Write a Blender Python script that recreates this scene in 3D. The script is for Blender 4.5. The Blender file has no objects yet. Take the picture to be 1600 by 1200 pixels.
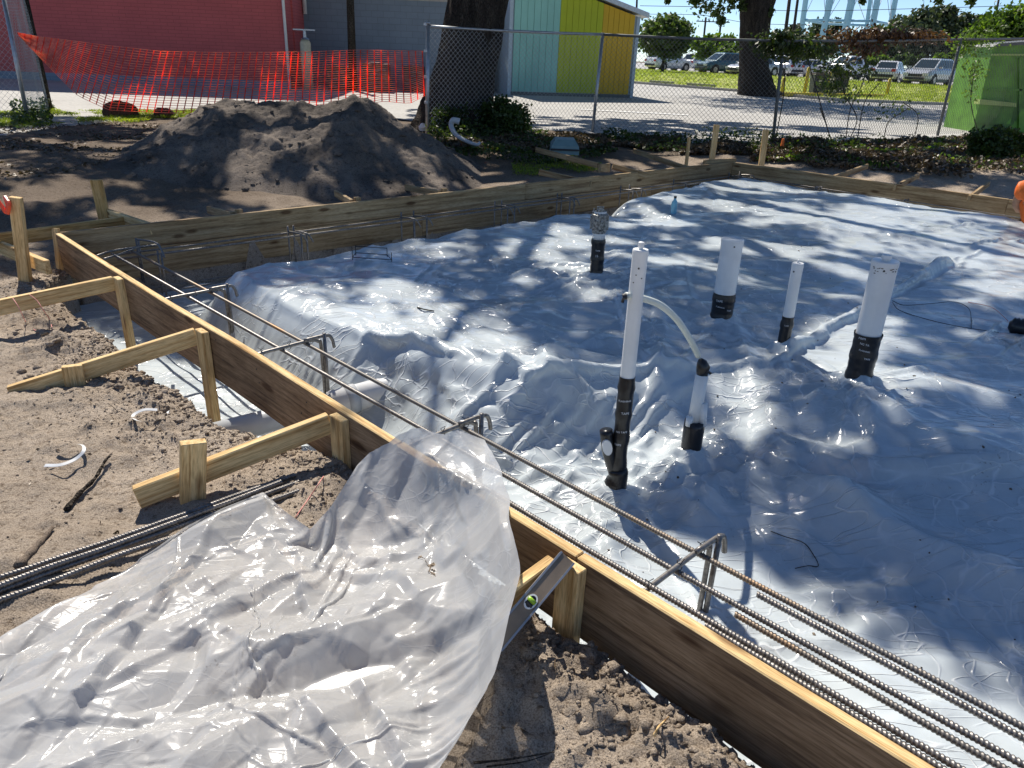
import bpy, bmesh, math, random
import numpy as np
from mathutils import Matrix, Vector
random.seed(7)
rng = np.random.default_rng(11)
SC = bpy.context.scene
COL = SC.collection
R = math.radians

# ------------------------------------------------------------------ camera
F_PX, PITCH, ROLL, EYE = 1150.0, R(24.1), R(2.4), 1.6
FWD = np.array([0, math.cos(PITCH), -math.sin(PITCH)])
RT0 = np.array([1.0, 0, 0]); UP0 = np.array([0, math.sin(PITCH), math.cos(PITCH)])
RT = math.cos(ROLL) * RT0 + math.sin(ROLL) * UP0
UP = -math.sin(ROLL) * RT0 + math.cos(ROLL) * UP0
cam_data = bpy.data.cameras.new('camera')
cam_data.sensor_width = 36.0
cam_data.lens = 36.0 * F_PX / 1600.0
cam_data.clip_start = 0.02
cam_data.clip_end = 2000
cam = bpy.data.objects.new('camera', cam_data)
COL.objects.link(cam)
cam.matrix_world = Matrix(((RT[0], UP[0], -FWD[0], 0), (RT[1], UP[1], -FWD[1], 0), (RT[2], UP[2], -FWD[2], EYE), (0, 0, 0, 1)))
SC.camera = cam

# ------------------------------------------------------------------ sky, sun, exposure
SUN_EL = R(50.0)
SUN_AZ = math.atan2(-0.39, 0.92)          # clockwise from +Y
SUN_DIR = np.array([math.sin(SUN_AZ) * math.cos(SUN_EL), math.cos(SUN_AZ) * math.cos(SUN_EL), math.sin(SUN_EL)])
world = bpy.data.worlds.new('World'); SC.world = world
world.use_nodes = True
wn = world.node_tree.nodes; wl = world.node_tree.links
bg = wn['Background']
sky = wn.new('ShaderNodeTexSky'); sky.sky_type = 'NISHITA'; sky.sun_disc = False
sky.sun_elevation = SUN_EL; sky.sun_rotation = SUN_AZ % (2 * math.pi)
sky.air_density = 0.75; sky.altitude = 1200; sky.dust_density = 0.0; sky.ozone_density = 4.0
wl.new(sky.outputs[0], bg.inputs[0]); bg.inputs[1].default_value = 0.096
sun_data = bpy.data.lights.new('sun', 'SUN')
sun_data.energy = 4.7; sun_data.angle = R(0.53); sun_data.color = (1.0, 0.93, 0.83)
sun = bpy.data.objects.new('sun', sun_data); COL.objects.link(sun)
sun.rotation_euler = Vector(SUN_DIR).to_track_quat('Z', 'Y').to_euler()
SC.view_settings.view_transform = 'Standard'
SC.view_settings.look = 'None'
SC.view_settings.exposure = 0.55
SC.view_settings.gamma = 1.0
SC.view_settings.use_curve_mapping = False
SC.cycles.max_bounces = 8; SC.cycles.transparent_max_bounces = 12
SC.cycles.diffuse_bounces = 3; SC.cycles.glossy_bounces = 3; SC.cycles.transmission_bounces = 4

# ------------------------------------------------------------------ geometry helpers
def ray(px, py): return FWD * F_PX + RT * (px - 800) - UP * (py - 600)
def at(px, py, z=0.0):
    d = ray(px, py); return np.array([0, 0, EYE]) + d * ((z - EYE) / d[2])
def atY(px, py, Y):
    d = ray(px, py); return np.array([0, 0, EYE]) + d * (Y / d[1])
def proj(P):
    P = np.asarray(P) - np.array([0, 0, EYE]); dep = P @ FWD
    return 800 + F_PX * (P @ RT) / dep, 600 - F_PX * (P @ UP) / dep
def depth(P): return float((np.asarray(P) - np.array([0, 0, EYE])) @ FWD)

FORM_Z = 0.25
A = at(95, 364, FORM_Z); B = at(1145, 253, FORM_Z); CC = at(1575, 311, FORM_Z)
U = at(1200, 1035, FORM_Z) - A; U /= np.linalg.norm(U)
V = np.array([-U[1], U[0], 0.0])
def W(s, t, z): return A * np.array([1, 1, 0]) + U * s + V * t + np.array([0, 0, z])
def ST(P):
    d = np.asarray(P) - A; return d[..., 0] * U[0] + d[..., 1] * U[1], d[..., 0] * V[0] + d[..., 1] * V[1]
def sst(px, py, z):
    s, t = ST(at(px, py, z)); return float(s), float(t)

def sm(a, b, x):
    t = np.clip((np.asarray(x, float) - a) / (b - a), 0, 1); return t * t * (3 - 2 * t)
def _hash(ix, iy, seed):
    h = (ix.astype(np.int64) * 374761393 + iy.astype(np.int64) * 668265263 + seed * 974711) & 0xffffffff
    h = ((h ^ (h >> 13)) * 1274126177) & 0xffffffff
    return ((h ^ (h >> 16)) & 0xffff) / 65535.0
def noise(x, y, seed=0):
    x = np.asarray(x, float); y = np.asarray(y, float)
    ix = np.floor(x); iy = np.floor(y); fx = x - ix; fy = y - iy
    fx = fx * fx * (3 - 2 * fx); fy = fy * fy * (3 - 2 * fy)
    a = _hash(ix, iy, seed); b = _hash(ix + 1, iy, seed); c = _hash(ix, iy + 1, seed); d = _hash(ix + 1, iy + 1, seed)
    return (a * (1 - fx) + b * fx) * (1 - fy) + (c * (1 - fx) + d * fx) * fy
def fbm(x, y, octv=4, seed=0, gain=0.5):
    s = 0; a = 1; tot = 0
    for k in range(octv):
        s = s + a * noise(x * 2 ** k + 17.3 * k, y * 2 ** k - 9.1 * k, seed + k); tot += a; a *= gain
    return s / tot                       # 0..1

def facet(x, y, seed=0):
    """random heights joined by flat triangles: sharp straight creases between planar patches (0..1)"""
    wx = x + .55 * (noise(x * .7, y * .7, seed + 50) - .5) * 2; wy = y + .55 * (noise(x * .7 + 9, y * .7 + 5, seed + 51) - .5) * 2
    ix = np.floor(wx); iy = np.floor(wy); fx = wx - ix; fy = wy - iy
    a = _hash(ix, iy, seed); b = _hash(ix + 1, iy, seed); c = _hash(ix, iy + 1, seed); d = _hash(ix + 1, iy + 1, seed)
    fl = _hash(ix, iy, seed + 77) > .5
    t1 = np.where(fx + fy < 1, a + (b - a) * fx + (c - a) * fy, d + (c - d) * (1 - fx) + (b - d) * (1 - fy))
    t2 = np.where(fx > fy, a + (b - a) * fx + (d - b) * fy, a + (d - c) * fx + (c - a) * fy)
    return np.where(fl, t1, t2)
def link(o, parent=None):
    COL.objects.link(o)
    if parent is not None:
        o.parent = parent
        if parent.type == 'EMPTY' and parent.get('_world', 0):
            o.matrix_parent_inverse = Matrix.Translation(parent.location).inverted()
    return o
def mk(name, verts, faces, mat, parent=None, smooth=False, uv=None):
    me = bpy.data.meshes.new(name)
    if isinstance(verts, np.ndarray) and isinstance(faces, np.ndarray):
        nv, nf, k = len(verts), len(faces), faces.shape[1]
        me.vertices.add(nv); me.vertices.foreach_set('co', verts.astype(np.float32).ravel())
        me.loops.add(nf * k); me.loops.foreach_set('vertex_index', faces.astype(np.int32).ravel())
        me.polygons.add(nf); me.polygons.foreach_set('loop_start', np.arange(0, nf * k, k, dtype=np.int32))
        me.update(calc_edges=True)
    else:
        me.from_pydata([tuple(map(float, v)) for v in verts], [], [tuple(int(i) for i in f) for f in faces]); me.update()
    if smooth: me.polygons.foreach_set('use_smooth', np.ones(len(me.polygons), bool))
    for m in (mat if isinstance(mat, (list, tuple)) else [mat]): me.materials.append(m)
    return link(bpy.data.objects.new(name, me), parent)
def tag(o, label=None, cat=None, group=None, kind=None):
    if label: o['label'] = label
    if cat: o['category'] = cat
    if group: o['group'] = group
    if kind: o['kind'] = kind
    return o
def thing(name, label, cat, loc=(0, 0, 0), group=None, worldspace=True, rotz=0):
    o = bpy.data.objects.new(name, None); o.empty_display_size = 0.1
    o.location = tuple(map(float, loc)); o.rotation_euler = (0, 0, rotz)
    COL.objects.link(o)
    if worldspace: o['_world'] = 1
    return tag(o, label, cat, group)

class Geo:
    def __init__(s): s.v = []; s.f = []
    def add(s, v, f):
        n = len(s.v); s.v += [tuple(map(float, p)) for p in v]; s.f += [tuple(int(i) + n for i in q) for q in f]; return s
    def box(s, c, h, rot=None):
        c = np.array(c, float); M = np.eye(3) if rot is None else np.array(rot)
        vs = [c + M @ (np.array([x, y, z]) * np.array(h)) for x in (-1, 1) for y in (-1, 1) for z in (-1, 1)]
        return s.add(vs, [(0, 1, 3, 2), (4, 6, 7, 5), (0, 4, 5, 1), (2, 3, 7, 6), (0, 2, 6, 4), (1, 5, 7, 3)])
    def quad(s, *p): return s.add(p, [tuple(range(len(p)))])
    def tube(s, pts, r, n=8, cap=True):
        v, f = tube(pts, r, n, cap); return s.add(v, f)
    def obj(s, name, mat, parent=None, smooth=False): return mk(name, s.v, s.f, mat, parent, smooth)

def frames(pts):
    pts = np.asarray(pts, float); T = np.gradient(pts, axis=0); T /= np.linalg.norm(T, axis=1)[:, None] + 1e-12
    ref = np.array([0, 0, 1.0]) if abs(T[0][2]) < 0.9 else np.array([1.0, 0, 0])
    N = []; n = np.cross(T[0], ref); n /= np.linalg.norm(n)
    for t in T:
        n = n - t * (n @ t); n /= np.linalg.norm(n) + 1e-12; N.append(n)
    N = np.array(N); return pts, T, N, np.cross(T, N)
def tube(pts, r, n=8, cap=True):
    pts, T, N, Bn = frames(pts); m = len(pts)
    r = np.broadcast_to(np.asarray(r, float), (m,))
    a = np.linspace(0, 2 * np.pi, n, endpoint=False)
    v = pts[:, None] + r[:, None, None] * (np.cos(a)[None, :, None] * N[:, None] + np.sin(a)[None, :, None] * Bn[:, None])
    v = v.reshape(-1, 3); i = np.arange(m - 1)[:, None] * n; j = np.arange(n)[None]; j2 = (j + 1) % n
    f = np.stack([i + j, i + j2, i + n + j2, i + n + j], -1).reshape(-1, 4)
    f = [tuple(q) for q in f]
    if cap: f += [tuple(range(n))[::-1], tuple((m - 1) * n + k for k in range(n))]
    return v, f
def smooth_path(pts, per=8):
    pts = [np.asarray(p, float) for p in pts]; out = []
    P = [2 * pts[0] - pts[1]] + pts + [2 * pts[-1] - pts[-2]]
    for i in range(1, len(P) - 2):
        for k in range(per):
            t = k / per; a, b, c, d = P[i - 1], P[i], P[i + 1], P[i + 2]
            out.append(0.5 * ((2 * b) + (c - a) * t + (2 * a - 5 * b + 4 * c - d) * t * t + (3 * b - a - 3 * c + d) * t ** 3))
    out.append(pts[-1]); return np.array(out)
def rebar_mesh(p0, p1, r=0.0065, sag=0.0, pitch=0.011, wob=0.004, seed=0):
    """ribbed reinforcing bar with slanted lugs"""
    p0 = np.asarray(p0, float); p1 = np.asarray(p1, float); L = np.linalg.norm(p1 - p0)
    n = int(L / pitch); off = np.array([0, .3, .42, .72]) * pitch; rad = np.array([1, 1, 1.2, 1.2])
    d = (np.arange(n)[:, None] * pitch + off[None]).ravel(); rr = np.tile(rad, n) * r
    u = d / L; T = (p1 - p0) / L; Nn = np.cross(T, [0, 0, 1.0]); Nn /= np.linalg.norm(Nn); Bn = np.cross(Nn, T)
    c = p0[None] + T[None] * d[:, None]
    c[:, 2] -= sag * 4 * u * (1 - u)
    c += Nn[None] * ((noise(u * 5, 0 * u + seed, 3) - .5) * 2 * wob)[:, None] + Bn[None] * ((noise(u * 5, 0 * u + seed, 9) - .5) * 2 * wob)[:, None]
    k = 8; a = np.linspace(0, 2 * np.pi, k, endpoint=False)
    v = c[:, None] + rr[:, None, None] * (np.cos(a)[None, :, None] * Nn + np.sin(a)[None, :, None] * Bn) + (np.cos(a) * 0.35 * r * 1.2)[None, :, None] * T
    m = len(d); i = np.arange(m - 1)[:, None] * k; j = np.arange(k)[None]; j2 = (j + 1) % k
    f = np.stack([i + j, i + j2, i + k + j2, i + k + j], -1).reshape(-1, 4)
    return v.reshape(-1, 3), f
def leaf_cloud(C, size, flat=0.0, aspect=0.55, seed=1):
    """one small folded leaf (2 triangles) at each centre"""
    g = np.random.default_rng(seed); n = len(C)
    d = g.normal(size=(n, 3)); d[:, 2] *= (1 - flat); d /= np.linalg.norm(d, axis=1)[:, None]
    e = g.normal(size=(n, 3)); e[:, 2] *= (1 - flat); e -= d * (e * d).sum(1)[:, None]; e /= np.linalg.norm(e, axis=1)[:, None]
    s = (size * g.uniform(.6, 1.35, n))[:, None] if np.isscalar(size) else size[:, None]
    nrm = np.cross(d, e)
    v = np.stack([C - d * s * .5, C + e * s * aspect * .5 + nrm * s * .08, C + d * s * .5, C - e * s * aspect * .5 + nrm * s * .08], 1).reshape(-1, 3)
    return v, np.arange(4 * n).reshape(-1, 4)

# ------------------------------------------------------------------ materials
def new_mat(name):
    m = bpy.data.materials.new(name); m.use_nodes = True
    nt = m.node_tree; b = nt.nodes['Principled BSDF']; return m, nt, b
def N_(nt, typ, **kw):
    n = nt.nodes.new(typ)
    for k, v in kw.items(): setattr(n, k, v)
    return n
def noise_fac(nt, scale=(1, 1, 1), ns=5.0, det=6, rough=.6, coord='Object', dist=0):
    tc = N_(nt, 'ShaderNodeTexCoord'); mp = N_(nt, 'ShaderNodeMapping'); mp.inputs['Scale'].default_value = scale
    nt.links.new(tc.outputs[coord], mp.inputs[0])
    n = N_(nt, 'ShaderNodeTexNoise'); n.inputs['Scale'].default_value = ns; n.inputs['Detail'].default_value = det
    n.inputs['Roughness'].default_value = rough; n.inputs['Distortion'].default_value = dist
    nt.links.new(mp.outputs[0], n.inputs['Vector']); return n
def ramp(nt, src, stops):
    r = N_(nt, 'ShaderNodeValToRGB'); e = r.color_ramp.elements
    e[0].position, e[0].color = stops[0][0], (*stops[0][1], 1)
    e[1].position, e[1].color = stops[-1][0], (*stops[-1][1], 1)
    for p, c in stops[1:-1]:
        x = e.new(p); x.color = (*c, 1)
    nt.links.new(src, r.inputs[0]); return r
def mix(nt, f, a, b, mode='MIX'):
    m = N_(nt, 'ShaderNodeMix'); m.data_type = 'RGBA'; m.blend_type = mode
    for i, x in ((0, f), (6, a), (7, b)):
        if hasattr(x, 'is_linked'): nt.links.new(x, m.inputs[i])
        elif isinstance(x, (int, float)): m.inputs[i].default_value = x
        else: m.inputs[i].default_value = (*x, 1)
    return m.outputs[2]
def bump(nt, b, h, strength=.5, dist=.01, prev=None):
    n = N_(nt, 'ShaderNodeBump'); n.inputs['Strength'].default_value = strength; n.inputs['Distance'].default_value = dist
    nt.links.new(h, n.inputs['Height'])
    if prev is not None: nt.links.new(prev, n.inputs['Normal'])
    nt.links.new(n.outputs[0], b.inputs['Normal']); return n.outputs[0]
def simple(name, c, rough=.6, metal=0.0, var=.12, ns=12, bs=.15, bd=.004, coord='Object', spec=.5):
    m, nt, b = new_mat(name)
    n = noise_fac(nt, ns=ns, coord=coord)
    lo = tuple(x * (1 - var * 1.6) for x in c); hi = tuple(min(1, x * (1 + var)) for x in c)
    r = ramp(nt, n.outputs[0], [(.3, lo), (.7, hi)])
    nt.links.new(r.outputs[0], b.inputs['Base Color']); b.inputs['Roughness'].default_value = rough
    b.inputs['Metallic'].default_value = metal; b.inputs['Specular IOR Level'].default_value = spec
    if bs: bump(nt, b, n.outputs[0], bs, bd)
    return m
def dirt_mat(name, dark, mid, light, moist=True):
    m, nt, b = new_mat(name)
    n1 = noise_fac(nt, ns=1.3, det=8, rough=.62); n2 = noise_fac(nt, ns=38, det=9, rough=.72); n3 = noise_fac(nt, ns=220, det=3, rough=.6)
    r1 = ramp(nt, n1.outputs[0], [(.32, mid), (.6, light)])
    r2 = ramp(nt, n2.outputs[0], [(.36, dark), (.47, (1, 1, 1)), (.62, (1.0, 1.0, 1.0)), (.75, (1.25, 1.22, 1.18))])
    c = mix(nt, .85, r1.outputs[0], r2.outputs[0], 'MULTIPLY')
    r3 = ramp(nt, n3.outputs[0], [(.38, (.45, .42, .4)), (.5, (1, 1, 1)), (.66, (1.3, 1.3, 1.3))])
    c = mix(nt, .7, c, r3.outputs[0], 'MULTIPLY')
    nt.links.new(c, b.inputs['Base Color']); b.inputs['Roughness'].default_value = .95; b.inputs['Specular IOR Level'].default_value = .15
    p = bump(nt, b, n2.outputs[0], .9, .025); bump(nt, b, n3.outputs[0], .7, .006, p)
    return m
def wood_mat(name, a, bcol, dark, weather=0.0, gr=1.0):
    m, nt, b = new_mat(name)
    oi = N_(nt, 'ShaderNodeObjectInfo')
    tc = N_(nt, 'ShaderNodeTexCoord'); ad = N_(nt, 'ShaderNodeVectorMath', operation='ADD')
    sc = N_(nt, 'ShaderNodeVectorMath', operation='SCALE'); cx = N_(nt, 'ShaderNodeCombineXYZ')
    nt.links.new(oi.outputs['Random'], cx.inputs[0]); nt.links.new(oi.outputs['Random'], cx.inputs[1]); nt.links.new(cx.outputs[0], sc.inputs[0]); sc.inputs['Scale'].default_value = 37
    nt.links.new(tc.outputs['Object'], ad.inputs[0]); nt.links.new(sc.outputs[0], ad.inputs[1])
    def nz(scale, ns, det, dist=0):
        mp = N_(nt, 'ShaderNodeMapping'); mp.inputs['Scale'].default_value = scale; nt.links.new(ad.outputs[0], mp.inputs[0])
        n = N_(nt, 'ShaderNodeTexNoise'); n.inputs['Scale'].default_value = ns; n.inputs['Detail'].default_value = det; n.inputs['Distortion'].default_value = dist
        nt.links.new(mp.outputs[0], n.inputs['Vector']); return n.outputs[0]
    g1 = nz((1.2, 26, 26), 2.0 * gr, 6, .4); g2 = nz((4, 60, 60), 5, 4); big = nz((1, 1, 1), 2.3, 5)
    r = ramp(nt, g1, [(.34, dark), (.46, a), (.62, bcol)])
    r2 = ramp(nt, g2, [(.35, (.62, .58, .52)), (.55, (1.05, 1.05, 1.05))])
    c = mix(nt, .75, r.outputs[0], r2.outputs[0], 'MULTIPLY')
    r3 = ramp(nt, big, [(.35, (.55, .5, .45)), (.55, (1, 1, 1))])
    c = mix(nt, .35 + weather * .4, c, r3.outputs[0], 'MULTIPLY')
    # knots
    mp = N_(nt, 'ShaderNodeMapping'); mp.inputs['Scale'].default_value = (2.2, 7, 7); nt.links.new(ad.outputs[0], mp.inputs[0])
    vo = N_(nt, 'ShaderNodeTexVoronoi'); vo.inputs['Scale'].default_value = 1.0; nt.links.new(mp.outputs[0], vo.inputs['Vector'])
    kr = ramp(nt, vo.outputs['Distance'], [(.09, (.20, .11, .06)), (.17, (1, 1, 1))])
    c = mix(nt, .8, c, kr.outputs[0], 'MULTIPLY')
    nt.links.new(c, b.inputs['Base Color']); b.inputs['Roughness'].default_value = .78; b.inputs['Specular IOR Level'].default_value = .25
    bump(nt, b, g1, .5, .004)
    return m
M = {}
M['ground'] = None
M['dirt'] = dirt_mat('sandy_dirt', (.42, .375, .33), (.345, .28, .215), (.50, .42, .335))
M['dirt_dark'] = dirt_mat('mound_dirt', (.3, .27, .25), (.095, .082, .072), (.23, .195, .165))
M['clod'] = dirt_mat('clod_dirt', (.4, .36, .33), (.2, .155, .12), (.33, .27, .21))
M['wood'] = wood_mat('pine_lumber', (.68, .47, .22), (.80, .61, .32), (.46, .28, .11))
M['wood_orange'] = wood_mat('fresh_orange_lumber', (.58, .36, .13), (.68, .46, .2), (.36, .2, .07))
M['wood_side'] = wood_mat('weathered_shaded_side', (.25, .165, .095), (.33, .225, .135), (.14, .09, .055), .6, 1.2)  # weathered grain, plus the shade of the board sides put into the colour
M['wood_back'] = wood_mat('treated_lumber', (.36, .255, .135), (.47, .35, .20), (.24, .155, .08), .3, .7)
M['steel'] = simple('bar_steel', (.23, .215, .20), .42, .6, .3, 60, .2, .001)
m, nt, b = new_mat('partly_rusty_bar'); n = noise_fac(nt, ns=1.6, det=6, rough=.7); r = ramp(nt, n.outputs[0], [(.50, (.17, .16, .15)), (.56, (.22, .18, .14)), (.66, (.30, .18, .09))])
nt.links.new(r.outputs[0], b.inputs['Base Color']); b.inputs['Roughness'].default_value = .5; b.inputs['Metallic'].default_value = .5; M['rust'] = m
M['wire'] = simple('tie_wire', (.04, .04, .045), .5, .5, .1, 30, 0)
M['pvc'] = simple('white_pvc', (.76, .77, .76), .33, 0, .05, 8, .03, .001)
M['pvc_grey'] = simple('grey_pvc', (.50, .52, .53), .4, 0, .06, 8, .03, .001)
M['tape'] = simple('black_tape', (.012, .012, .014), .28, 0, .3, 40, .5, .004)
M['print'] = simple('white_print', (.75, .76, .78), .6, 0, .05, 8, 0)
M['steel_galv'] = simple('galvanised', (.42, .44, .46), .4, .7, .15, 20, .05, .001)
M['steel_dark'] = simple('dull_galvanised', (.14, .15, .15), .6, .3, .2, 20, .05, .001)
M['leaf'] = None
M['clump_'] = simple('dried_mud', (.07, .045, .03), .9, 0, .3, 60, .2)
def leaf_mat(name, c1, c2, trans=.35):
    m, nt, b = new_mat(name)
    n = noise_fac(nt, ns=1.7, det=5, rough=.75); n2 = noise_fac(nt, ns=23, det=2)
    r = ramp(nt, n2.outputs[0], [(.35, c1), (.65, c2)])
    r1 = ramp(nt, n.outputs[0], [(.35, (.6, .6, .6)), (.65, (1.25, 1.25, 1.1))])
    c = mix(nt, 1.0, r.outputs[0], r1.outputs[0], 'MULTIPLY')
    nt.links.new(c, b.inputs['Base Color']); b.inputs['Roughness'].default_value = .5
    tr = N_(nt, 'ShaderNodeBsdfTranslucent'); ms = N_(nt, 'ShaderNodeMixShader'); ms.inputs[0].default_value = trans
    tint = mix(nt, 1.0, c, (1.5, 1.6, .6), 'MULTIPLY')
    nt.links.new(tint, tr.inputs[0]); nt.links.new(b.outputs[0], ms.inputs[1]); nt.links.new(tr.outputs[0], ms.inputs[2])
    nt.links.new(ms.outputs[0], nt.nodes['Material Output'].inputs[0]); return m
M['leaf'] = leaf_mat('oak_leaf', (.03, .05, .012), (.07, .11, .025))
M['leaf_bright'] = leaf_mat('bright_leaf', (.06, .12, .015), (.16, .24, .04), .45)
M['leaf_far'] = leaf_mat('far_leaf', (.045, .08, .03), (.10, .15, .055))
M['pine'] = leaf_mat('pine_leaf', (.035, .06, .03), (.08, .10, .05), .2)
M['leaf_red'] = leaf_mat('reddish_leaf', (.07, .03, .02), (.14, .07, .035), .3)
M['litter'] = leaf_mat('leaf_litter', (.06, .04, .025), (.19, .13, .08), .1)
M['grass'] = leaf_mat('grass_blade', (.20, .27, .03), (.38, .43, .07), .4)
def bark_mat(name, c1, c2):
    m, nt, b = new_mat(name)
    n = noise_fac(nt, scale=(1, 1, .28), ns=9, det=7, rough=.65, dist=.6); v = N_(nt, 'ShaderNodeTexVoronoi'); v.feature = 'DISTANCE_TO_EDGE'
    mp = N_(nt, 'ShaderNodeMapping'); mp.inputs['Scale'].default_value = (9, 9, 2.6); tc = N_(nt, 'ShaderNodeTexCoord')
    nt.links.new(tc.outputs['Object'], mp.inputs[0]); nt.links.new(mp.outputs[0], v.inputs['Vector'])
    r = ramp(nt, n.outputs[0], [(.35, c1), (.65, c2)]); r2 = ramp(nt, v.outputs[0], [(0, (.25, .25, .25)), (.2, (1, 1, 1))])
    nt.links.new(mix(nt, .9, r.outputs[0], r2.outputs[0], 'MULTIPLY'), b.inputs['Base Color']); b.inputs['Roughness'].default_value = .95
    b.inputs['Specular IOR Level'].default_value = .1
    p = bump(nt, b, v.outputs[0], 1, .05); bump(nt, b, n.outputs[0], .8, .03, p); return m
M['bark'] = bark_mat('oak_bark', (.035, .03, .027), (.10, .085, .07))
M['bark_far'] = bark_mat('far_bark', (.06, .05, .04), (.13, .11, .09))

def plastic_mat(name, tint, clear, rough=.22, bscale=1.0, trl=.25, bk=1.0, lk=1.0):
    """polyethylene film: milky diffuse + light passing through + sharp surface gloss"""
    m, nt, b = new_mat(name)
    n1 = noise_fac(nt, ns=2.2 * bscale, det=3, rough=.55)
    n3 = noise_fac(nt, ns=1.1, det=6, rough=.7)
    r = ramp(nt, n3.outputs[0], [(.35, tuple(x * .82 for x in tint)), (.62, tint)])
    n5 = noise_fac(nt, ns=46, det=4, rough=.8); n6 = noise_fac(nt, ns=1.7, det=4, rough=.65); mr5 = N_(nt, 'ShaderNodeMapRange'); mr5.inputs[1].default_value = .60; mr5.inputs[2].default_value = .68; nt.links.new(n5.outputs[0], mr5.inputs[0]); mr6 = N_(nt, 'ShaderNodeMapRange'); mr6.inputs[1].default_value = .52; mr6.inputs[2].default_value = .66; mr6.inputs[4].default_value = .75; nt.links.new(n6.outputs[0], mr6.inputs[0]); mm6 = N_(nt, 'ShaderNodeMath', operation='MULTIPLY'); nt.links.new(mr5.outputs[0], mm6.inputs[0]); nt.links.new(mr6.outputs[0], mm6.inputs[1])
    nt.links.new(r.outputs[0], b.inputs['Base Color']); b.inputs['Roughness'].default_value = rough; b.inputs['Specular IOR Level'].default_value = .6
    tc = N_(nt, 'ShaderNodeTexCoord'); wv = N_(nt, 'ShaderNodeMixRGB') if False else None
    def facets(scale, stretch, k):
        """straight ridges between shallow bowls, as in crumpled film"""
        mp = N_(nt, 'ShaderNodeMapping'); mp.inputs['Scale'].default_value = stretch; mp.inputs['Rotation'].default_value = (0, 0, k)
        nt.links.new(tc.outputs['Object'], mp.inputs[0]); ns = N_(nt, 'ShaderNodeTexNoise'); ns.inputs['Scale'].default_value = scale * .6; ns.inputs['Detail'].default_value = 3
        nt.links.new(mp.outputs[0], ns.inputs['Vector'])
        ad = N_(nt, 'ShaderNodeVectorMath', operation='MULTIPLY_ADD'); ad.inputs[1].default_value = (.9 / scale,) * 3; nt.links.new(ns.outputs['Color'], ad.inputs[0]); nt.links.new(mp.outputs[0], ad.inputs[2])
        vo = N_(nt, 'ShaderNodeTexVoronoi'); vo.inputs['Scale'].default_value = scale; nt.links.new(ad.outputs[0], vo.inputs['Vector']); return vo.outputs['Distance']
    # creases come in patches
    msk = N_(nt, 'ShaderNodeMapRange'); msk.inputs[1].default_value = .42; msk.inputs[2].default_value = .62; nt.links.new(n1.outputs[0], msk.inputs[0])
    m3_ = N_(nt, 'ShaderNodeMath', operation='MULTIPLY'); nt.links.new(facets(17 * bscale, (1, .45, 1), .5), m3_.inputs[0]); nt.links.new(msk.outputs[0], m3_.inputs[1])
    p = bump(nt, b, facets(3.4 * bscale, (1, .55, 1), .9), .10 * bk, .02); p = bump(nt, b, facets(7.5 * bscale, (.6, 1, 1), .2), .14 * bk, .006, p)
    p = bump(nt, b, m3_.outputs[0], .3 * bk, .004, p)
    # crease highlights painted pale into the colour: long wandering ones in three directions plus a fine crinkle net in patches
    def M2(op, a_, b_=None, c_=None):
        m_ = N_(nt, 'ShaderNodeMath', operation=op)
        for i_, x_ in enumerate((a_, b_, c_)):
            if x_ is None: continue
            if isinstance(x_, (int, float)): m_.inputs[i_].default_value = x_
            else: nt.links.new(x_, m_.inputs[i_])
        return m_.outputs[0]
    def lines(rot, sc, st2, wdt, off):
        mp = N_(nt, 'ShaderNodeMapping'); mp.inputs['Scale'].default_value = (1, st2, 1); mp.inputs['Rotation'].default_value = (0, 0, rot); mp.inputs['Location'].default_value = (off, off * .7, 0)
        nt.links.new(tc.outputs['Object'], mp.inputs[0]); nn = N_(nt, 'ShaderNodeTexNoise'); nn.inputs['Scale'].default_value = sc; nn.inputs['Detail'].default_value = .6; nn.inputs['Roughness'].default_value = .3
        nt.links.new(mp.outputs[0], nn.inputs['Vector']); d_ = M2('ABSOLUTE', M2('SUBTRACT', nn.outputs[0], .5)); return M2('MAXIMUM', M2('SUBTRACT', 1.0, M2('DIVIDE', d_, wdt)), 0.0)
    ve = N_(nt, 'ShaderNodeTexVoronoi'); ve.feature = 'DISTANCE_TO_EDGE'; ve.inputs['Scale'].default_value = 8 * bscale; mpv = N_(nt, 'ShaderNodeMapping'); mpv.inputs['Scale'].default_value = (1, .5, 1); mpv.inputs['Rotation'].default_value = (0, 0, 1.1)
    nt.links.new(tc.outputs['Object'], mpv.inputs[0]); adv = N_(nt, 'ShaderNodeVectorMath', operation='MULTIPLY_ADD'); adv.inputs[1].default_value = (.5,) * 3; nt.links.new(n1.outputs['Color'], adv.inputs[0]); nt.links.new(mpv.outputs[0], adv.inputs[2]); nt.links.new(adv.outputs[0], ve.inputs['Vector'])
    net_ = M2('MULTIPLY', M2('MAXIMUM', M2('SUBTRACT', 1.0, M2('DIVIDE', ve.outputs['Distance'], .05)), 0.0), msk.outputs[0])
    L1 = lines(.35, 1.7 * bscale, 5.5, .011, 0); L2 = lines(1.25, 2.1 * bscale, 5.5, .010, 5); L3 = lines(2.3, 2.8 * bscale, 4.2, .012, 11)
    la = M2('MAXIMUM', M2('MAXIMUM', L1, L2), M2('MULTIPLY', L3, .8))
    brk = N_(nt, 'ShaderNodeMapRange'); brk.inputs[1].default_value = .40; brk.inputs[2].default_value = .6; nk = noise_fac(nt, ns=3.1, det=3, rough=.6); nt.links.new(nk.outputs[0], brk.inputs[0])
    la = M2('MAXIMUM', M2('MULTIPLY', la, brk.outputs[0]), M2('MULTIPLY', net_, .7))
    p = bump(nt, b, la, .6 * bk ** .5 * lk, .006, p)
    colr = mix(nt, mm6.outputs[0], mix(nt, M2('MULTIPLY', la, .8 * lk), r.outputs[0], (.93, .95, .97)), (.16, .13, .10)); nt.links.new(colr, b.inputs['Base Color'])
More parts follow.
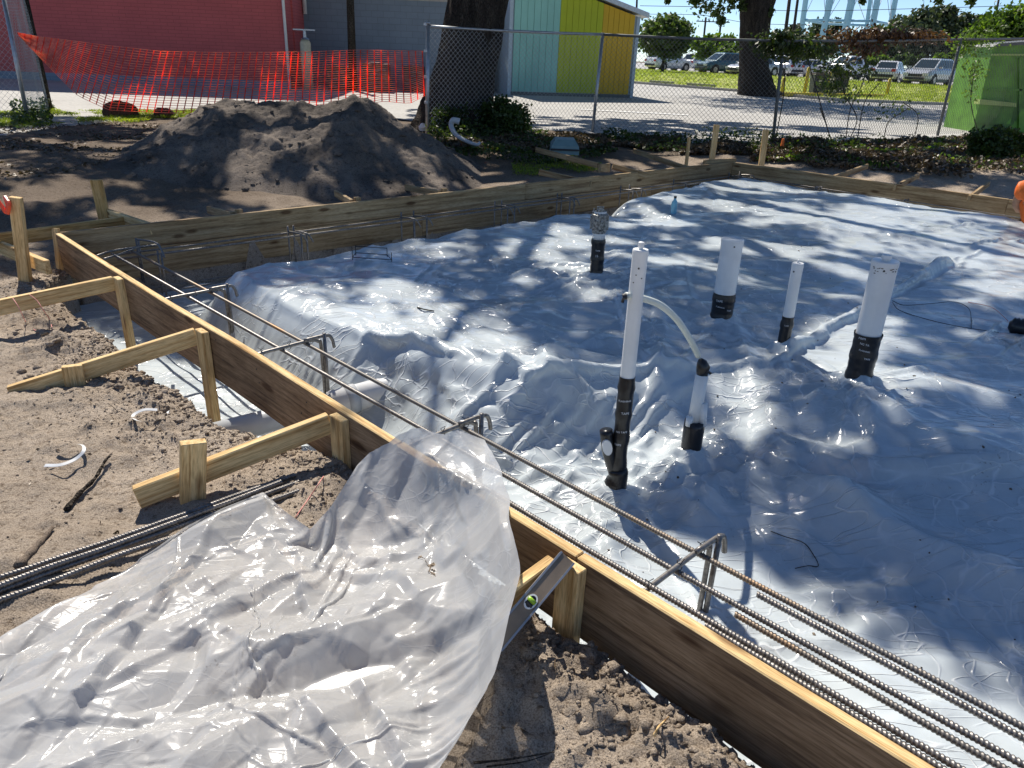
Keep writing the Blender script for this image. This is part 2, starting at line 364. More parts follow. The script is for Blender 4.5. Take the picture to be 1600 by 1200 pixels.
    tl = N_(nt, 'ShaderNodeBsdfTranslucent'); nt.links.new(r.outputs[0], tl.inputs[0]); nt.links.new(p, tl.inputs['Normal'])
    m1 = N_(nt, 'ShaderNodeMixShader'); m1.inputs[0].default_value = trl; nt.links.new(b.outputs[0], m1.inputs[1]); nt.links.new(tl.outputs[0], m1.inputs[2])
    out = m1
    if clear:
        tp = N_(nt, 'ShaderNodeBsdfTransparent'); m2 = N_(nt, 'ShaderNodeMixShader'); mr = N_(nt, 'ShaderNodeMapRange'); mr.inputs[1].default_value = .35; mr.inputs[2].default_value = .65; mr.inputs[3].default_value = clear - .2; mr.inputs[4].default_value = clear + .22; nt.links.new(n3.outputs[0], mr.inputs[0]); nt.links.new(M2('MULTIPLY', mr.outputs[0], M2('SUBTRACT', 1.0, M2('MULTIPLY', la, .7 * lk))), m2.inputs[0])
        gl = N_(nt, 'ShaderNodeBsdfGlossy'); gl.inputs['Roughness'].default_value = .12; nt.links.new(p, gl.inputs['Normal'])
        fr = N_(nt, 'ShaderNodeFresnel'); fr.inputs['IOR'].default_value = 1.5; nt.links.new(p, fr.inputs['Normal'])
        m3 = N_(nt, 'ShaderNodeMixShader'); nt.links.new(fr.outputs[0], m3.inputs[0]); nt.links.new(tp.outputs[0], m3.inputs[1]); nt.links.new(gl.outputs[0], m3.inputs[2])
        nt.links.new(m1.outputs[0], m2.inputs[1]); nt.links.new(m3.outputs[0], m2.inputs[2]); out = m2
    nt.links.new(out.outputs[0], nt.nodes['Material Output'].inputs[0]); return m
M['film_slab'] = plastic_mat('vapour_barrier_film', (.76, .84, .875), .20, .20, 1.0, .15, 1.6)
M['film_clear'] = plastic_mat('clear_film', (.80, .81, .81), .33, .24, 1.3, .38, 1.0, .22)

# ------------------------------------------------------------------ terrain heights
def s_back(t): return 0.40 * t / 9.0
def t_right(s): return 8.99 + 0.022 * (s - .4)
def bank(s):      # how far outside the near board the trench bank stands
    return -(0.27 * sm(.05, .5, s) * (1 - sm(3.2, 3.9, s)) + 0.055 * sm(3.2, 3.9, s)) - .012
def far_rise(s, t, Y):
    a = .3 * np.maximum(sm(.6, 4.2, -s), sm(9.3, 12.0, t))
    return a + .4 * sm(27, 52, Y)
def base_ground(X, Y):
    P = np.stack([X, Y, 0 * X], -1); s, t = ST(P)
    return far_rise(s, t, Y)
def hit(px, py, dz=0.0):
    """where the view ray meets the smooth terrain"""
    d = ray(px, py); d = d / np.linalg.norm(d); o = np.array([0, 0, EYE]); lo = 1.0
    k = lo
    while k < 400:
        p = o + d * k
        if p[2] < float(base_ground(np.array([p[0]]), np.array([p[1]]))[0]) + dz: break
        k *= 1.01
    a, b_ = k / 1.01, k
    for _ in range(25):
        m_ = (a + b_) / 2; p = o + d * m_
        if p[2] < float(base_ground(np.array([p[0]]), np.array([p[1]]))[0]) + dz: b_ = m_
        else: a = m_
    return o + d * b_
topc = [(-420, 1290), (-150, 1090), (0, 1004), (110, 945), (200, 893), (290, 828), (350, 800), (412, 778), (447, 812), (486, 842), (518, 812), (560, 752), (600, 718), (642, 697), (700, 699), (757, 701)]
topz = [.02, .02, .02, .02, .03, .04, .03, .03, .05, .06, .10, .14, .22, .275, .30, .29]
rgt = [(757, 701), (772, 752), (790, 812), (799, 868), (803, 930), (790, 1010), (772, 1090), (735, 1150), (700, 1195), (650, 1290), (600, 1400)]
rgz = [.29, .285, .28, .275, .27, .24, .19, .14, .10, .07, .05]
def in_poly(X, Y, poly):
    c = np.zeros(X.shape, bool); n = len(poly)
    for i in range(n):
        (x1, y1), (x2, y2) = poly[i], poly[(i + 1) % n]
        if abs(y2 - y1) < 1e-9: continue
        c ^= ((y1 > Y) != (y2 > Y)) & (X < (x2 - x1) * (Y - y1) / (y2 - y1) + x1)
    return c
SHEET_POLY = [tuple(at(*p, .03)[:2]) for p in topc[:12]] + [tuple(at(*p, .03)[:2]) for p in rgt[6:]] + [tuple(at(-400, 1480, .03)[:2])]
def ground_z(s, t, detail=True):
    X = A[0] + U[0] * s + V[0] * t; Y = A[1] + U[1] * s + V[1] * t
    z = far_rise(s, t, Y)
    near = 1 - sm(12, 20, np.hypot(X, Y))
    rough = (fbm(X * 1.1, Y * 1.1, 4, 5) - .5) * .11 + (fbm(X * 4.5, Y * 4.5, 4, 21) - .5) * .055
    # clumps of spoil close to the trench
    bw = np.exp(-((t - bank(s) + .22) / .22) ** 2) * (t < .1)
    lump = np.maximum(0, fbm(X * 7, Y * 7, 5, 31, .62) - .44)
    spoil = bw * (.035 + .27 * lump) * sm(.2, .9, s) * (.35 + .65 * np.maximum(noise(s * 1.3, 0 * s, 8), sm(4.6, 5.1, s)))
    fine = (fbm(X * 22, Y * 22, 3, 41, .6) - .5) * .017 + np.maximum(0, fbm(X * 13, Y * 13, 3, 61) - .55) * .06
    z = z + near * (rough + spoil + fine * (t > -4) * (t < .3))
    # shallow wheel tracks on the left background
    z = z + near * .05 * (fbm(X * .6 + Y * .4, Y * 1.9 - X * .6, 3, 77) - .5) * sm(0, -2, s)
    z = np.where(in_poly(X, Y, SHEET_POLY) & (t < .02), np.minimum(z, .0) - .07, z)
    # outside trench
    e = bank(s) + (noise(s * 6, 0 * s, 2) - .5) * .05 + (noise(s * 19, 0 * s, 3) - .5) * .025
    inside = (t < .05) & (s > -.04)
    z = np.where(inside, z * (1 - sm(e - .02, e + .04, t)) + (-.5) * sm(e - .02, e + .05, t), z)
    pit = (t >= .0) & (t < t_right(s) + .0) & (s > s_back(t) - .0) & (s < 9)
    z = np.where(pit, -.75, z)
    # paved area is a sheet of its own, slightly above this ground
    return z
def axis(parts):
    out = []
    for a, b_, st_ in parts: out.append(np.arange(a, b_ - st_ * .3, st_))
    return np.concatenate(out + [[parts[-1][1]]])
sA = axis([(-600, -60, 45), (-60, -10, 2.5), (-10, -.6, .085), (-.6, 6.6, .017), (6.6, 9, .1), (9, 60, 6), (60, 600, 60)])
tA = axis([(-600, -60, 60), (-60, -6, 4), (-6, -2.0, .09), (-2.0, .12, .0165), (.12, 8.9, .22), (8.9, 13, .06), (13, 24, .5), (24, 60, 3), (60, 600, 45)])
S_, T_ = np.meshgrid(sA, tA, indexing='ij')
Zg = ground_z(S_, T_)
Xg = A[0] + U[0] * S_ + V[0] * T_; Yg = A[1] + U[1] * S_ + V[1] * T_
def grid_faces(n, m):
    i = np.arange(n - 1)[:, None] * m; j = np.arange(m - 1)[None]
    return np.stack([i + j, i + m + j, i + m + j + 1, i + j + 1], -1).reshape(-1, 4)
# pavement outline in the ground plane
near_edge = [(-500, 300), (-60, 182), (0, 177), (120, 172), (330, 172), (480, 175), (600, 183), (700, 196), (930, 210), (1210, 226), (1300, 226), (1465, 216), (1540, 208), (1620, 206), (2200, 212)]
NE = np.array([hit(*p)[:2] for p in near_edge])
def paved(X, Y): return Y > np.interp(X, NE[:, 0], NE[:, 1])
Zg = np.where(paved(Xg, Yg), Zg - .07 - .4 * sm(22, 30, Yg), Zg)
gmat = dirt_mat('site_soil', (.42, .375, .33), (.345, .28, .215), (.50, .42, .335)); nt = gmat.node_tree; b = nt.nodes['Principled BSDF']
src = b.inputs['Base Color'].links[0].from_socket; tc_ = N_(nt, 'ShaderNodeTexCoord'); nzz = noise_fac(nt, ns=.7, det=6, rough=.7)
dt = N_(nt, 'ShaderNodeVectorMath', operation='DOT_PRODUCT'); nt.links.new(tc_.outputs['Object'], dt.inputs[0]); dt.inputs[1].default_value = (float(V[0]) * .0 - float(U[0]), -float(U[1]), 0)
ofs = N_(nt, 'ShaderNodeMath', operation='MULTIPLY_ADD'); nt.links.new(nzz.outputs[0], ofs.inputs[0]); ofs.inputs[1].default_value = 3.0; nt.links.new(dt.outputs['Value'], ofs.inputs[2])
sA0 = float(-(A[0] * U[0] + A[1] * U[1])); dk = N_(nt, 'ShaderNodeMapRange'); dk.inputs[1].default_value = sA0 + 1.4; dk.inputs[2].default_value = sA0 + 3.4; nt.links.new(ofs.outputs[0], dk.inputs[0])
nt.links.new(mix(nt, dk.outputs[0], src, mix(nt, 1.0, src, (.42, .395, .375), 'MULTIPLY')), b.inputs['Base Color'])  # darker earth behind the form, colour lowered further to deepen its shade
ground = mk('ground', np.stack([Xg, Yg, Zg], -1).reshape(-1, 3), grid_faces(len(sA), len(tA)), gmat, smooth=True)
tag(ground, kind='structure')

def sheet(name, poly_near, poly_far, mat, dz, nx=60, ny=30, kind='structure', rough=0):
    """strip between two ground polylines (given in world xy), draped on the terrain"""
    a = np.array(poly_near)[:, :2]; b_ = np.array(poly_far)[:, :2]
    u = np.linspace(0, 1, nx)
    def res(p):
        L = np.r_[0, np.cumsum(np.linalg.norm(np.diff(p, axis=0), axis=1))]; return np.stack([np.interp(u * L[-1], L, p[:, k]) for k in (0, 1)], -1)
    a = res(a); b_ = res(b_); w = np.linspace(0, 1, ny) ** 1.6
    P = a[:, None] * (1 - w)[None, :, None] + b_[:, None] * w[None, :, None]
    z = base_ground(P[..., 0], P[..., 1]) + dz
    if rough: z = z + rough * (fbm(P[..., 0] * 2, P[..., 1] * 2, 3, 5) - .5)
    o = mk(name, np.concatenate([P, z[..., None]], -1).reshape(-1, 3), grid_faces(nx, ny), mat, smooth=True)
    return tag(o, kind=kind)
def asphalt_mat():
    m, nt, b = new_mat('sunny_asphalt')
    n = noise_fac(nt, ns=.35, det=8, rough=.7); n2 = noise_fac(nt, ns=14, det=4)
    r = ramp(nt, n.outputs[0], [(.3, (.36, .35, .33)), (.65, (.47, .46, .43))]); r2 = ramp(nt, n2.outputs[0], [(.35, (.75, .75, .75)), (.6, (1.05, 1.05, 1.05))])
    nt.links.new(mix(nt, .8, r.outputs[0], r2.outputs[0], 'MULTIPLY'), b.inputs['Base Color']); b.inputs['Roughness'].default_value = .9
    bump(nt, b, n2.outputs[0], .2, .01); return m
M['asphalt'] = asphalt_mat()
M['concrete'] = simple('pale_concrete', (.45, .43, .39), .85, 0, .15, 6, .2, .01)
M['paint'] = simple('white_paint', (.75, .75, .73), .6, 0, .08, 6, 0)
M['yellow_paint'] = simple('yellow_paint', (.62, .46, .04), .55, 0, .15, 6, .05)
gm, nt, b = new_mat('lawn_soil')
n = noise_fac(nt, ns=.8, det=8, rough=.7); r = ramp(nt, n.outputs[0], [(.35, (.24, .29, .05)), (.5, (.34, .38, .07)), (.68, (.45, .42, .16))])
n2 = noise_fac(nt, ns=11, det=5); r2 = ramp(nt, n2.outputs[0], [(.35, (.65, .7, .5)), (.6, (1.1, 1.1, 1))])
nt.links.new(mix(nt, .9, r.outputs[0], r2.outputs[0], 'MULTIPLY'), b.inputs['Base Color']); b.inputs['Roughness'].default_value = .95; M['lawn'] = gm
bump(nt, b, n2.outputs[0], .6, .05)
far_w = [(NE[0, 0], 150), (-20, 230), (60, 240), (200, 240)]
rx_ = np.concatenate([[-220, -120, -60, -30], np.linspace(-18, 22, 110), [30, 50, 90, 150, 260]])
P_ = np.stack([np.repeat(rx_[:, None], 50, 1), np.interp(rx_, NE[:, 0], NE[:, 1])[:, None] + (250 * np.linspace(0, 1, 50) ** 2.4)[None]], -1)
road = tag(mk('road', np.concatenate([P_, base_ground(P_[..., 0], P_[..., 1])[..., None]], -1).reshape(-1, 3), grid_faces(len(rx_), 50), M['asphalt'], smooth=True), kind='structure')
gn = [hit(*p)[:2] for p in [(940, 126), (1000, 131), (1150, 143), (1300, 157), (1440, 163), (1560, 167), (2000, 190)]]
gf = [hit(*p)[:2] for p in [(940, 105), (1000, 109), (1150, 117), (1300, 125), (1440, 133), (1560, 139), (2000, 160)]]
grass_strip = sheet('grass_strip', gn, gf, M['lawn'], .06, 50, 14)
lot = sheet('parking_lot', gf, [(p[0] * 1.9, p[1] * 1.9) for p in gf], M['asphalt'], .03, 40, 12)
kerb = Geo()
for i in range(len(gn) - 1):
    p, q = np.array(gn[i]), np.array(gn[i + 1]); nseg = 4
    for k in range(nseg):
        a = p + (q - p) * k / nseg; c = p + (q - p) * (k + 1) / nseg; mid = (a + c) / 2; d = c - a; L = np.linalg.norm(d); d /= L
        z = float(base_ground(np.array([mid[0]]), np.array([mid[1]]))[0])
        kerb.box((mid[0], mid[1], z + .04), (L / 2, .09, .065), [[d[0], -d[1], 0], [d[1], d[0], 0], [0, 0, 1]])
tag(kerb.obj('kerb', M['concrete']), kind='structure')
# painted line
lp = [hit(*p)[:2] for p in [(905, 172), (960, 175), (1020, 178), (1075, 181)]]
lq = [hit(*p)[:2] for p in [(905, 171), (960, 173.8), (1020, 176.8), (1075, 179.7)]]
sheet('road_marking', lp, lq, M['paint'], .012, 12, 2)

# ------------------------------------------------------------------ compacted pad under the film
def pad_z(s, t, raw=False):
    """top of sand pad and trench floors inside the form"""
    edge = .52 + .06 * np.sin(s * 2.1) + 1.2 * sm(3.85, 4.75, s) - .35 * sm(5.6, 7.2, s)      # near side edge of pad (in t)
    wid = .38 + .30 * sm(2.7, 3.6, s) + .3 * sm(3.9, 4.7, s)
    a = sm(edge - wid * .6, edge + wid * .55, t)
    sb = 1.16 - .05 * np.cos(t * 1.7) - .3 * sm(4.9, 5.6, t)           # back side edge of pad (in s)
    b_ = sm(sb - .28, sb + .24, s)
    c = 1 - sm(8.15, 8.55, t)
    k = a * b_ * c
    floor = -.33 + .19 * sm(3.2, 4.5, s) + .0 * t
    k = k * (1 - .92 * np.exp(-((s - 3.36) / .27) ** 2) * (1 - sm(.34, .86, t)))
    notch = np.exp(-((t - 5.0) / .33) ** 2) * (1 - sm(1.0, 2.6, s)) * .10
    top = .125 + .012 * np.sin(t * 1.3) + .02 * sm(6, 7.5, t)
    # service trench around the stub-ups
    swale = .05 * np.exp(-((s - 4.4) / .6) ** 2 - ((t - 2.3) / .5) ** 2)
    ridge = 0.0
    z = floor + (top - floor) * k - notch * k - swale
    # a pipe lying below the film
    pa = np.array(sst(1215, 560, .12)); pb = np.array(sst(1478, 415, .12)); d = pb - pa; L = np.hypot(*d); d /= L
    al = (s - pa[0]) * d[0] + (t - pa[1]) * d[1]; pe = -(s - pa[0]) * d[1] + (t - pa[1]) * d[0]
    rr = .036 + .022 * sm(L * .55, L, al)
    z = np.maximum(z, z + np.sqrt(np.maximum(0, rr ** 2 - pe ** 2)) * 1.3 * sm(-.15, .35, al) * (1 - sm(L - .08, L + .12, al)))
    # beam-side fold bank running from the small stubs to the right
    z = z + .10 * np.exp(-((t - (1.28 + .06 * (s - 5))) / .11) ** 2) * sm(4.9, 5.5, s)
    z = z + .03 * (fbm(s * 1.3, t * 1.3, 2, 91) - .5)
    # outside the board the film hangs on in the trench
    z = np.where(t < -.02, np.minimum(z, -.30 + .05 * (fbm(s * 6, t * 6, 3, 5) - .5)), z)
    return z

# ------------------------------------------------------------------ film solver (position based, numpy)
def relax(P, rest_gain, support, steps=60, iters=3, grav=.0016, pin=None, bendk=.25, damp=.96, fric=.6, eps=.004, seed=3):
    P = P.copy(); n, m, _ = P.shape
    w = np.ones((n, m, 1)) if pin is None else (1.0 - pin)[..., None]
    sl = []
    def add(a, b_, k, gain=True):
        d = np.linalg.norm(P[a] - P[b_], axis=-1, keepdims=True)
        g = (rest_gain[a] + rest_gain[b_])[..., None] * .5 if gain else 1.0
        wa, wb = w[a], w[b_]; ws = wa + wb; ws[ws == 0] = 1
        sl.append((a, b_, d * g, wa / ws * k, wb / ws * k, k < .9))
    s_ = np.s_
    def pair(di, dj, k):
        # colour along the first non-zero axis so that no vertex is used twice in a batch
        if di:
            for c in range(2 * di):
                if c >= di: continue
                for off in (c, c + di):
                    ia = np.arange(off, n - di, 2 * di)
                    if len(ia) == 0: continue
                    i0, i1 = off, off + 2 * di * (len(ia) - 1) + 1
                    ja, jb = (slice(0, m - dj), slice(dj, m)) if dj >= 0 else (slice(-dj, m), slice(0, m + dj))
                    add((slice(i0, i1, 2 * di), ja), (slice(i0 + di, i1 + di, 2 * di), jb), k)
        else:
            for c in range(dj):
                for off in (c, c + dj):
                    ja = np.arange(off, m - dj, 2 * dj)
                    if len(ja) == 0: continue
                    j0, j1 = off, off + 2 * dj * (len(ja) - 1) + 1
                    add((slice(None), slice(j0, j1, 2 * dj)), (slice(None), slice(j0 + dj, j1 + dj, 2 * dj)), k)
    pair(0, 1, 1.0); pair(1, 0, 1.0); pair(1, 1, .95); pair(1, -1, .95); pair(0, 2, bendk); pair(2, 0, bendk)
    prev = P.copy()
    for it in range(steps):
        vel = (P - prev) * damp; prev = P.copy()
        P = P + vel * w; P[..., 2:3] -= grav * w
        for _ in range(iters):
            for a, b_, L, ka, kb, soft in sl:
                d = P[b_] - P[a]; ln = np.sqrt((d * d).sum(-1, keepdims=True)) + 1e-9
                c = d * ((ln - L) / ln)
                P[a] += c * ka; P[b_] -= c * kb
        h = support(P) + eps
        hitm = P[..., 2] < h
        P[..., 2] = np.where(hitm & (w[..., 0] > 0), h, P[..., 2])
        P[..., :2] = np.where(hitm[..., None], P[..., :2] * (1 - fric) + prev[..., :2] * fric, P[..., :2])
    return P

# ---- pipe positions (needed as pins for the film)
def foot(px, py):
    """point where the view ray meets the pad"""
    z = .1
    for _ in range(40):
        p = at(px, py, z); s, t = ST(p); z = .6 * z + .4 * float(pad_z(np.array([s]), np.array([t]))[0])
    return at(px, py, z)
PIPES = {  # top px, foot px, width px at top
    'capped': ((938, 330), (931, 441), 22), 'main': ((1001, 391), (960, 784), 27), 'wide': ((1145, 373), (1125, 508), 37),
    'thin': ((1247, 412), (1221, 553), 19), 'fat': ((1384, 408), (1338, 602), 43)}
PF = {}
for k, (tp, ft, wpx) in PIPES.items():
    f = foot(*ft); top = atY(tp[0], tp[1], f[1]); PF[k] = (f, top, wpx / 2 * depth(top) / F_PX * .91)
F6 = foot(1074, 737)
sq = np.arange(0, 7.0, .031); tq = np.arange(-.3, 8.86, .032)
SS, TT = np.meshgrid(sq, tq, indexing='ij')
SS = SS + s_back(TT) * np.clip(1 - SS / 3, 0, 1) + .02
P0 = np.stack([SS, TT, pad_z(SS, TT) + .006], -1)
P0[..., 2] += .008 * (fbm(SS * 3.1 + TT * 1.2, TT * 3.1 - SS, 2, 55) - .5)
gain = 1.012 + .05 * np.clip(fbm(SS * .7, TT * .7, 2, 66) * 2 - .75, 0, 1)
gain += .045 * np.exp(-((SS - 4.3) / .9) ** 2 - ((TT - 1.2) / .7) ** 2)       # loose folds round the service trench
pin = np.zeros(SS.shape); pin[0] = pin[-1] = 1; pin[:, 0] = pin[:, -1] = 1
for k, (f, top, r) in list(PF.items()) + [('six', (F6, F6, .05))]:
    s, t = ST(f); d = np.hypot(SS - s, TT - t)
    m_ = d < r + .03; pin[m_] = 1; P0[..., 2] += .05 * np.exp(-(d / .09) ** 2)
    gain += .05 * np.exp(-(d / .3) ** 2)
sp0 = np.array(sst(600, 566, .03)); d = np.hypot(SS - sp0[0], TT - sp0[1]); P0[..., 2] += .04 * np.exp(-(d / .12) ** 2)
PADG = pad_z(SS, TT)
def pad_support(P): return pad_z(P[..., 0], P[..., 1])
FILM = relax(P0, gain, lambda P: PADG, steps=46, iters=3, grav=.0011, pin=pin, bendk=.12, fric=.75)
def upsample(G_):
    """cubic midpoint refinement of a grid"""
    def ax0(a):
        mid = (a[:-1] + a[1:]) * .5
        if len(a) > 3: mid[1:-1] = (9 * (a[1:-2] + a[2:-1]) - (a[:-3] + a[3:])) / 16
        out = np.empty((2 * len(a) - 1,) + a.shape[1:]); out[0::2] = a; out[1::2] = mid; return out
    return ax0(ax0(G_).swapaxes(0, 1)).swapaxes(0, 1)
def add_crease(Zc, X_, Y_, p, q, h, wa, wb, step):
    """one fold line with a sharp crest, gentle on one side"""
    d = np.array(q) - p; L = np.hypot(*d)
    if L < 1e-4: return
    d = d / L; pad = max(wa, wb) * 1.1
    sel = (X_ > min(p[0], q[0]) - pad) & (X_ < max(p[0], q[0]) + pad) & (Y_ > min(p[1], q[1]) - pad) & (Y_ < max(p[1], q[1]) + pad)
    idx = np.nonzero(sel)
    if len(idx[0]) == 0: return
    x = X_[idx] - p[0]; y = Y_[idx] - p[1]; al = x * d[0] + y * d[1]; pe = -x * d[1] + y * d[0]
    u = np.clip(al / L, 0, 1); bend = .05 * L * np.sin(u * 3.14 + (p[0] * 7) % 3); pe = pe - bend * .5
    w = np.where(pe > 0, wa, wb); over = np.maximum(0, np.maximum(-al, al - L)); rr = np.abs(pe) / w + over / pad
    Zc[idx] += h * np.clip(1 - rr, 0, 1) * (.35 + .65 * np.sin(np.clip(u, .02, .98) * np.pi) ** .6)
FILM = upsample(FILM); cr = np.random.default_rng(5)
S2, T2, Z2 = FILM[..., 0], FILM[..., 1], FILM[..., 2]
def px_crease(pts, h, wa, wb):
    c = [ST(foot(*p)) for p in pts]
    for p, q in zip(c[:-1], c[1:]): add_crease(Z2, S2, T2, np.array(p), np.array(q), h, wa, wb, 0)
for pts, h in (([(600, 566), (800, 622)], .022), ([(600, 566), (700, 690)], .02), ([(600, 566), (480, 640)], .015), ([(600, 566), (560, 500), (500, 470)], .015), ([(600, 566), (770, 600), (850, 590)], .02), ([(400, 545), (430, 480), (520, 440)], .02),
               ([(640, 480), (760, 565)], .022), ([(700, 500), (820, 560), (900, 585)], .025), ([(540, 500), (700, 560), (840, 620)], .022), ([(580, 460), (650, 540)], .016), ([(830, 600), (880, 700)], .03), ([(800, 640), (900, 560)], .025), ([(850, 560), (855, 620), (930, 640)], .03),
               ([(940, 442), (990, 540), (1030, 610)], .03), ([(960, 440), (1040, 560)], .022), ([(1010, 470), (1030, 560), (1020, 660)], .035), ([(1120, 510), (1040, 640)], .025), ([(1135, 512), (1200, 640), (1200, 700)], .03), ([(1150, 512), (1300, 500)], .02), ([(1110, 500), (1010, 480)], .018),
               ([(1180, 505), (1340, 470)], .018), ([(1335, 612), (1200, 650)], .025), ([(1335, 612), (1310, 690)], .028), ([(1345, 640), (1360, 690), (1300, 730), (1270, 700)], .03), ([(1340, 610), (1450, 690), (1600, 740)], .03), ([(1360, 600), (1480, 570), (1600, 565)], .022), ([(1100, 500), (1060, 400)], .016),
               ([(1000, 790), (1110, 722), (1180, 765)], .045), ([(1110, 722), (1090, 800), (1040, 850)], .02), ([(1200, 705), (1250, 740), (1330, 760)], .05), ([(1330, 762), (1440, 755), (1610, 745)], .065), ([(1200, 735), (1330, 790), (1480, 800)], .045), ([(1310, 880), (1160, 800)], .022), ([(1190, 830), (1300, 840), (1400, 880)], .02),
               ([(1240, 930), (1420, 930), (1600, 880)], .022), ([(1350, 1000), (1480, 960), (1600, 940)], .02), ([(1090, 640), (1200, 640)], .02), ([(1180, 660), (1180, 760)], .018), ([(830, 560), (870, 480), (930, 445)], .018), ([(850, 900), (1000, 840)], .02), ([(880, 850), (1000, 940)], .02), ([(1060, 880), (1100, 980)], .018),
               ([(930, 830), (960, 900), (1050, 960)], .024), ([(800, 720), (900, 760), (950, 840)], .03), ([(720, 650), (780, 720), (860, 760)], .03), ([(1400, 690), (1600, 705)], .02), ([(1040, 300), (1160, 330), (1330, 330)], .018), ([(1260, 310), (1420, 322)], .02)):
    px_crease(pts, h * .9, cr.uniform(.12, .24), cr.uniform(.03, .05))
    if h > .017:
        for _ in range(2):
            j = cr.normal(0, 11, 2); px_crease([(x + j[0], y + j[1]) for x, y in pts], h * .35, .07, .018)
for k, (f, top, r) in PF.items():      # radiating tension folds
    s, t = ST(f)
    for a in np.arange(0, 6.28, .45) + cr.uniform(0, .4): L = cr.uniform(.18, .5); p = np.array([s + math.cos(a) * (r + .01), t + math.sin(a) * (r + .01)]); add_crease(Z2, S2, T2, p, p + L * np.array([math.cos(a + .1), math.sin(a + .1)]), cr.uniform(.008, .02), .07, .02, 0)
for _ in range(620):
    s, t = cr.uniform(.4, 6.6), cr.uniform(.2, 8.6); a = 6.28 * float(noise(s * .55, t * .55, 19)) + cr.normal(0, .45); L = cr.uniform(.12, .8)
    if float(noise(s * 1.1, t * 1.1, 23)) < .3: continue
    add_crease(Z2, S2, T2, np.array([s, t]), np.array([s + L * math.cos(a), t + L * math.sin(a)]), cr.uniform(.002, .009) * (1.5 if t < 2.2 else 1), cr.uniform(.05, .13), .018, 0)
ca, sa = math.cos(.5), math.sin(.5); SR = S2 * ca + T2 * sa; TR = -S2 * sa + T2 * ca
steep = np.exp(-((S2 - 4.2) / 1.0) ** 2 - ((T2 - 1.1) / .8) ** 2)
Z2 += (.042 + .07 * steep) * (facet(SR * 1.8, TR * 3.1, 401) - .4) + (.028 + .03 * steep) * (facet(SR * 4.3 + .3, TR * 7.4, 402) - .4) + (.008 + .008 * steep) * (facet(S2 * 11, T2 * 9, 403) - .5) * sm(.35, .6, noise(S2 * 1.2, T2 * 1.2, 404))
FILM[..., 2] = Z2
FX = A[0] + U[0] * FILM[..., 0] + V[0] * FILM[..., 1]; FY = A[1] + U[1] * FILM[..., 0] + V[1] * FILM[..., 1]
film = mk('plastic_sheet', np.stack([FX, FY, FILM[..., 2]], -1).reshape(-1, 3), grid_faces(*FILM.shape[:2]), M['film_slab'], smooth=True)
tag(film, 'wrinkled vapour barrier sheet spread over the sand pad inside the formwork', 'plastic sheet')
zpad = pad_z(SS[::2, ::2], TT[::2, ::2]) - .035
pad = mk('sand_pad', np.stack([A[0] + U[0] * SS[::2, ::2] + V[0] * TT[::2, ::2], A[1] + U[1] * SS[::2, ::2] + V[1] * TT[::2, ::2], zpad], -1).reshape(-1, 3), grid_faces(*zpad.shape), M['dirt_dark'], smooth=True)
tag(pad, kind='structure')
def film_z(P):
    s, t = ST(P); i = np.argmin((FILM[..., 0] - s) ** 2 + (FILM[..., 1] - t) ** 2); return float(FILM[..., 2].ravel()[i])

# ------------------------------------------------------------------ lumber
def board(name, p0, p1, h, th, mat, parent=None, up=(0, 0, 1), bev=.004, mats=None, droop=0):
    """board on edge from p0 to p1 (centre line of its top edge), height h, thickness th"""
    p0 = np.asarray(p0, float); p1 = np.asarray(p1, float); L = np.linalg.norm(p1 - p0); x = (p1 - p0) / L
    upv = np.asarray(up, float); y = np.cross(upv, x); y /= np.linalg.norm(y); z = np.cross(x, y)
    bm = bmesh.new(); bmesh.ops.create_cube(bm, size=1)
    for v in bm.verts: v.co = Vector((v.co.x * L, v.co.y * th, v.co.z * h - h / 2))
    bmesh.ops.bevel(bm, geom=bm.edges[:], offset=bev, segments=1, affect='EDGES')
    if L > 2:
        nseg = int(L / .35)
        for k in range(1, nseg):
            bmesh.ops.bisect_plane(bm, geom=bm.verts[:] + bm.edges[:] + bm.faces[:], plane_co=(-L / 2 + L * k / nseg, 0, 0), plane_no=(1, 0, 0))
        sd = random.random() * 50
        for v in bm.verts: v.co.y += (float(noise(v.co.x * .9 + sd, 0)) - .5) * .012; v.co.z += (float(noise(v.co.x * 1.1 + sd, 4)) - .5) * .007
    me = bpy.data.meshes.new(name); bm.to_mesh(me); bm.free()
    for m_ in (mats or [mat]): me.materials.append(m_)
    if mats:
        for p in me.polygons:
            if abs(p.normal.z) < .5: p.material_index = 1  # sides get the darker wood so the top reads as sunlit
    o = bpy.data.objects.new(name, me)
    c = (p0 + p1) / 2
    Mx = Matrix(((x[0], y[0], z[0], c[0]), (x[1], y[1], z[1], c[1]), (x[2], y[2], z[2], c[2]), (0, 0, 0, 1)))
    COL.objects.link(o)
    if parent is not None:
        o.parent = parent; o.matrix_parent_inverse = Matrix.Translation(parent.location).inverted()
    o.matrix_basis = Mx
    return o
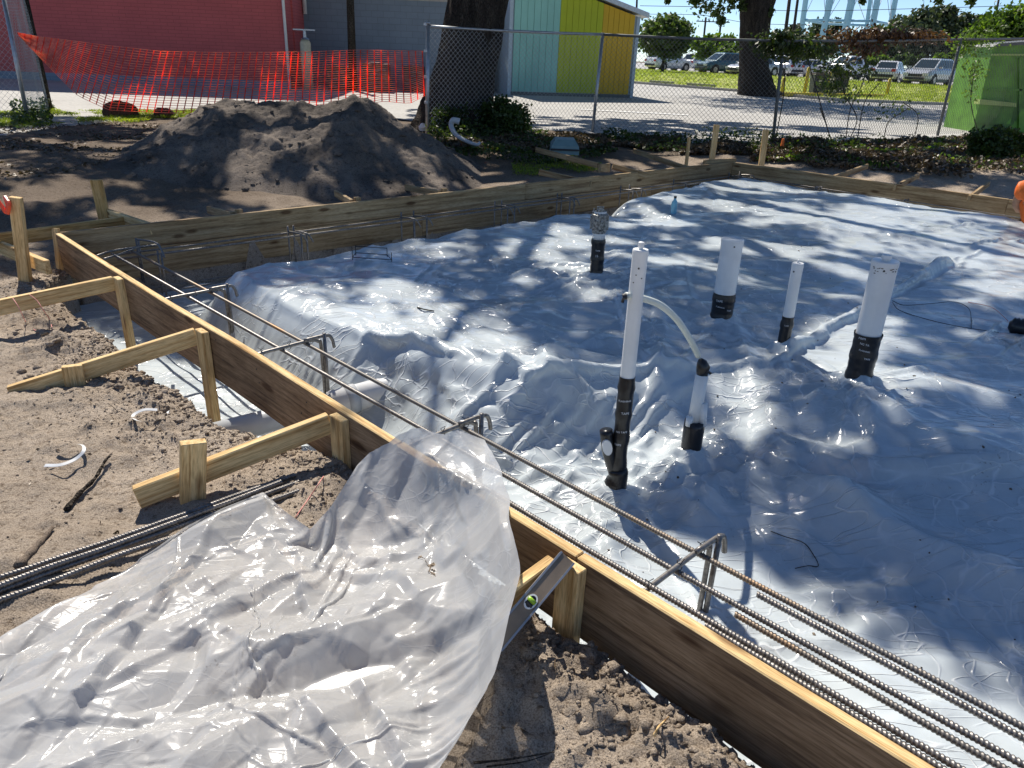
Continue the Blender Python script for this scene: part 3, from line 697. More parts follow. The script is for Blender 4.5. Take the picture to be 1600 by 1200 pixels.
def stake(name, p_top, p_bot, wide_dir, mat, parent=None, w=.089, th=.038):
    """vertical piece; wide_dir = horizontal direction of its wide side"""
    p_top = np.asarray(p_top, float); p_bot = np.asarray(p_bot, float)
    z = p_bot - p_top; L = np.linalg.norm(z); x = z / L; wd = np.asarray(wide_dir, float); wd = wd - x * (wd @ x); wd /= np.linalg.norm(wd); y = np.cross(wd, x)
    bm = bmesh.new(); bmesh.ops.create_cube(bm, size=1)
    for v in bm.verts: v.co = Vector((v.co.x * L, v.co.y * th, v.co.z * w))
    bmesh.ops.bevel(bm, geom=bm.edges[:], offset=.003, segments=1, affect='EDGES')
    me = bpy.data.meshes.new(name); bm.to_mesh(me); bm.free(); me.materials.append(mat)
    o = bpy.data.objects.new(name, me); c = (p_top + p_bot) / 2
    COL.objects.link(o)
    if parent is not None:
        o.parent = parent; o.matrix_parent_inverse = Matrix.Translation(parent.location).inverted()
    o.matrix_basis = Matrix(((x[0], y[0], wd[0], c[0]), (x[1], y[1], wd[1], c[1]), (x[2], y[2], wd[2], c[2]), (0, 0, 0, 1)))
    return o

# near form wall (its top inner edge runs along t = 0)
fw = thing('form_wall', 'long weathered form board with a bright top edge running diagonally across the foreground', 'formwork', W(3, -.02, 0))
sj1 = sst(621, 693, .25)[0]; sj2 = sst(906, 866, .25)[0]
for a, b_ in ((-.0, sj1), (sj1 + .003, sj2), (sj2 + .004, 8.4)):
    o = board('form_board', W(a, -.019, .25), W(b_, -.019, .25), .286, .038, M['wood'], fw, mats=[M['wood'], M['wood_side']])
# back form wall: two boards high
bw_ = thing('form_wall', 'back form wall of two stacked boards in front of the dirt pile', 'formwork', (A + B) / 2 * np.array([1, 1, 0]))
dAB = (B - A) / np.linalg.norm(B - A); nAB = np.array([-dAB[1], dAB[0], 0.0])     # outward
LAB = np.linalg.norm(B - A)
def AB(d, off, z): return A * np.array([1, 1, 0]) + dAB * d + nAB * off + np.array([0, 0, z])
for z, h, cuts in ((.25, .184, (.0, 4.75, LAB + .04)), (.062, .235, (.0, 3.3, 7.1, LAB + .04))):
    for a, b_ in zip(cuts[:-1], cuts[1:]):
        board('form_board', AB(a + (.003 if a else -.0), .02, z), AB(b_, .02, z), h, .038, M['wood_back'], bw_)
# right form wall
rw = thing('form_wall', 'far right form wall of stacked boards beside the leaf litter bank', 'formwork', (B + CC) / 2 * np.array([1, 1, 0]))
dBC = (CC - B) / np.linalg.norm(CC - B); nBC = np.array([-dBC[1], dBC[0], 0.0]); 
def BC(d, off, z): return B * np.array([1, 1, 0]) + dBC * d + nBC * off + np.array([0, 0, z])
for z, h, cuts in ((.25, .184, (.0, 3.66, 7.3)), (.062, .235, (.0, 2.4, 6.0, 7.3))):
    for a, b_ in zip(cuts[:-1], cuts[1:]):
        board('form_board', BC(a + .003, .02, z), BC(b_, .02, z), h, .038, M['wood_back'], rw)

# braces outside the near wall: stake against the board + kicker + ground stake
OUT = -V
def brace(label, top_px, bot_px, kick, gstake=None, mat=M['wood'], ztop=.235, group='timber braces holding the near form board', bulk=.089):
    s, t = sst(*top_px, ztop)
    tp = W(s, -.038 - .022, ztop); 
    e = thing('form_brace', label, 'timber brace', tp * np.array([1, 1, 0]), group)
    zb = -.42 if s < 3.7 else -.15
    bt = W(s + .0, -.06, zb)
    stake('stake', tp, bt, U, mat, e, w=bulk)
    if kick is not None:
        p0 = W(s - bulk / 2 - .02, -.075, ztop - .004); p1 = at(*kick[0], kick[1])
        board('kicker', p0, p1, .089, .038, mat, e)
        if gstake is not None:
            (tx, ty, tz), side = gstake
            wd = p1 - p0; wd[2] = 0
            g = at(tx, ty, tz); gb = g * np.array([1, 1, 0]) + np.array([0, 0, -.2])
            if side: g0_ = at(*side, 0.0); g = atY(tx, ty, g0_[1]); gb = g0_ + (g0_ - g) * .5
            stake('ground_stake', g, gb, wd, mat, e)
    return e
brace('second timber brace from the far left corner with pink string hanging over it', (191, 433), (205, 535), ((-40, 476), .215))
brace('third brace, its kicker sloping down into crumbly dirt', (316, 516), (345, 645), ((10, 604), .04), ((112, 571, .12), 0))
brace('brace nearest the bundle of loose bars, with a short stake standing beside its kicker', (528, 652), (558, 732), ((206, 762), .095), ((302, 690, .175), (301, 784)))
brace('brace under the spirit level beside the clear plastic', (897, 879), (910, 980), ((778, 932), .20))
nails = Geo()
for q in list(np.arange(.3, 8, .41)):
    for dz in (.03, .11):
        c = W(q + random.uniform(-.05, .05), -.0385, .25 - dz - random.uniform(0, .05)); nails.tube([c, c - V * .002], .0035, 6)
nails.obj('nail', M['wire'], fw)
# lone corner stake and left corner timber
s, t = sst(90, 362, .26)
e = thing('corner_stake', 'leaning stake nailed against the left corner of the form', 'stake', W(.0, -.08, 0), 'stakes round the left corner')
stake('post', at(87, 357, .27), W(.06, -.09, -.25), U, M['wood'], e, w=.07)
e = thing('tall_stake', 'tall pale stake at the left edge with a red ribbon', 'stake', at(38, 440, 0), 'stakes round the left corner')
gp = at(36, 437, -.0); stake('post', atY(24, 308, gp[1]), gp - np.array([0, 0, .15]), (1, .1, 0), M['wood'], e, w=.075, th=.05)
e = thing('tall_stake', 'tall orange tinted stake behind the left corner', 'stake', at(165, 355, .05), 'stakes round the left corner')
gp = at(168, 358, .05); stake('post', atY(150, 281, gp[1]), gp - np.array([0, 0, .2]), (1, .05, 0), M['wood_orange'], e, w=.09, th=.045)
tag(board('timber_rail', at(-60, 372, .22), at(195, 338, .22), .1, .04, M['wood_orange']), 'long orange lit timber lying level behind the left corner', 'timber')
tag(board('timber_rail', at(163, 325, .22), at(236, 349, .25), .09, .038, M['wood']), 'short timber angled to the top of the back form wall', 'timber')
tag(board('timber_rail', at(-60, 352, .16), at(73, 407, .16), .1, .04, M['wood']), 'timber with a dark sawn end in front of the tall left stake', 'timber')
# red ribbon
g = Geo(); p = atY(10, 309, gp[1] - .9)
rb = at(12, 320, .12)
yy = at(36, 437, 0)[1]
g.tube(smooth_path([atY(-4, 312, yy), atY(3, 322, yy), atY(9, 332, yy), atY(12, 322, yy), atY(8, 308, yy)], 5), .012, 6)
g.tube(smooth_path([atY(8, 308, yy), atY(14, 318, yy - .05), atY(12, 334, yy - .05)], 5), .014, 6)
M['orange'] = simple('safety_orange', (.85, .17, .02), .6, 0, .08, 30, .1)
M['red_net'] = simple('net_orange', (.90, .10, .035), .45, 0, .1, 3, 0)
tag(g.obj('marker_ribbon', M['red_net']), 'crumpled orange ribbon tied at the left edge stake', 'ribbon')
# stakes and kickers behind the back wall
def back_brace(label, tx, ty, kx, ky, w=.06):
    z = .275
    p = at(tx, ty, z); d = (p - A) @ dAB; q = AB(d, .085, z)
    e = thing('form_brace', label, 'timber brace', q * np.array([1, 1, 0]), 'braces behind the back form wall')
    stake('stake', q, q * np.array([1, 1, 0]) + np.array([0, 0, -.3]), dAB, M['wood_back'], e, w=w, th=.045)
    board('kicker', AB(d - .05, .10, .255), at(kx, ky, .15), .07, .035, M['wood_back'], e)
back_brace('stubby brace behind the back wall nearest the left corner', 368, 325, 325, 322)
back_brace('stubby brace behind the back wall at the foot of the dirt pile', 558, 308, 524, 297)
back_brace('taller stubby brace behind the middle of the back wall', 673, 289, 634, 288)
for lab, a, b_ in (('timber lying behind the back wall at the right foot of the dirt pile', (843, 264, .3), (925, 283, .2)),
                   ('timber running from the small wood block to the back wall', (958, 256, .34), (1012, 270, .24)),
                   ('long timber kicker near the far corner of the form', (991, 232, .3), (1078, 261, .24)),
                   ('thin grey lath lying from the utility box toward the back wall', (838, 230, .36), (934, 254, .36)),
                   ('timber kicker just past the far corner', (1150, 247, .3), (1100, 250, .3)),
                   ('timber leaning on the right wall nearest the far corner', (1356, 256, .32), (1303, 274, .24)),
                   ('timber leaning in the middle of the right wall', (1436, 271, .30), (1398, 289, .24)),
                   ('timber leaning on the right wall near the kneeling worker', (1546, 283, .3), (1515, 305, .24))):
    tag(board('timber_kicker', at(*a), at(*b_), .07, .035, M['wood_back']), lab, 'timber', 'loose timbers round the far walls')
g = Geo(); p = at(944, 262, .3); g.box(p, (.07, .04, .05), [[.9, -.4, 0], [.4, .9, 0], [0, 0, 1]])
tag(g.obj('wood_block', M['wood_back']), 'small wood block between the lath and the kicker timber', 'wood block')
for lab, a, b_, w in (('thin short stake left of the far corner', (1077, 215), (1073, 252), .05), ('tallest stake behind the far corner of the form', (1120, 195), (1112, 250), .09),
                      ('wide stake to the right of the far corner', (1197, 203), (1190, 258), .09)):
    gp = at(*b_, .15); tag(stake('stake', atY(*a, gp[1]), gp - np.array([0, 0, .15]), (1, 0, 0), M['wood'], None, w=w), lab, 'stake', 'stakes behind the far corner')

# ------------------------------------------------------------------ reinforcing steel
def bar(label, p0, p1, mat=M['steel'], r=.0065, ribs=True, sag=.0, seed=0, group=None):
    v, f = rebar_mesh(p0, p1, r, sag, seed=seed) if ribs else tube([np.asarray(p0) * (1 - k) + np.asarray(p1) * k - np.array([0, 0, sag * 4 * k * (1 - k)]) for k in np.linspace(0, 1, 14)], r, 6)
    if ribs: f = [tuple(q) for q in f]
    return tag(mk('reinforcing_bar', v, f, mat, None, smooth=True), label, 'steel bar', group)
ZB = .150
G1 = 'long bars beside the near form board'
bar('rust stained long bar farthest inside the near form board', W(.36, .345, ZB), W(8.2, .395, ZB), M['rust'], .0085, seed=1, group=G1)
bar('grey long bar in the middle of the near row, partly rusty', W(.42, .20, ZB), W(8.2, .275, ZB), M['steel'], .0085, seed=2, group=G1)
bar('long bar running closest along the top of the near form board', W(4.3, .088, .178), W(8.2, .125, .178), M['steel'], .0085, seed=3, group=G1)
sl_ = sst(1170, 900, ZB)[0]
bar('lapped bar lying just below the rust stained one at lower right', W(sl_ + .05, .362, ZB - .02), W(8.2, .372, ZB - .02), M['steel'], .0085, seed=4, group=G1)
sl_ = sst(1155, 945, ZB)[0]
bar('rusty lapped bar under the middle bar at lower right', W(sl_, .238, ZB - .02), W(8.2, .252, ZB - .02), M['rust'], .0085, seed=5, group=G1)
sl_ = sst(1110, 975, ZB)[0]
bar('lapped bar tucked under the one nearest the form board', W(sl_, .088, .163), W(8.2, .103, .163), M['steel'], .0085, seed=6, group=G1)
for i, (t_, z_) in enumerate(((.16, -.2), (.36, -.21))):
    bar('lower bar %s the footing trench along the near form board' % ('nearest the board in' if i == 0 else 'on the inner side of'), W(.4, t_, z_), W(5.2, t_, z_), M['steel'], .0065, ribs=False, seed=7 + i, group='bars at the bottom of the near trench')
# bars along the back wall
for i, (s_, z_, d0) in enumerate(((.26, .095, .25), (.38, .09, .3), (.31, .07, .28), (.28, -.2, .2), (.42, -.2, .2))):
    lab = ['long bar closest to the back form wall near the top', 'long bar on the outer side of the row along the back wall', 'dark bar slung slightly lower along the back wall',
           'bottom bar in the back trench nearest the wall', 'bottom bar in the back trench beside the sheet'][i]
    bar(lab, AB(d0, -s_ + .02, z_), AB(LAB - .2, -s_ + .02, z_), M['steel'], .0075, ribs=False, sag=.0, seed=20 + i, group='bars along the back form wall')
for i, (o_, z_) in enumerate(((.26, .095), (.38, .085))):
    bar('long bar along the right form wall, %s' % ('nearest the boards' if i == 0 else 'on the side of the sheet'), BC(.2, -o_, z_), BC(6.5, -o_, z_), M['steel'], .0075, ribs=False, seed=30 + i, group='bars along the right form wall')
def tie(p, parent, k=0):
    g = Geo(); q = np.asarray(p)
    a = [q + np.array([math.cos(x) * .013, .004 * math.sin(3 * x), math.sin(x) * .013]) for x in np.linspace(0, 6.3, 9)]
    g.tube(a, .0016, 4); g.tube([q, q + np.array([.008, -.004, .02]), q + np.array([.016 * (1 if k % 2 else -1), 0, .034])], .0016, 4)
    g.tube([q, q + np.array([-.004, .006, .022]), q + np.array([.012, .01, .03])], .0016, 4)
    return g.obj('tie_wire', M['wire'], parent)
def stirrup(label, s, t0=.06, t1=.44, ztop=.165, zb=-.24, r=.0095, group='bent bar stirrups in the near trench', skew=0.0):
    e = thing('stirrup', label, 'steel stirrup', W(s, .25, 0), group)
    g = Geo()
    path = [W(s, t0 + .0, ztop - .06), W(s, t0, ztop - .02), W(s + skew * .1, t0 + .025, ztop), W(s + skew * .5, (t0 + t1) / 2, ztop + .004), W(s + skew, t1 - .06, ztop + .004), W(s + skew, t1 - .015, ztop - .012), W(s + skew, t1, ztop - .05), W(s + skew, t1 + .005, zb)]
    P_ = smooth_path(path, 8); g.tube(P_, r, 8); g.obj('bent_bar', M['steel'], e, smooth=True)
    g = Geo(); g.tube([W(s + skew + .02, t1 + .012, zb), W(s + skew + .02, t1 + .012, ztop + .035)], r * 1.05, 8); g.obj('upright_bar', M['steel'], e, smooth=True)
    g = Geo(); g.tube(smooth_path([W(s + skew + .005, t1 - .10, ztop + .016), W(s + skew + .012, t1 + .03, ztop + .016), W(s + skew + .015, t1 + .06, ztop - .01), W(s + skew + .02, t1 + .068, ztop - .06)], 5), r, 8); g.obj('hook', M['steel'], e, smooth=True)
    for k, tt in enumerate((.1, .25, .38)): tie(W(s + skew * (tt / .45), tt, ztop - .002), e, k)
    g = Geo(); g.tube([W(s, t0, ztop), W(s, t0 - .004, -.1)], r * 1.2, 8); g.obj('board_side_leg', M['steel'], e, smooth=True)
    return e
for lab, px, py in (('large stirrup nearest the camera, beside the spirit level end of the form', 1020, 915), ('second nearest stirrup, beside the peak of the clear plastic', 650, 693),
                    ('third stirrup, beside the white drain pipe', 418, 550), ('fourth stirrup, at the left bulge of the sheet', 268, 466)):
    s, t = sst(px, py, .165); stirrup(lab, s, t0=.05)
# corner cage
s, t = sst(215, 385, .16)
e = thing('corner_stirrup', 'pair of crossed stirrups at the far left corner of the form', 'steel stirrup', W(s, .4, 0), 'bent bar stirrups in the near trench')
for (x0, y0), (x1, y1) in (((212, 372), (223, 440)), ((216, 374), (226, 442)), ((246, 392), (254, 460)), ((252, 396), (260, 462))):
    q = at(x1, y1, -.18); tp = atY(x0, y0, q[1]); g = Geo(); g.tube([tp, q], .0075, 8); g.obj('upright_bar', M['steel'], e, smooth=True)
g = Geo(); g.tube(smooth_path([at(213, 374, .2), at(240, 378, .2), at(250, 386, .18), at(257, 402, .14)], 6), .0075, 8); g.obj('hook', M['steel'], e, True)
g = Geo(); g.tube(smooth_path([at(150, 400, .17), at(175, 392, .17), at(215, 386, .17), at(250, 382, .17)], 6), .0075, 8); g.obj('bent_bar', M['steel'], e, True)
g = Geo(); g.tube(smooth_path([at(161, 405, .15), at(190, 396, .15), at(218, 385, .17)], 6), .0075, 8); g.obj('bent_bar', M['steel'], e, True)
# uprights along the back wall
def back_stirrup(px, py, k):
    p = at(px, py, .12); d = (p - A) @ dAB
    e = thing('stirrup', None, 'steel stirrup', AB(d, -.3, 0), 'stirrups along the back form wall')
    e['label'] = 'dark stirrup standing against the %s' % k
    for o_ in (.22, .40):
        g = Geo(); g.tube([AB(d + (.0 if o_ < .3 else .03), -o_, -.3), AB(d + (.0 if o_ < .3 else .03), -o_, .12 + (.03 if o_ < .3 else .0))], .0085, 6); g.obj('upright_bar', M['steel'], e, True)
    g = Geo(); g.tube(smooth_path([AB(d, -.22, .10), AB(d, -.38, .12), AB(d + .03, -.44, .105), AB(d + .06, -.46, .04)], 5), .0075, 6); g.obj('hook', M['steel'], e, True)
BS = [(434, 352, 'back wall above the left end of the sheet bulge'), (465, 360, 'back wall just right of the leftmost one'), (606, 330, 'back wall above the small wire support'), (646, 334, 'back wall below the taller stubby brace'),
      (748, 312, 'back wall at the middle of its length'), (796, 320, 'back wall left of the pipe with the ribbed cap'), (858, 301, 'back wall behind the ribbed cap pipe'), (897, 312, 'lower boards just left of the ribbed cap pipe'),
      (950, 290, 'back wall right of the ribbed cap pipe'), (998, 295, 'back wall behind the notch in the sheet'), (1032, 280, 'back wall above the far lobe of the sheet'), (1102, 267, 'back wall near the far corner'), (1131, 267, 'back wall closest to the far corner')]
for px, py, lab in BS: back_stirrup(px, py, lab)
for px, py, lab in ((1275, 292, 'left one of the first pair on the right form wall'), (1298, 288, 'right one of the first pair on the right form wall'), (1408, 314, 'left one of the second pair on the right form wall'), (1432, 307, 'right one of the second pair on the right form wall')):
    p = at(px, py, .12); d = (p - B) @ dBC
    e = thing('stirrup', 'small stirrup, ' + lab, 'steel stirrup', BC(d, -.3, 0), 'stirrups along the right form wall')
    for o_ in (.22, .38):
        g = Geo(); g.tube([BC(d, -o_, -.2), BC(d, -o_, .12)], .0085, 6); g.obj('upright_bar', M['steel'], e, True)
    g = Geo(); g.tube(smooth_path([BC(d, -.22, .10), BC(d, -.36, .12), BC(d + .02, -.42, .06)], 5), .0075, 6); g.obj('hook', M['steel'], e, True)
# bundle of loose bars on the dirt
for k, (a, b_, z) in enumerate((((-60, 925), (462, 742), .02), ((-60, 945), (470, 752), .018), ((-60, 962), (468, 765), .018), ((-60, 938), (440, 752), .035))):
    bar(['topmost of the loose bars bundled on the dirt', 'middle bar of the loose bundle on the dirt', 'lower bar of the loose bundle, next to the clear plastic', 'bar resting on top of the loose bundle'][k],
        at(*a, z + .018), at(*b_, z + .018), M['steel'], .009, seed=40 + k, group='loose bars bundled on the dirt')
# wire support on the sheet
g = Geo(); q = [at(*c_, 0) for c_ in ((551, 406), (612, 410), (605, 402), (556, 399))]; q = [at(*c_, film_z(at(*c_, .12)) + .004) for c_ in ((551, 406), (612, 410), (605, 402), (556, 399))]
for i in range(4): g.tube([q[i] + [0, 0, .02], q[(i + 1) % 4] + [0, 0, .02]], .003, 5)
for p in q: g.tube([p, p + [0, 0, .075]], .003, 5)
g.tube([q[2] + [0, 0, .07], q[3] + [0, 0, .07]], .003, 5)
tag(g.obj('wire_support', M['wire']), 'small rectangular wire bar support standing on the sheet near the back wall', 'wire support')

# ------------------------------------------------------------------ stub-up pipes
def wrap_text(txt, c0, ax, r, ang, h, size, parent, name='print', up=True, tilt=0):
    """flat lettering bent round a pipe: c0 axis point at height 0, ax unit axis, ang facing angle"""
    cu = bpy.data.curves.new('t', 'FONT'); cu.body = txt; cu.size = size; cu.resolution_u = 2; cu.align_x = 'CENTER'
    o = bpy.data.objects.new('t', cu); me = o.to_mesh(); 
    vs = np.array([v.co[:] for v in me.vertices]); fs = [tuple(p.vertices) for p in me.polygons]; o.to_mesh_clear()
    bpy.data.objects.remove(o); bpy.data.curves.remove(cu)
    if len(vs) == 0: return
    x, y = vs[:, 0], vs[:, 1]
    x, y = x * math.cos(tilt) - y * math.sin(tilt), x * math.sin(tilt) + y * math.cos(tilt)
    e1 = np.cross(ax, [0, 1.0, 0]); e1 /= np.linalg.norm(e1); e2 = np.cross(ax, e1)
    a = ang + x / r
    P = c0 + ax * (h + y)[:, None] + (r + .0015) * (np.cos(a)[:, None] * e1 + np.sin(a)[:, None] * e2)
    return mk(name, P, fs, M['print'], parent)
CAMA = {}
def facing(c0, ax):
    e1 = np.cross(ax, [0, 1.0, 0]); e1 /= np.linalg.norm(e1); e2 = np.cross(ax, e1)
    d = np.array([0, 0, EYE]) - c0; return math.atan2(d @ e2, d @ e1)
def stub(key, label, tape_px, lines, holes=(), cap='knob', cat='pipe'):
    f, top, r = PF[key]; zf = film_z(f) - .06
    ax = (top - f) / np.linalg.norm(top - f); f = f + ax * ((zf - f[2]) / ax[2]); L = float((top - f) @ ax)
    e = thing('stub_pipe', label, cat, f, 'white pipes standing up through the sheet')
    tp = atY(tape_px[0], tape_px[1], top[1]); Lt = float((tp - f) @ ax)
    # axis must follow the lean
    g = Geo(); g.tube([f + ax * k for k in np.linspace(Lt - .02, L, 6)], r, 28, cap=False)
    g.obj('pipe', M['pvc'], e, smooth=True)
    g = Geo(); ks = np.linspace(-.16, Lt, 30); rr = r + .002 + .0022 * np.array([random.random() for _ in ks])
    rr = rr + .004 * (np.sin(ks * 55) > .55); g.tube([f + ax * k for k in ks], rr, 26, cap=False); g.obj('tape_wrap', M['tape'], e, smooth=True)
    g = Geo()
    if cap:
        n = 28; v, fc = tube([top + ax * k for k in (-.022, -.002, .0, .004)], [r * 1.035, r * 1.035, r * 1.02, r * .97], n); g.add(v, fc)
        if cap == 'knob': g.tube([top + ax * k for k in (.003, .012, .014, .03, .033)], [r * .3, r * .3, r * .42, r * .38, r * .12], 10)
        if cap == 'small': g.tube([top + ax * k for k in (.003, .02, .022)], [r * .22, r * .2, r * .1], 8)
        g.obj('cap', M['pvc'], e)
    fa = facing(top, ax)
    e1 = np.cross(ax, [0, 1.0, 0]); e1 /= np.linalg.norm(e1); e2 = np.cross(ax, e1)
    for (hx, hy, hr) in holes:      # dark dots: (offset across in radians, distance below top, radius)
        a = fa + hx; c = top - ax * hy + (r - .004) * (math.cos(a) * e1 + math.sin(a) * e2); nn = math.cos(a) * e1 + math.sin(a) * e2
        g = Geo(); g.tube([c, c + nn * .0055], hr, 10); g.obj('hole', M['wire'], e)
    for i, (txt, dh, size, dx) in enumerate(lines):
        wrap_text(txt, f, ax, r + .006, fa + dx, Lt - dh, size * .72, e, tilt=random.uniform(-.12, .12))
    return e, f, top, ax, r, L, Lt
stub('main', 'tallest slim white pipe, nearest the camera, with a hose leaving its side', (990, 588), [('FLASHING', .10, .016, 0), ('TAPE', .155, .020, .2), ('NG TAPE', .24, .016, 0), ('TAPE', .30, .018, -.3)],
     [(0.0, .062, .0035), (-.25, .088, .0024), (-.5, .118, .0024), (.5, .1, .0024)], 'knob')
stub('wide', 'broad white pipe in the middle of the group behind the hose', (1128, 457), [('TAPE', .045, .026, -.35), ('FLASHING', .08, .016, -.2), ('TAPE', .10, .02, .6)], [(.25, .035, .005)], 'flat')
stub('thin', 'thinnest white pipe, between the two broad pipes', (1231, 494), [('TAPE', .05, .014, 0)], [(-.5, .04, .005)], 'small')
stub('fat', 'thick white pipe farthest right with a dirty smeared cap', (1354, 520), [('rem', .02, .03, -.35), ('NG TA', .047, .02, -.1), ('FLASHING', .08, .016, 0), ('TAPE', .12, .018, .3)], [(.05, .035, .005)], 'knob')
e, f, top, ax, r, L, Lt = stub('capped', 'short pipe near the back wall topped by a ribbed grey metal cap', (934, 373), [('TAPE', .08, .02, 0), ('15', .12, .03, -.1)], (), None)
g = Geo()
tt = [top + ax * k for k in (-.15, -.12, -.115, -.06, -.055, -.02, -.015, 0)]
g.tube(tt, [r * 1.12, r * 1.2, r * 1.34, r * 1.38, r * 1.28, r * 1.3, r * 1.05, r * .95], 16)
e1 = np.cross(ax, [0, 1.0, 0]); e1 /= np.linalg.norm(e1); e2 = np.cross(ax, e1)
for k in range(9):
    a = k * 2 * math.pi / 9; d = math.cos(a) * e1 + math.sin(a) * e2
    g.tube([top + ax * -.125 + d * r * 1.36, top + ax * -.03 + d * r * 1.36], .006, 5)
g.tube([top, top + ax * .012], r * .62, 10); g.box(top + ax * .02, (r * .55, r * .18, .012)); g.tube([top + ax * -.02 + e1 * r * 1.2, top + ax * .02 + e1 * r * .9], .006, 5)
M['cap_metal'] = simple('ribbed_cap_metal', (.30, .30, .28), .4, .5, .7, 70, .3, .002)
g.obj('ribbed_cap', M['cap_metal'], e)
g = Geo(); g.tube([top + ax * -.2, top + ax * -.1], r * 1.01, 20); g.obj('pipe_neck', M['pvc'], e, True)
# dirt smear on the fat pipe rim
f, top, r = PF['fat']
# taped foot of the main pipe with its side branch
f, top, r = PF['main']; ax = (top - f) / np.linalg.norm(top - f); zf = film_z(f)
e = thing('taped_branch', 'black taped branch fitting with a white open end at the foot of the tallest pipe', 'pipe fitting', f)
g = Geo(); kk = np.linspace(-.2, .17, 18)
g.tube([f + ax * k + np.array([.006 * math.sin(k * 60), 0, 0]) for k in kk], [r * (1.55 + .16 * math.sin(k * 90) + .1 * random.random() - .8 * max(0, k - .1) * 5) for k in kk], 18); g.obj('lower_wrap', M['tape'], e, True)
b0 = atY(957, 728, f[1]); b1 = atY(947, 672, f[1] - .01); bb = [b0 + [0, 0, -.04], b0, (b0 + b1) / 2 + [-.008, 0, 0], b1]
g = Geo(); g.tube(smooth_path([b0 + np.array([.03, 0, -.07]), b0, (b0 * .5 + b1 * .5) + np.array([-.006, -.005, 0]), b1], 5), r * .92, 16, cap=True); g.obj('branch', M['tape'], e, True)
# white cleanout plug facing the camera
q = atY(949, 700, f[1] - r * 1.5); g = Geo(); v = []
for k in range(14):
    a = k * 2 * math.pi / 14; v.append(q + np.array([math.cos(a) * .021 + .0, 0, math.sin(a) * .036]) + np.array([-.006 * math.sin(a), -.0, 0]))
v2 = [p + np.array([0, .02, 0]) for p in v]
g.add(v + v2, [tuple(range(14))[::-1]] + [(i, (i + 1) % 14, 14 + (i + 1) % 14, 14 + i) for i in range(14)]); g.obj('white_opening', M['pvc'], e)
# small conduit group with the taped knob and hose
zf = film_z(F6) - .05; f6 = F6 * np.array([1, 1, 0]) + np.array([0, 0, zf]); Y6 = F6[1]
e = thing('taped_conduits', 'cluster of small conduits bound in black tape with one thinner pipe rising from it', 'pipe', f6)
def cy(x0, y0, x1, y1, wpx, n=16, dy=0):
    a = atY(x0, y0, Y6 + dy); b_ = atY(x1, y1, Y6 + dy); return a, b_, wpx / 2 * depth(b_) / F_PX
a, b_, r = cy(1074, 738, 1086, 657, 31); g = Geo(); kk = np.linspace(-1.1, 1, 20); g.tube([a + (b_ - a) * k for k in kk], [r * (1 + .06 * random.random()) for _ in kk], 18); o = g.obj('tape_wrap', M['tape'], e, True)
axx = (b_ - a) / np.linalg.norm(b_ - a); fa = facing(b_, axx)
for txt, h, sz, dx in (('TAPE', .125, .02, .1), ('FLASHING', .09, .012, .2), ('TAPE', .05, .016, -.2)): wrap_text(txt, a, axx, r + .004, fa + dx, h, sz, e)
a, b_, r = cy(1083, 665, 1097, 585, 20); g = Geo(); g.tube([a, b_], r, 18); g.obj('riser', M['pvc'], e, True)
a, b_, r = cy(1097, 665, 1100, 630, 12, dy=-.015); g = Geo(); g.tube([a, b_], r, 14); g.obj('short_conduit', M['pvc'], e, True)
a, b_, r = cy(1076, 665, 1078, 651, 11, dy=-.02); g = Geo(); g.tube([a, b_], r, 14); g.obj('short_conduit', M['pvc'], e, True)
g = Geo(); q = atY(1096, 578, Y6); 
g.tube([q + np.array([.0, 0, -.03]), q + np.array([.004, 0, -.01]), q + np.array([.006, 0, .012]), q + np.array([-.004, 0, .036]), q + np.array([-.012, 0, .05])], [.019, .026, .03, .022, .009], 12)
g.tube([q + np.array([.01, 0, -.03]), q + np.array([.02, -.005, .0]), q + np.array([.042, -.01, -.012])], [.012, .012, .005], 8)
g.tube([q + np.array([.018, -.01, .0]), q + np.array([.02, -.015, -.045])], [.012, .005], 8)
g.obj('taped_knob', M['tape'], e, True)
fm, tm, rm = PF['main']; hy = fm[1]
hs = smooth_path([atY(978, 462, hy - .02), atY(1003, 466, hy + .02), atY(1032, 477, hy + .06), atY(1058, 500, hy + .12), atY(1078, 530, (hy + Y6) / 2 + .05), atY(1091, 556, Y6)], 8)
g = Geo(); g.tube(hs, .0135, 12); M['hose'] = simple('milky_hose', (.62, .66, .60), .35, 0, .05, 9, 0)
e2_ = thing('hose', 'milky curved hose arching from the tallest pipe to the taped conduits', 'hose', hs[0]); g.obj('hose_tube', M['hose'], e2_, True)
g = Geo(); p = atY(975, 464, hy - .03); g.tube([p + [-.006, 0, 0], p + [.01, 0, 0.002]], [.013, .013], 8); g.tube([p + [0, 0, 0], p + [-.004, 0, -.022]], .006, 6); g.obj('hose_plug', M['tape'], e2_)
# black coil at the right edge
g = Geo(); p0 = foot(1572, 519) + [0, 0, .05]; p1 = foot(1640, 532) + [0, 0, .05]
kk = np.linspace(0, 1, 22); g.tube([p0 + (p1 - p0) * k for k in kk], [.052 + .006 * math.sin(k * 70) - .03 * max(0, .1 - k) * 10 for k in kk], 18)
tag(g.obj('tape_roll', M['tape'], None, True), 'black wrapped roll lying on the sheet at the right edge', 'roll')
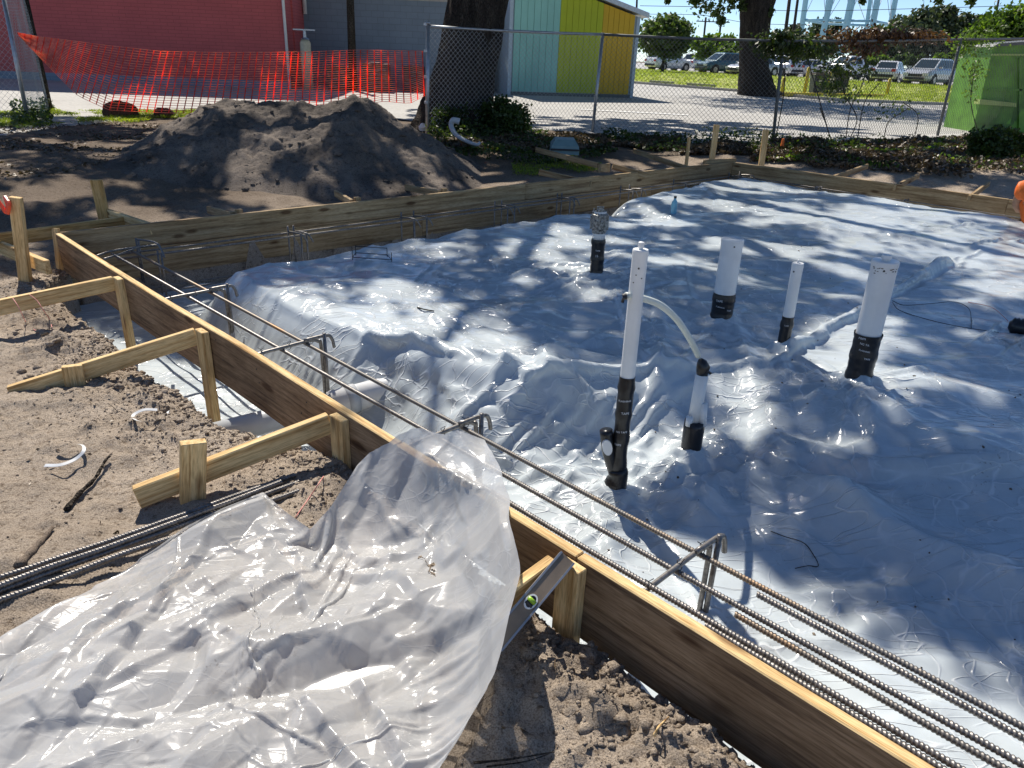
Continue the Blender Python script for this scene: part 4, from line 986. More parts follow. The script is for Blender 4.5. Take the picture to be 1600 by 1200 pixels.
# drain pipe passing under the near board
d0 = at(352, 668, -.12); d1 = at(535, 618, -.125)
s0, t0_ = ST(at(545, 618, -.10)); s1, t1_ = ST(at(722, 562, -.02))
pa = W(s0, t0_, -.125); pb = W(s1, t1_, -.085); dd = (pb - pa) / np.linalg.norm(pb - pa)
e = thing('drain_pipe', 'thick white drain pipe passing under the near form board into the sheet', 'pipe', pa)
g = Geo(); g.tube([pa - dd * .1, pb + dd * .1], .074, 28); g.obj('pipe', M['pvc'], e, True)
g = Geo(); g.tube([pa - dd * .75, pa - dd * .10], .062, 28); g.obj('outer_pipe', M['pvc_grey'], e, True)
g = Geo(); g.tube([pa - dd * .02, pa + dd * .04], .080, 28); g.obj('coupling', M['pvc_grey'], e, True)
# water bottle far on the sheet
p = foot(1052, 334); e = thing('water_bottle', 'small clear blue water bottle standing on the far sheet', 'bottle', p)
M['bottle'] = simple('blue_bottle', (.22, .50, .62), .1, 0, .1, 9, 0)
g = Geo(); g.tube([p + [0, 0, z] for z in (0, .01, .1, .125, .15, .165)], [.028, .032, .032, .028, .014, .013], 14); g.obj('bottle_body', M['bottle'], e, True)
g = Geo(); g.tube([p + [0, 0, .165], p + [0, 0, .185]], .015, 12); g.obj('bottle_cap', M['wire'], e)

# ------------------------------------------------------------------ clear film thrown over the dirt and the near board
def sup_h(X, Y):
    s, t = ST(np.stack([X, Y, 0 * X], -1))
    z = .03 + 0 * s; z = np.where((t > -.4) & (t < .0) & (s > 3.3), np.maximum(z, -.02), z)
    bd = (t > -.050) & (t < .012) & (s > .0); z = np.where(bd, .256, z)
    z = np.where(t > .012, np.maximum(-.2, .15 - .0 * t) * (t < .5) + -.2 * (t >= .5), z)
    return z
nb, na = 150, 205
def curve(c, z, n):
    P = np.array([at(x, y, k) for (x, y), k in zip(c, z)]); L = np.r_[0, np.cumsum(np.linalg.norm(np.diff(P, axis=0), axis=1))]; u = np.linspace(0, L[-1], n)
    return np.stack([np.interp(u, L, P[:, k]) for k in range(3)], -1)
Tc = curve(topc, topz, na); Rc = curve(rgt, rgz, nb)
Lc = curve([(-420, 1290), (-430, 1500)], [.02, .03], nb); Bc = curve([(-430, 1500), (0, 1480), (600, 1400)], [.03, .05, .05], na)
a_ = np.linspace(0, 1, na)[None, :, None]; b__ = np.linspace(0, 1, nb)[:, None, None]
Q = Tc[None] * (1 - b__) + Bc[None] * b__ + Lc[:, None] * (1 - a_) + Rc[:, None] * a_ - ((1 - a_) * (1 - b__) * Tc[0] + a_ * (1 - b__) * Tc[-1] + (1 - a_) * b__ * Bc[0] + a_ * b__ * Bc[-1])
aa = a_[..., 0]; bb_ = b__[..., 0]
Q[..., 2] += .16 * np.exp(-((aa - .86) / .16) ** 2 - ((bb_ - .33) / .3) ** 2) + .05 * np.exp(-((aa - .62) / .13) ** 2 - ((bb_ - .3) / .3) ** 2)
Q[..., 2] += .03 * (fbm(Q[..., 0] * 3.3, Q[..., 1] * 3.3, 3, 101, .55) - .5) * sm(0, .12, bb_) + .01
sc_ = sm(0, .1, bb_)
Q[..., 0] += .05 * (fbm(Q[..., 0] * 5, Q[..., 1] * 5 + 9, 2, 111) - .5) * sc_; Q[..., 1] += .05 * (fbm(Q[..., 0] * 5 + 4, Q[..., 1] * 5, 2, 112) - .5) * sc_
gn_ = 1.008 + .03 * np.clip(fbm(Q[..., 0] * 1.6, Q[..., 1] * 1.6, 2, 121) * 2 - .7, 0, 1) * sm(0, .06, bb_) * (1 - sm(.94, 1, aa))
pn = np.zeros(Q.shape[:2]); pn[0] = 1; pn[-1] = 1; pn[:, -1] = 1; pn[:, 0] = 1
gxs = np.linspace(Q[..., 0].min() - .2, Q[..., 0].max() + .2, 260); gys = np.linspace(Q[..., 1].min() - .2, Q[..., 1].max() + .2, 260)
HG = sup_h(*np.meshgrid(gxs, gys, indexing='ij'))
def sup2(P):
    x = np.clip((P[..., 0] - gxs[0]) / (gxs[1] - gxs[0]), 0, 258.99); y = np.clip((P[..., 1] - gys[0]) / (gys[1] - gys[0]), 0, 258.99)
    i = x.astype(int); j = y.astype(int); return np.maximum.reduce([HG[i, j], HG[i + 1, j], HG[i, j + 1], HG[i + 1, j + 1]])
Q = relax(Q, gn_, sup2, steps=60, iters=4, grav=.0007, pin=pn, bendk=.22, fric=.5, damp=.93, eps=.006)
Q = upsample(Q)
ZQ = Q[..., 2]
def q_crease(pts, h, wa, wb):
    c = [at(x, y, .13)[:2] for x, y in pts]
    for p, q_ in zip(c[:-1], c[1:]): add_crease(ZQ, Q[..., 0], Q[..., 1], p, q_, h, wa, wb, 0)
for pts, h in (([(112, 990), (180, 930), (240, 874)], .03), ([(64, 1080), (112, 997), (221, 907)], .03), ([(105, 1099), (187, 997), (240, 930), (307, 836)], .045), ([(127, 1072), (262, 990), (322, 952)], .03), ([(322, 952), (319, 1012), (259, 1084)], .04), ([(326, 941), (394, 900), (465, 862)], .04),
               ([(330, 949), (397, 1001)], .03), ([(364, 1069), (435, 997), (532, 960)], .04), ([(0, 1155), (45, 1099)], .03), ([(37, 1200), (142, 1155), (195, 1132)], .03), ([(60, 1108), (112, 1099), (262, 1087), (476, 1072)], .022), ([(476, 1072), (465, 1120)], .03), ([(480, 1076), (547, 1155)], .035), ([(465, 855), (472, 904), (495, 945)], .04),
               ([(457, 1024), (457, 1080)], .02), ([(511, 850), (534, 812), (590, 750)], .03), ([(534, 812), (556, 840), (590, 851), (654, 844), (687, 810)], .035), ([(650, 750), (687, 806), (695, 862)], .035), ([(687, 881), (717, 870), (770, 964)], .03), ([(522, 862), (612, 877), (661, 930)], .035),
               ([(507, 937), (612, 926), (740, 971), (770, 967)], .025), ([(770, 967), (772, 1110), (710, 1192)], .05), ([(556, 1031), (586, 1087), (627, 1155), (642, 1200)], .045), ([(500, 1102), (594, 1196)], .03), ([(522, 982), (575, 990), (650, 975), (740, 975)], .03), ([(695, 750), (785, 825)], .03), ([(684, 967), (721, 994), (687, 1039)], .03),
               ([(654, 997), (594, 1069), (590, 1106)], .035), ([(560, 770), (640, 705)], .015), ([(700, 700), (720, 790), (740, 900)], .03), ([(640, 700), (600, 800), (610, 860)], .025), ([(230, 1130), (300, 1180)], .02), ([(330, 1110), (300, 1190)], .025), ([(390, 1090), (420, 1200)], .02), ([(270, 930), (360, 880)], .02), ([(380, 1000), (430, 960)], .025), ([(600, 960), (640, 1010)], .03)):
    q_crease(pts, h * .6, cr.uniform(.08, .16), cr.uniform(.02, .04))
for _ in range(110):
    x, y = cr.uniform(0, 780), cr.uniform(720, 1200); a = cr.uniform(0, 3.14) if cr.random() < .4 else -.7 + cr.normal(0, .35); L = cr.uniform(15, 85)
    q_crease([(x, y), (x + L * math.cos(a), y + L * math.sin(a) * .7)], cr.uniform(.003, .009), cr.uniform(.03, .07), .008)
XR = Q[..., 0] * .77 + Q[..., 1] * .64; YR = -Q[..., 0] * .64 + Q[..., 1] * .77; edge_ = sm(0, 25, np.arange(Q.shape[0]))[:, None] * (1 - sm(Q.shape[1] - 12, Q.shape[1], np.arange(Q.shape[1])))[None]
ZQ += edge_ * (.10 * (facet(XR * 2.4, YR * 4.4, 411) - .25) + .036 * (facet(XR * 5.6, YR * 10.5, 412) - .4) + .007 * (facet(Q[..., 0] * 19, Q[..., 1] * 16, 413) - .5) * 1.6 * sm(.35, .6, noise(Q[..., 0] * 3, Q[..., 1] * 3, 414)))
Q[..., 2] = np.maximum(ZQ, sup2(Q) + .004)
sheet2 = mk('clear_plastic', Q.reshape(-1, 3), grid_faces(Q.shape[0], Q.shape[1]), M['film_clear'], smooth=True)
fs_ = []
for _ in range(700):
    i_, j_ = int(cr.integers(20, FILM.shape[0] - 20)), int(cr.integers(20, FILM.shape[1] - 20))
    if float(noise(i_ * .012, j_ * .012, 88)) > .45: fs_.append([FX[i_, j_], FY[i_, j_], FILM[i_, j_, 2] + .002])
DIRT_SPECKS = np.array(fs_)
tag(sheet2, 'crumpled clear plastic heaped over the dirt and the near form board in the foreground', 'plastic sheet')

# ------------------------------------------------------------------ spirit level leaning against the brace
c0 = at(886, 872, .262); c1 = at(772, 1008, .13)
ld = (c1 - c0) / np.linalg.norm(c1 - c0)
e = thing('spirit_level', 'brushed metal spirit level with a green vial leaning on the brace', 'spirit level', (c0 + c1) / 2)
fn = np.array([0, 0, EYE]) - c0; fn -= ld * (fn @ ld); fn += np.array([.25, 0, .1]); fn -= ld * (fn @ ld); fn /= np.linalg.norm(fn); wn_ = np.cross(ld, fn)
M['level'] = simple('brushed_brown_metal', (.27, .21, .15), .45, .25, .15, 14, .08, .001)
Rm = np.stack([ld, wn_, fn], 1); Lh = np.linalg.norm(c1 - c0) / 2
g = Geo(); g.box((c0 + c1) / 2, (Lh, .024, .009), Rm); g.obj('level_body', M['level'], e)
g = Geo()
for sd in (-1, 1): g.box((c0 + c1) / 2 + wn_ * sd * .0240, (Lh, .003, .0115), Rm)
g.obj('level_flange', M['steel_galv'], e)
vc = c0 + ld * ((at(819, 938, .18) - c0) @ ld)
def oval(c, rx, ry, n=20): return [c + ld * rx * math.cos(a) + wn_ * ry * math.sin(a) for a in np.linspace(0, 2 * np.pi, n, endpoint=False)]
o1 = oval(vc + fn * .0125, .024, .017); o2 = oval(vc + fn * .0125, .019, .012)
g = Geo(); n = 20; g.add(o1 + o2, [(i, (i + 1) % n, n + (i + 1) % n, n + i) for i in range(n)]); g.add([p - fn * .004 for p in o1] + o1, [(i, (i + 1) % n, n + (i + 1) % n, n + i) for i in range(n)]); g.obj('vial_ring', M['pvc'], e)
M['vial'] = simple('green_vial', (.30, .52, .04), .12, 0, .1, 9, 0)
g = Geo(); g.tube([vc + fn * .0105 - ld * .004 - wn_ * .013 , vc + fn * .0105 - ld * .004 + wn_ * .013], .007, 12); g.obj('vial', M['vial'], e, True)
g = Geo(); g.tube([vc + fn * .0105 + ld * .011 - wn_ * .012, vc + fn * .0105 + ld * .011 + wn_ * .012], .004, 8); g.add([p - fn * .0016 for p in o2], [tuple(range(20))]); g.obj('vial_well', M['wire'], e)

# ------------------------------------------------------------------ small things on the dirt
def gz(p):
    s, t = ST(p); return float(ground_z(np.array([s]), np.array([t]))[0])
def gpt(px, py, up=.0):
    z = 0.0
    for _ in range(8): p = at(px, py, z); z = gz(p)
    return at(px, py, z + up)
def strap(label, pts):
    P = smooth_path([gpt(*p, .022 + .006 * (i % 2)) for i, p in enumerate(pts)], 6); g = Geo(); n = len(P)
    T = np.gradient(P, axis=0); T /= np.linalg.norm(T, axis=1)[:, None]; S = np.cross(T, [0, 0, 1.0]); S /= np.linalg.norm(S, axis=1)[:, None]
    w = .006; v = list(P - S * w) + list(P + S * w + [0, 0, .006]) + list(P - S * w - [0, 0, .0015]) + list(P + S * w + [0, 0, .0045])
    g.add(v, [(i, i + 1, n + i + 1, n + i) for i in range(n - 1)] + [(2 * n + i, 3 * n + i, 3 * n + i + 1, 2 * n + i + 1) for i in range(n - 1)])
    tag(g.obj('plastic_strap', M['pvc'], None, True), label, 'strap')
strap('curled white plastic strap on the dirt nearer the third brace', [(246, 641), (225, 641), (208, 650), (215, 658), (240, 659), (258, 652), (263, 643)])
strap('curled white plastic strap on the dirt farther left and lower', [(88, 701), (108, 695), (128, 696), (131, 705), (118, 718), (95, 727), (70, 728)])
def stick(label, pts, r, mat=M['bark_far'], name='twig', cat='twig', group=None):
    P = smooth_path([gpt(x, y, h) for x, y, h in pts], 5); n = len(P)
    g = Geo(); g.tube(P, [r * (1 - .6 * i / n) * (1 + .2 * math.sin(i * 1.7)) for i in range(n)], 6); tag(g.obj(name, mat, None, True), label, cat, group)
stick('crooked twig lying on the smooth dirt left of the nearest brace', [(103, 796, .01), (125, 770, .012), (148, 748, .015), (163, 722, .012), (172, 712, .01)], .010)
stick('pale splintered bark strip near the left edge', [(28, 885, .008), (50, 862, .01), (68, 842, .012), (82, 824, .01)], .016, M['clod'], 'bark_strip', 'bark')
stick('pale root sticking out of the spoil beside the trench at lower centre', [(948, 1030, .01), (975, 1022, .04), (1000, 1012, .06), (1027, 1001, .09)], .004, M['wood'])
stick('thin dark root on the dirt beside the stake under the level', [(899, 980, .03), (905, 1000, .03), (930, 1008, .02), (985, 1013, .02)], .0025)
stick('short forked root low at the bottom of the picture near the board', [(1022, 1150, .01), (1030, 1135, .02), (1045, 1120, .02)], .004, M['wood'])
stick('thin upright root by the form board at the bottom', [(1172, 1160, .0), (1174, 1145, .03), (1177, 1130, .05)], .0028, M['wood'])
stick('dry stem bundle on the dirt at the bottom beside the plastic', [(740, 1192, .01), (800, 1186, .015), (865, 1175, .01)], .0035)
stick('fine dark stem lying under the dry stem bundle', [(760, 1198, .01), (820, 1190, .01), (858, 1178, .015)], .0022)
M['pink'] = simple('pink_string', (.75, .30, .26), .6, 0, .05, 9, 0)
def string(label, pts):
    P = smooth_path(pts, 8); g = Geo(); g.tube(P, .0022, 5); tag(g.obj('string', M['pink'], None, True), label, 'string')
string('pink string hanging over the second kicker, left strand', [gpt(60, 520, .005), gpt(42, 505, .01), at(34, 490, .15), at(28, 478, .2), at(20, 466, .23)])
string('pink string hanging over the second kicker, right strand', [gpt(82, 516, .005), gpt(78, 500, .01), at(68, 485, .15), at(58, 470, .2), at(46, 460, .23)])
string('pink string line running over the dirt past the loose bars', [gpt(462, 808, .006), gpt(485, 775, .008), gpt(505, 745, .01), gpt(520, 722, .012)])
# things lying on the slab sheet
def on_film(px, py, up=.006):
    p = foot(px, py); 
    for _ in range(3): p = at(px, py, film_z(p))
    return p + [0, 0, up]
def thread(name, label, pts, r, mat):
    g = Geo(); g.tube(smooth_path([on_film(x, y, r + .004) for x, y in pts], 6), r, 5); tag(g.obj(name, mat, None, True), label, name.replace('_', ' '))
thread('thin_wire', 'thin dark wire looping over the sheet right of the thickest pipe', [(1394, 471), (1412, 478), (1450, 476), (1490, 473), (1512, 482), (1517, 498), (1517, 514)], .0022, M['wire'])
thread('thin_wire', 'thin dark wire running from the thickest pipe to the black roll', [(1394, 474), (1405, 486), (1440, 498), (1490, 510), (1560, 521)], .0022, M['wire'])
thread('root', 'crooked dark root on the sheet above the nearest stirrup', [(1204, 832), (1225, 840), (1255, 850), (1270, 868), (1278, 886), (1262, 886), (1242, 890)], .0018, M['bark_far'])
thread('orange_string', 'faint orange string on the sheet at the right edge', [(1512, 473), (1550, 482), (1575, 503)], .002, M['pink'])
thread('twig', 'short dark twig on the sheet below the sunlit bulge', [(652, 482), (662, 485), (678, 488)], .004, M['bark_far'])
f_, t_, r_ = PF['fat']; ax_ = (t_ - f_) / np.linalg.norm(t_ - f_); g = Geo(); fa_ = facing(t_, ax_); e1_ = np.cross(ax_, [0, 1.0, 0]); e1_ /= np.linalg.norm(e1_); e2_ = np.cross(ax_, e1_)
for _ in range(26):
    a = fa_ + random.uniform(-.9, 1.1); n_ = math.cos(a) * e1_ + math.sin(a) * e2_; c = t_ - ax_ * abs(random.gauss(.022, .012)) + n_ * (r_ + .0005); tt_ = np.cross(ax_, n_); w_, h_ = random.uniform(.002, .009), random.uniform(.0012, .0035)
    g.add([c + tt_ * w_ * math.cos(q) * random.uniform(.6, 1.2) + ax_ * h_ * math.sin(q) + n_ * .001 for q in np.linspace(0, 6.28, 8)[:-1]], [tuple(range(7))])
tag(g.obj('mud_smear', M['clump_']), 'dark mud smear under the rim of the thickest pipe', 'mud smear')
# crumbs and clods
ico = bmesh.new(); bmesh.ops.create_icosphere(ico, subdivisions=1, radius=1); ico.verts.ensure_lookup_table()
IV = np.array([v.co[:] for v in ico.verts]); IF = np.array([[v.index for v in f.verts] for f in ico.faces]); ico.free()
def clods(name, C, size, mat, seed=0, squash=.7):
    ok = ~in_poly(C[:, 0], C[:, 1], SHEET_POLY); C = C[ok]; size = size[ok]
    g_ = np.random.default_rng(seed); n = len(C); s = size[:, None, None]
    v = IV[None] * (1 + .35 * g_.normal(size=(n, len(IV), 1)).clip(-1, 1)) * g_.uniform(.6, 1.2, (n, 1, 3)); v[..., 2] *= squash
    v = v * s + C[:, None]
    f = (IF[None] + (np.arange(n) * len(IV))[:, None, None]).reshape(-1, 3)
    return tag(mk(name, v.reshape(-1, 3), f, mat, smooth=False), kind='stuff')
n = 15000
s = rng.uniform(-.3, 6.8, n); off = np.abs(rng.normal(0, .28, n)); t = bank(s) - off
keep = (rng.random(n) < .35 + .65 * (noise(s * 1.5, t * 4, 13) > .45)); s, t = s[keep], t[keep]
P = np.stack([A[0] + U[0] * s + V[0] * t, A[1] + U[1] * s + V[1] * t, ground_z(s, t)], -1)
sz = .0028 + .017 * rng.random(len(s)) ** 4 * np.exp(-off[keep] / .35)
tag(clods('dirt_crumbs', P, sz, M['dirt'], 4), 'loose crumbs of sandy soil along the trench edge', 'dirt crumbs')
n = 9000
s = rng.uniform(-2, 6.6, n); t = rng.uniform(-2.4, -.1, n)
P = np.stack([A[0] + U[0] * s + V[0] * t, A[1] + U[1] * s + V[1] * t, ground_z(s, t)], -1)
tag(clods('dirt_grit', P, .0018 + .006 * rng.random(n) ** 5, M['clod'], 5), 'scattered grit and bits on the foreground dirt', 'grit')
tag(clods('dirt_specks', DIRT_SPECKS, .0025 + .006 * rng.random(len(DIRT_SPECKS)) ** 3, M['clod'], 15), 'dirt specks dropped on the slab sheet', 'dirt specks')
n = 170
C_ = []
for (px, py, sx, sy, k) in ((90, 590, 60, 22, 60), (225, 585, 70, 26, 60), (960, 1035, 90, 50, 40), (1000, 1120, 100, 40, 25), (870, 1000, 50, 40, 30), (50, 520, 60, 12, 25), (640, 760, 30, 18, 0)):
    for _ in range(k): C_.append(gpt(px + random.gauss(0, sx / 2), py + random.gauss(0, sy / 2), .0))
C_ = np.array([c for c in C_ if ST(c)[1] < bank(ST(c)[0]) - .02])
tag(clods('soil_lumps', C_, .010 + .022 * rng.random(len(C_)) ** 2, M['dirt'], 6, .8), 'crumbly fist sized soil lumps by the braces', 'soil lumps')
n = 260
s = rng.uniform(-.3, 6.6, n); t = rng.uniform(-1.6, -.1, n)
L_ = np.stack([A[0] + U[0] * s + V[0] * t, A[1] + U[1] * s + V[1] * t, ground_z(s, t) + .006], -1)
L_ = L_[~in_poly(L_[:, 0], L_[:, 1], SHEET_POLY)]; v, f = leaf_cloud(L_, .022, .85, .45, 77); tag(mk('dry_leaves', v, f, M['litter']), 'small dry leaves scattered over the foreground dirt', 'dry leaves', kind='stuff')
# fine rootlets
g = Geo()
for _ in range(150):
    s = random.uniform(.3, 6.4); t = float(bank(s)) - abs(random.gauss(0, .22)) - .02; p = W(s, t, float(ground_z(np.array([s]), np.array([t]))[0]) + .006); a = random.uniform(0, 6.3); l = random.uniform(.02, .075)
    d = np.array([math.cos(a), math.sin(a), random.uniform(0, .35)])
    g.tube([p, p + d * l * .5 + [0, 0, .004], p + d * l + np.array([random.uniform(-.01, .01), random.uniform(-.01, .01), 0])], random.uniform(.0007, .0018), 4)
tag(g.obj('rootlets', M['litter']), 'fine roots and straw in the spoil', 'rootlets', kind='stuff')

# ------------------------------------------------------------------ dirt pile behind the back wall
MY = 10.6
sil = [(130, 330), (165, 300), (212, 264), (272, 208), (325, 158), (365, 150), (420, 151), (460, 149), (490, 158), (520, 153), (552, 145), (582, 160), (630, 196), (680, 224), (725, 254), (775, 290)]
SP = np.array([atY(x, y, MY) for x, y in sil])
mx = np.linspace(SP[0, 0] - .9, SP[-1, 0] + .6, 300); my = np.linspace(MY - 2.6, MY + 2.6, 200)
MX, MYY = np.meshgrid(mx, my, indexing='ij')
prof = np.interp(MX, SP[:, 0], SP[:, 2], left=-.1, right=-.1)
q = (MYY - MY) / 2.35; skew = np.where(q < 0, 1.0, .8)
fall = np.clip(1 - np.abs(q) / skew, 0, 1); fall = fall ** .95
zb = base_ground(MX, MYY)
hgt = np.maximum(prof + .03, 0) * fall
amp = np.clip(hgt * 2.2, .12, 1)
MZ = zb * (1 - np.clip(hgt, 0, 1)) * .9 - .07 + hgt + amp * (.22 * (fbm(MX * 1.9, MYY * 1.9, 5, 201, .62) - .5) + .11 * (fbm(MX * 9, MYY * 9, 4, 205, .65) - .5)) + .05 * (np.abs(fbm(MX * 3, MYY * 3, 3, 207) - .5)) * amp
ss, tt = ST(np.stack([MX, MYY, 0 * MX], -1)); ab = (MX - A[0]) * nAB[0] + (MYY - A[1]) * nAB[1]
MZ = np.where(ab < .12, -.6, MZ * sm(.1, .5, ab) + (1 - sm(.1, .5, ab)) * -.02)
pile = mk('dirt_pile', np.stack([MX, MYY, MZ], -1).reshape(-1, 3), grid_faces(len(mx), len(my)), M['dirt_dark'], smooth=True)
tag(pile, 'tall pile of excavated grey sandy dirt behind the back form wall', 'dirt pile')
k = rng.integers(0, MX.size, 2600); C_ = np.stack([MX.ravel()[k], MYY.ravel()[k], MZ.ravel()[k]], -1) + rng.normal(0, .02, (2600, 3)) * [1, 1, .2]
C_ = C_[C_[:, 2] > -.1]
tag(clods('pile_lumps', C_, .008 + .045 * rng.random(len(C_)) ** 6, M['dirt_dark'], 8), 'small lumps on the flanks of the dirt pile', 'soil lumps')
def root_ball(label, px, py, w):
    p = hit(px, py); r = w / 2 * depth(p) / F_PX; bm = bmesh.new(); bmesh.ops.create_icosphere(bm, subdivisions=3, radius=1)
    for v in bm.verts:
        c = np.array(v.co); d = 1 + .45 * (float(fbm(c[0] * 2.5 + px, c[1] * 2.5 + c[2] * 2, 3, 3)) - .5); v.co = Vector(c * d * np.array([r, r * .8, r * .62])) + Vector(p) + Vector((0, 0, r * .3))
    me = bpy.data.meshes.new('root_ball'); bm.to_mesh(me); bm.free(); me.materials.append(M['clump'])
    tag(link(bpy.data.objects.new('root_ball', me)), label, 'root ball')
M['clump'] = dirt_mat('dark_root_ball', (.3, .25, .2), (.07, .035, .022), (.16, .085, .05))
root_ball('larger dark brown root ball on the grass left of the dirt pile', 190, 184, 54)
root_ball('smaller dark brown root ball close to the dirt pile foot', 257, 184, 32)

# ------------------------------------------------------------------ ground cover
def cover(name, label, pts_px, n, size, mat, zlift=.02, flat=.3, seed=1, hgt=.05, aspect=.55):
    """leaves over a ground area given by a px polygon (two edges)"""
    a = np.array([hit(*p)[:2] for p in pts_px[0]]); b_ = np.array([hit(*p)[:2] for p in pts_px[1]])
    g_ = np.random.default_rng(seed); u = g_.random(n) * (len(a) - 1); w = g_.random(n); i = np.minimum(u.astype(int), len(a) - 2); f = (u - i)[:, None]
    P = (a[i] * (1 - f) + a[i + 1] * f) * (1 - w[:, None]) + (b_[i] * (1 - f) + b_[i + 1] * f) * w[:, None]
    kk = noise(P[:, 0] * 1.6, P[:, 1] * 1.6, seed) > .34; P = P[kk]
    z = base_ground(P[:, 0], P[:, 1]) + zlift + hgt * g_.random(len(P)) * noise(P[:, 0] * 2.2, P[:, 1] * 2.2, seed + 4)
    v, f = leaf_cloud(np.column_stack([P, z]), size, flat, aspect, seed); o = mk(name, v, f, mat)
    return tag(o, label, name.replace('_', ' '), kind='stuff')
cover('leaf_litter', 'brown leaf litter in the dark strip beside the fence', [[(700, 236), (850, 238), (1000, 238), (1150, 243), (1350, 250), (1600, 262)], [(650, 212), (850, 213), (1000, 216), (1150, 226), (1350, 226), (1600, 212)]], 34000, .085, M['litter'], .01, .4, 3, .12)
cover('ivy', 'low green ivy and weeds growing on the bank at right', [[(1160, 262), (1300, 262), (1450, 272), (1600, 285)], [(1250, 226), (1330, 228), (1450, 222), (1600, 214)]], 6500, .07, M['leaf_bright'], .02, .3, 5, .12)
cover('leaf_litter', 'dry brown leaves mixed into the ivy bank at right', [[(1160, 264), (1300, 266), (1450, 276), (1600, 290)], [(1200, 228), (1330, 226), (1450, 222), (1600, 214)]], 16000, .08, M['litter'], .03, .3, 45, .16)
cover('ivy', 'dark green ivy patches under the fence', [[(690, 245), (850, 262), (1000, 235), (1330, 250), (1600, 262)], [(660, 205), (850, 206), (1000, 214), (1330, 226), (1600, 212)]], 8000, .07, M['leaf'], .03, .3, 6, .22)
cover('grass_tufts', 'sunlit yellow green grass along the pavement edge at left', [[(-20, 200), (60, 198), (150, 192), (270, 196), (330, 190)], [(-20, 178), (60, 176), (150, 175), (270, 176), (330, 174)]], 12000, .08, M['grass'], .03, .0, 7, .05, .16)
cover('grass_tufts', 'small weeds behind the far corner of the back wall', [[(800, 282), (870, 274), (940, 268)], [(800, 255), (870, 250), (940, 258)]], 2500, .05, M['grass'], .02, .1, 8, .05, .25)
cover('leaf_litter', 'scattered twigs and leaves on the trampled ground at left', [[(-30, 290), (80, 275), (180, 250)], [(-30, 196), (100, 194), (300, 192)]], 3800, .05, M['litter'], .0, .6, 9, .02)
cover('lawn_blades', 'short sunlit grass blades of the far lawn strip', [[(960, 127), (1100, 139), (1300, 156), (1440, 162), (1560, 166)], [(960, 107), (1100, 114), (1300, 125), (1440, 133), (1560, 139)]], 30000, .22, M['grass'], .08, .0, 10, .06, .12)

# ------------------------------------------------------------------ chain link fence
FP = [hit(667, 208), hit(925, 206), hit(1209, 221), hit(1465, 212)]
FT = [atY(669, 38, FP[0][1]), atY(942, 51, FP[1][1]), atY(1225, 61, FP[2][1]), atY(1502, 59, FP[3][1])]
FP.append(FP[3] * 2 - FP[2]); FT.append(atY(1790, 55, FP[4][1]))
fe = thing('chain_link_fence', 'tall galvanised chain link fence running across behind the slab', 'fence', (FP[0] + FP[3]) / 2)
for i, (p, q) in enumerate(zip(FP, FT)):
    g = Geo(); g.tube([p + [0, 0, -.3], q], .034 if i in (0,) else .030, 12); 
    if i == 0: g.tube([q, q + [0, 0, .03], q + [0, 0, .06]], [.045, .045, .01], 12)
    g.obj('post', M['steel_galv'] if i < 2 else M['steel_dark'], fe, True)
for i in range(4):
    a, c = FT[i], FT[i + 1]; g = Geo(); g.tube([a * (1 - k) + c * k - [0, 0, .015 * 4 * k * (1 - k) + .03] for k in np.linspace(0, 1, 8)], .024, 8)
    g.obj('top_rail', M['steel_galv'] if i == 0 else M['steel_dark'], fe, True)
for z in (.1, .5, .9, 1.3):
    g = Geo(); g.tube([FP[0] + [0, 0, z + .38], FP[0] + [0, 0, z + .42]], .04, 12); g.obj('tie_band', M['steel_galv'], fe)
def link_mesh(name, b0, b1, t0, t1, mat, parent, cell=.085, r=.0036, sag=True):
    """woven zigzag wires, three-sided"""
    W_ = np.linalg.norm(b1 - b0); H = np.linalg.norm(t0 - b0); nu = int(W_ / (cell / 2)); nv = int(H / (cell / 2))
    V_ = []; F_ = []; base = 0
    nrm = np.cross(b1 - b0, t0 - b0); nrm /= np.linalg.norm(nrm)
    for i in range(nu):
        js = np.arange(nv + 1); k01 = (js + i) % 2; us = (i + k01) / nu; vs = js / nv
        P = (b0 * (1 - us)[:, None] + b1 * us[:, None]) * (1 - vs)[:, None] + (t0 * (1 - us)[:, None] + t1 * us[:, None]) * vs[:, None]
        P = P + nrm * (k01 * .006)[:, None] + nrm * (.03 * (noise(us * 6, vs * 4, 4) - .5))[:, None]
        T = np.gradient(P, axis=0); T /= np.linalg.norm(T, axis=1)[:, None]; S = np.cross(T, nrm)
        ring = np.stack([P + nrm * r, P + S * r - nrm * r * .5, P - S * r - nrm * r * .5], 1); V_.append(ring.reshape(-1, 3)); m = len(P)
        k = np.arange(m - 1)[:, None] * 3; j = np.arange(3)[None]; j2 = (j + 1) % 3
        F_.append(np.stack([k + j, k + j2, k + 3 + j2, k + 3 + j], -1).reshape(-1, 4) + base); base += m * 3
    return mk(name, np.concatenate(V_), np.concatenate(F_), mat, parent)
for i in range(4):
    link_mesh('wire_mesh', FP[i] + [0, 0, .03], FP[i + 1] + [0, 0, .03], FT[i] - [0, 0, .03], FT[i + 1] - [0, 0, .03], M['steel_dark'] if i else M['steel_galv'], fe)
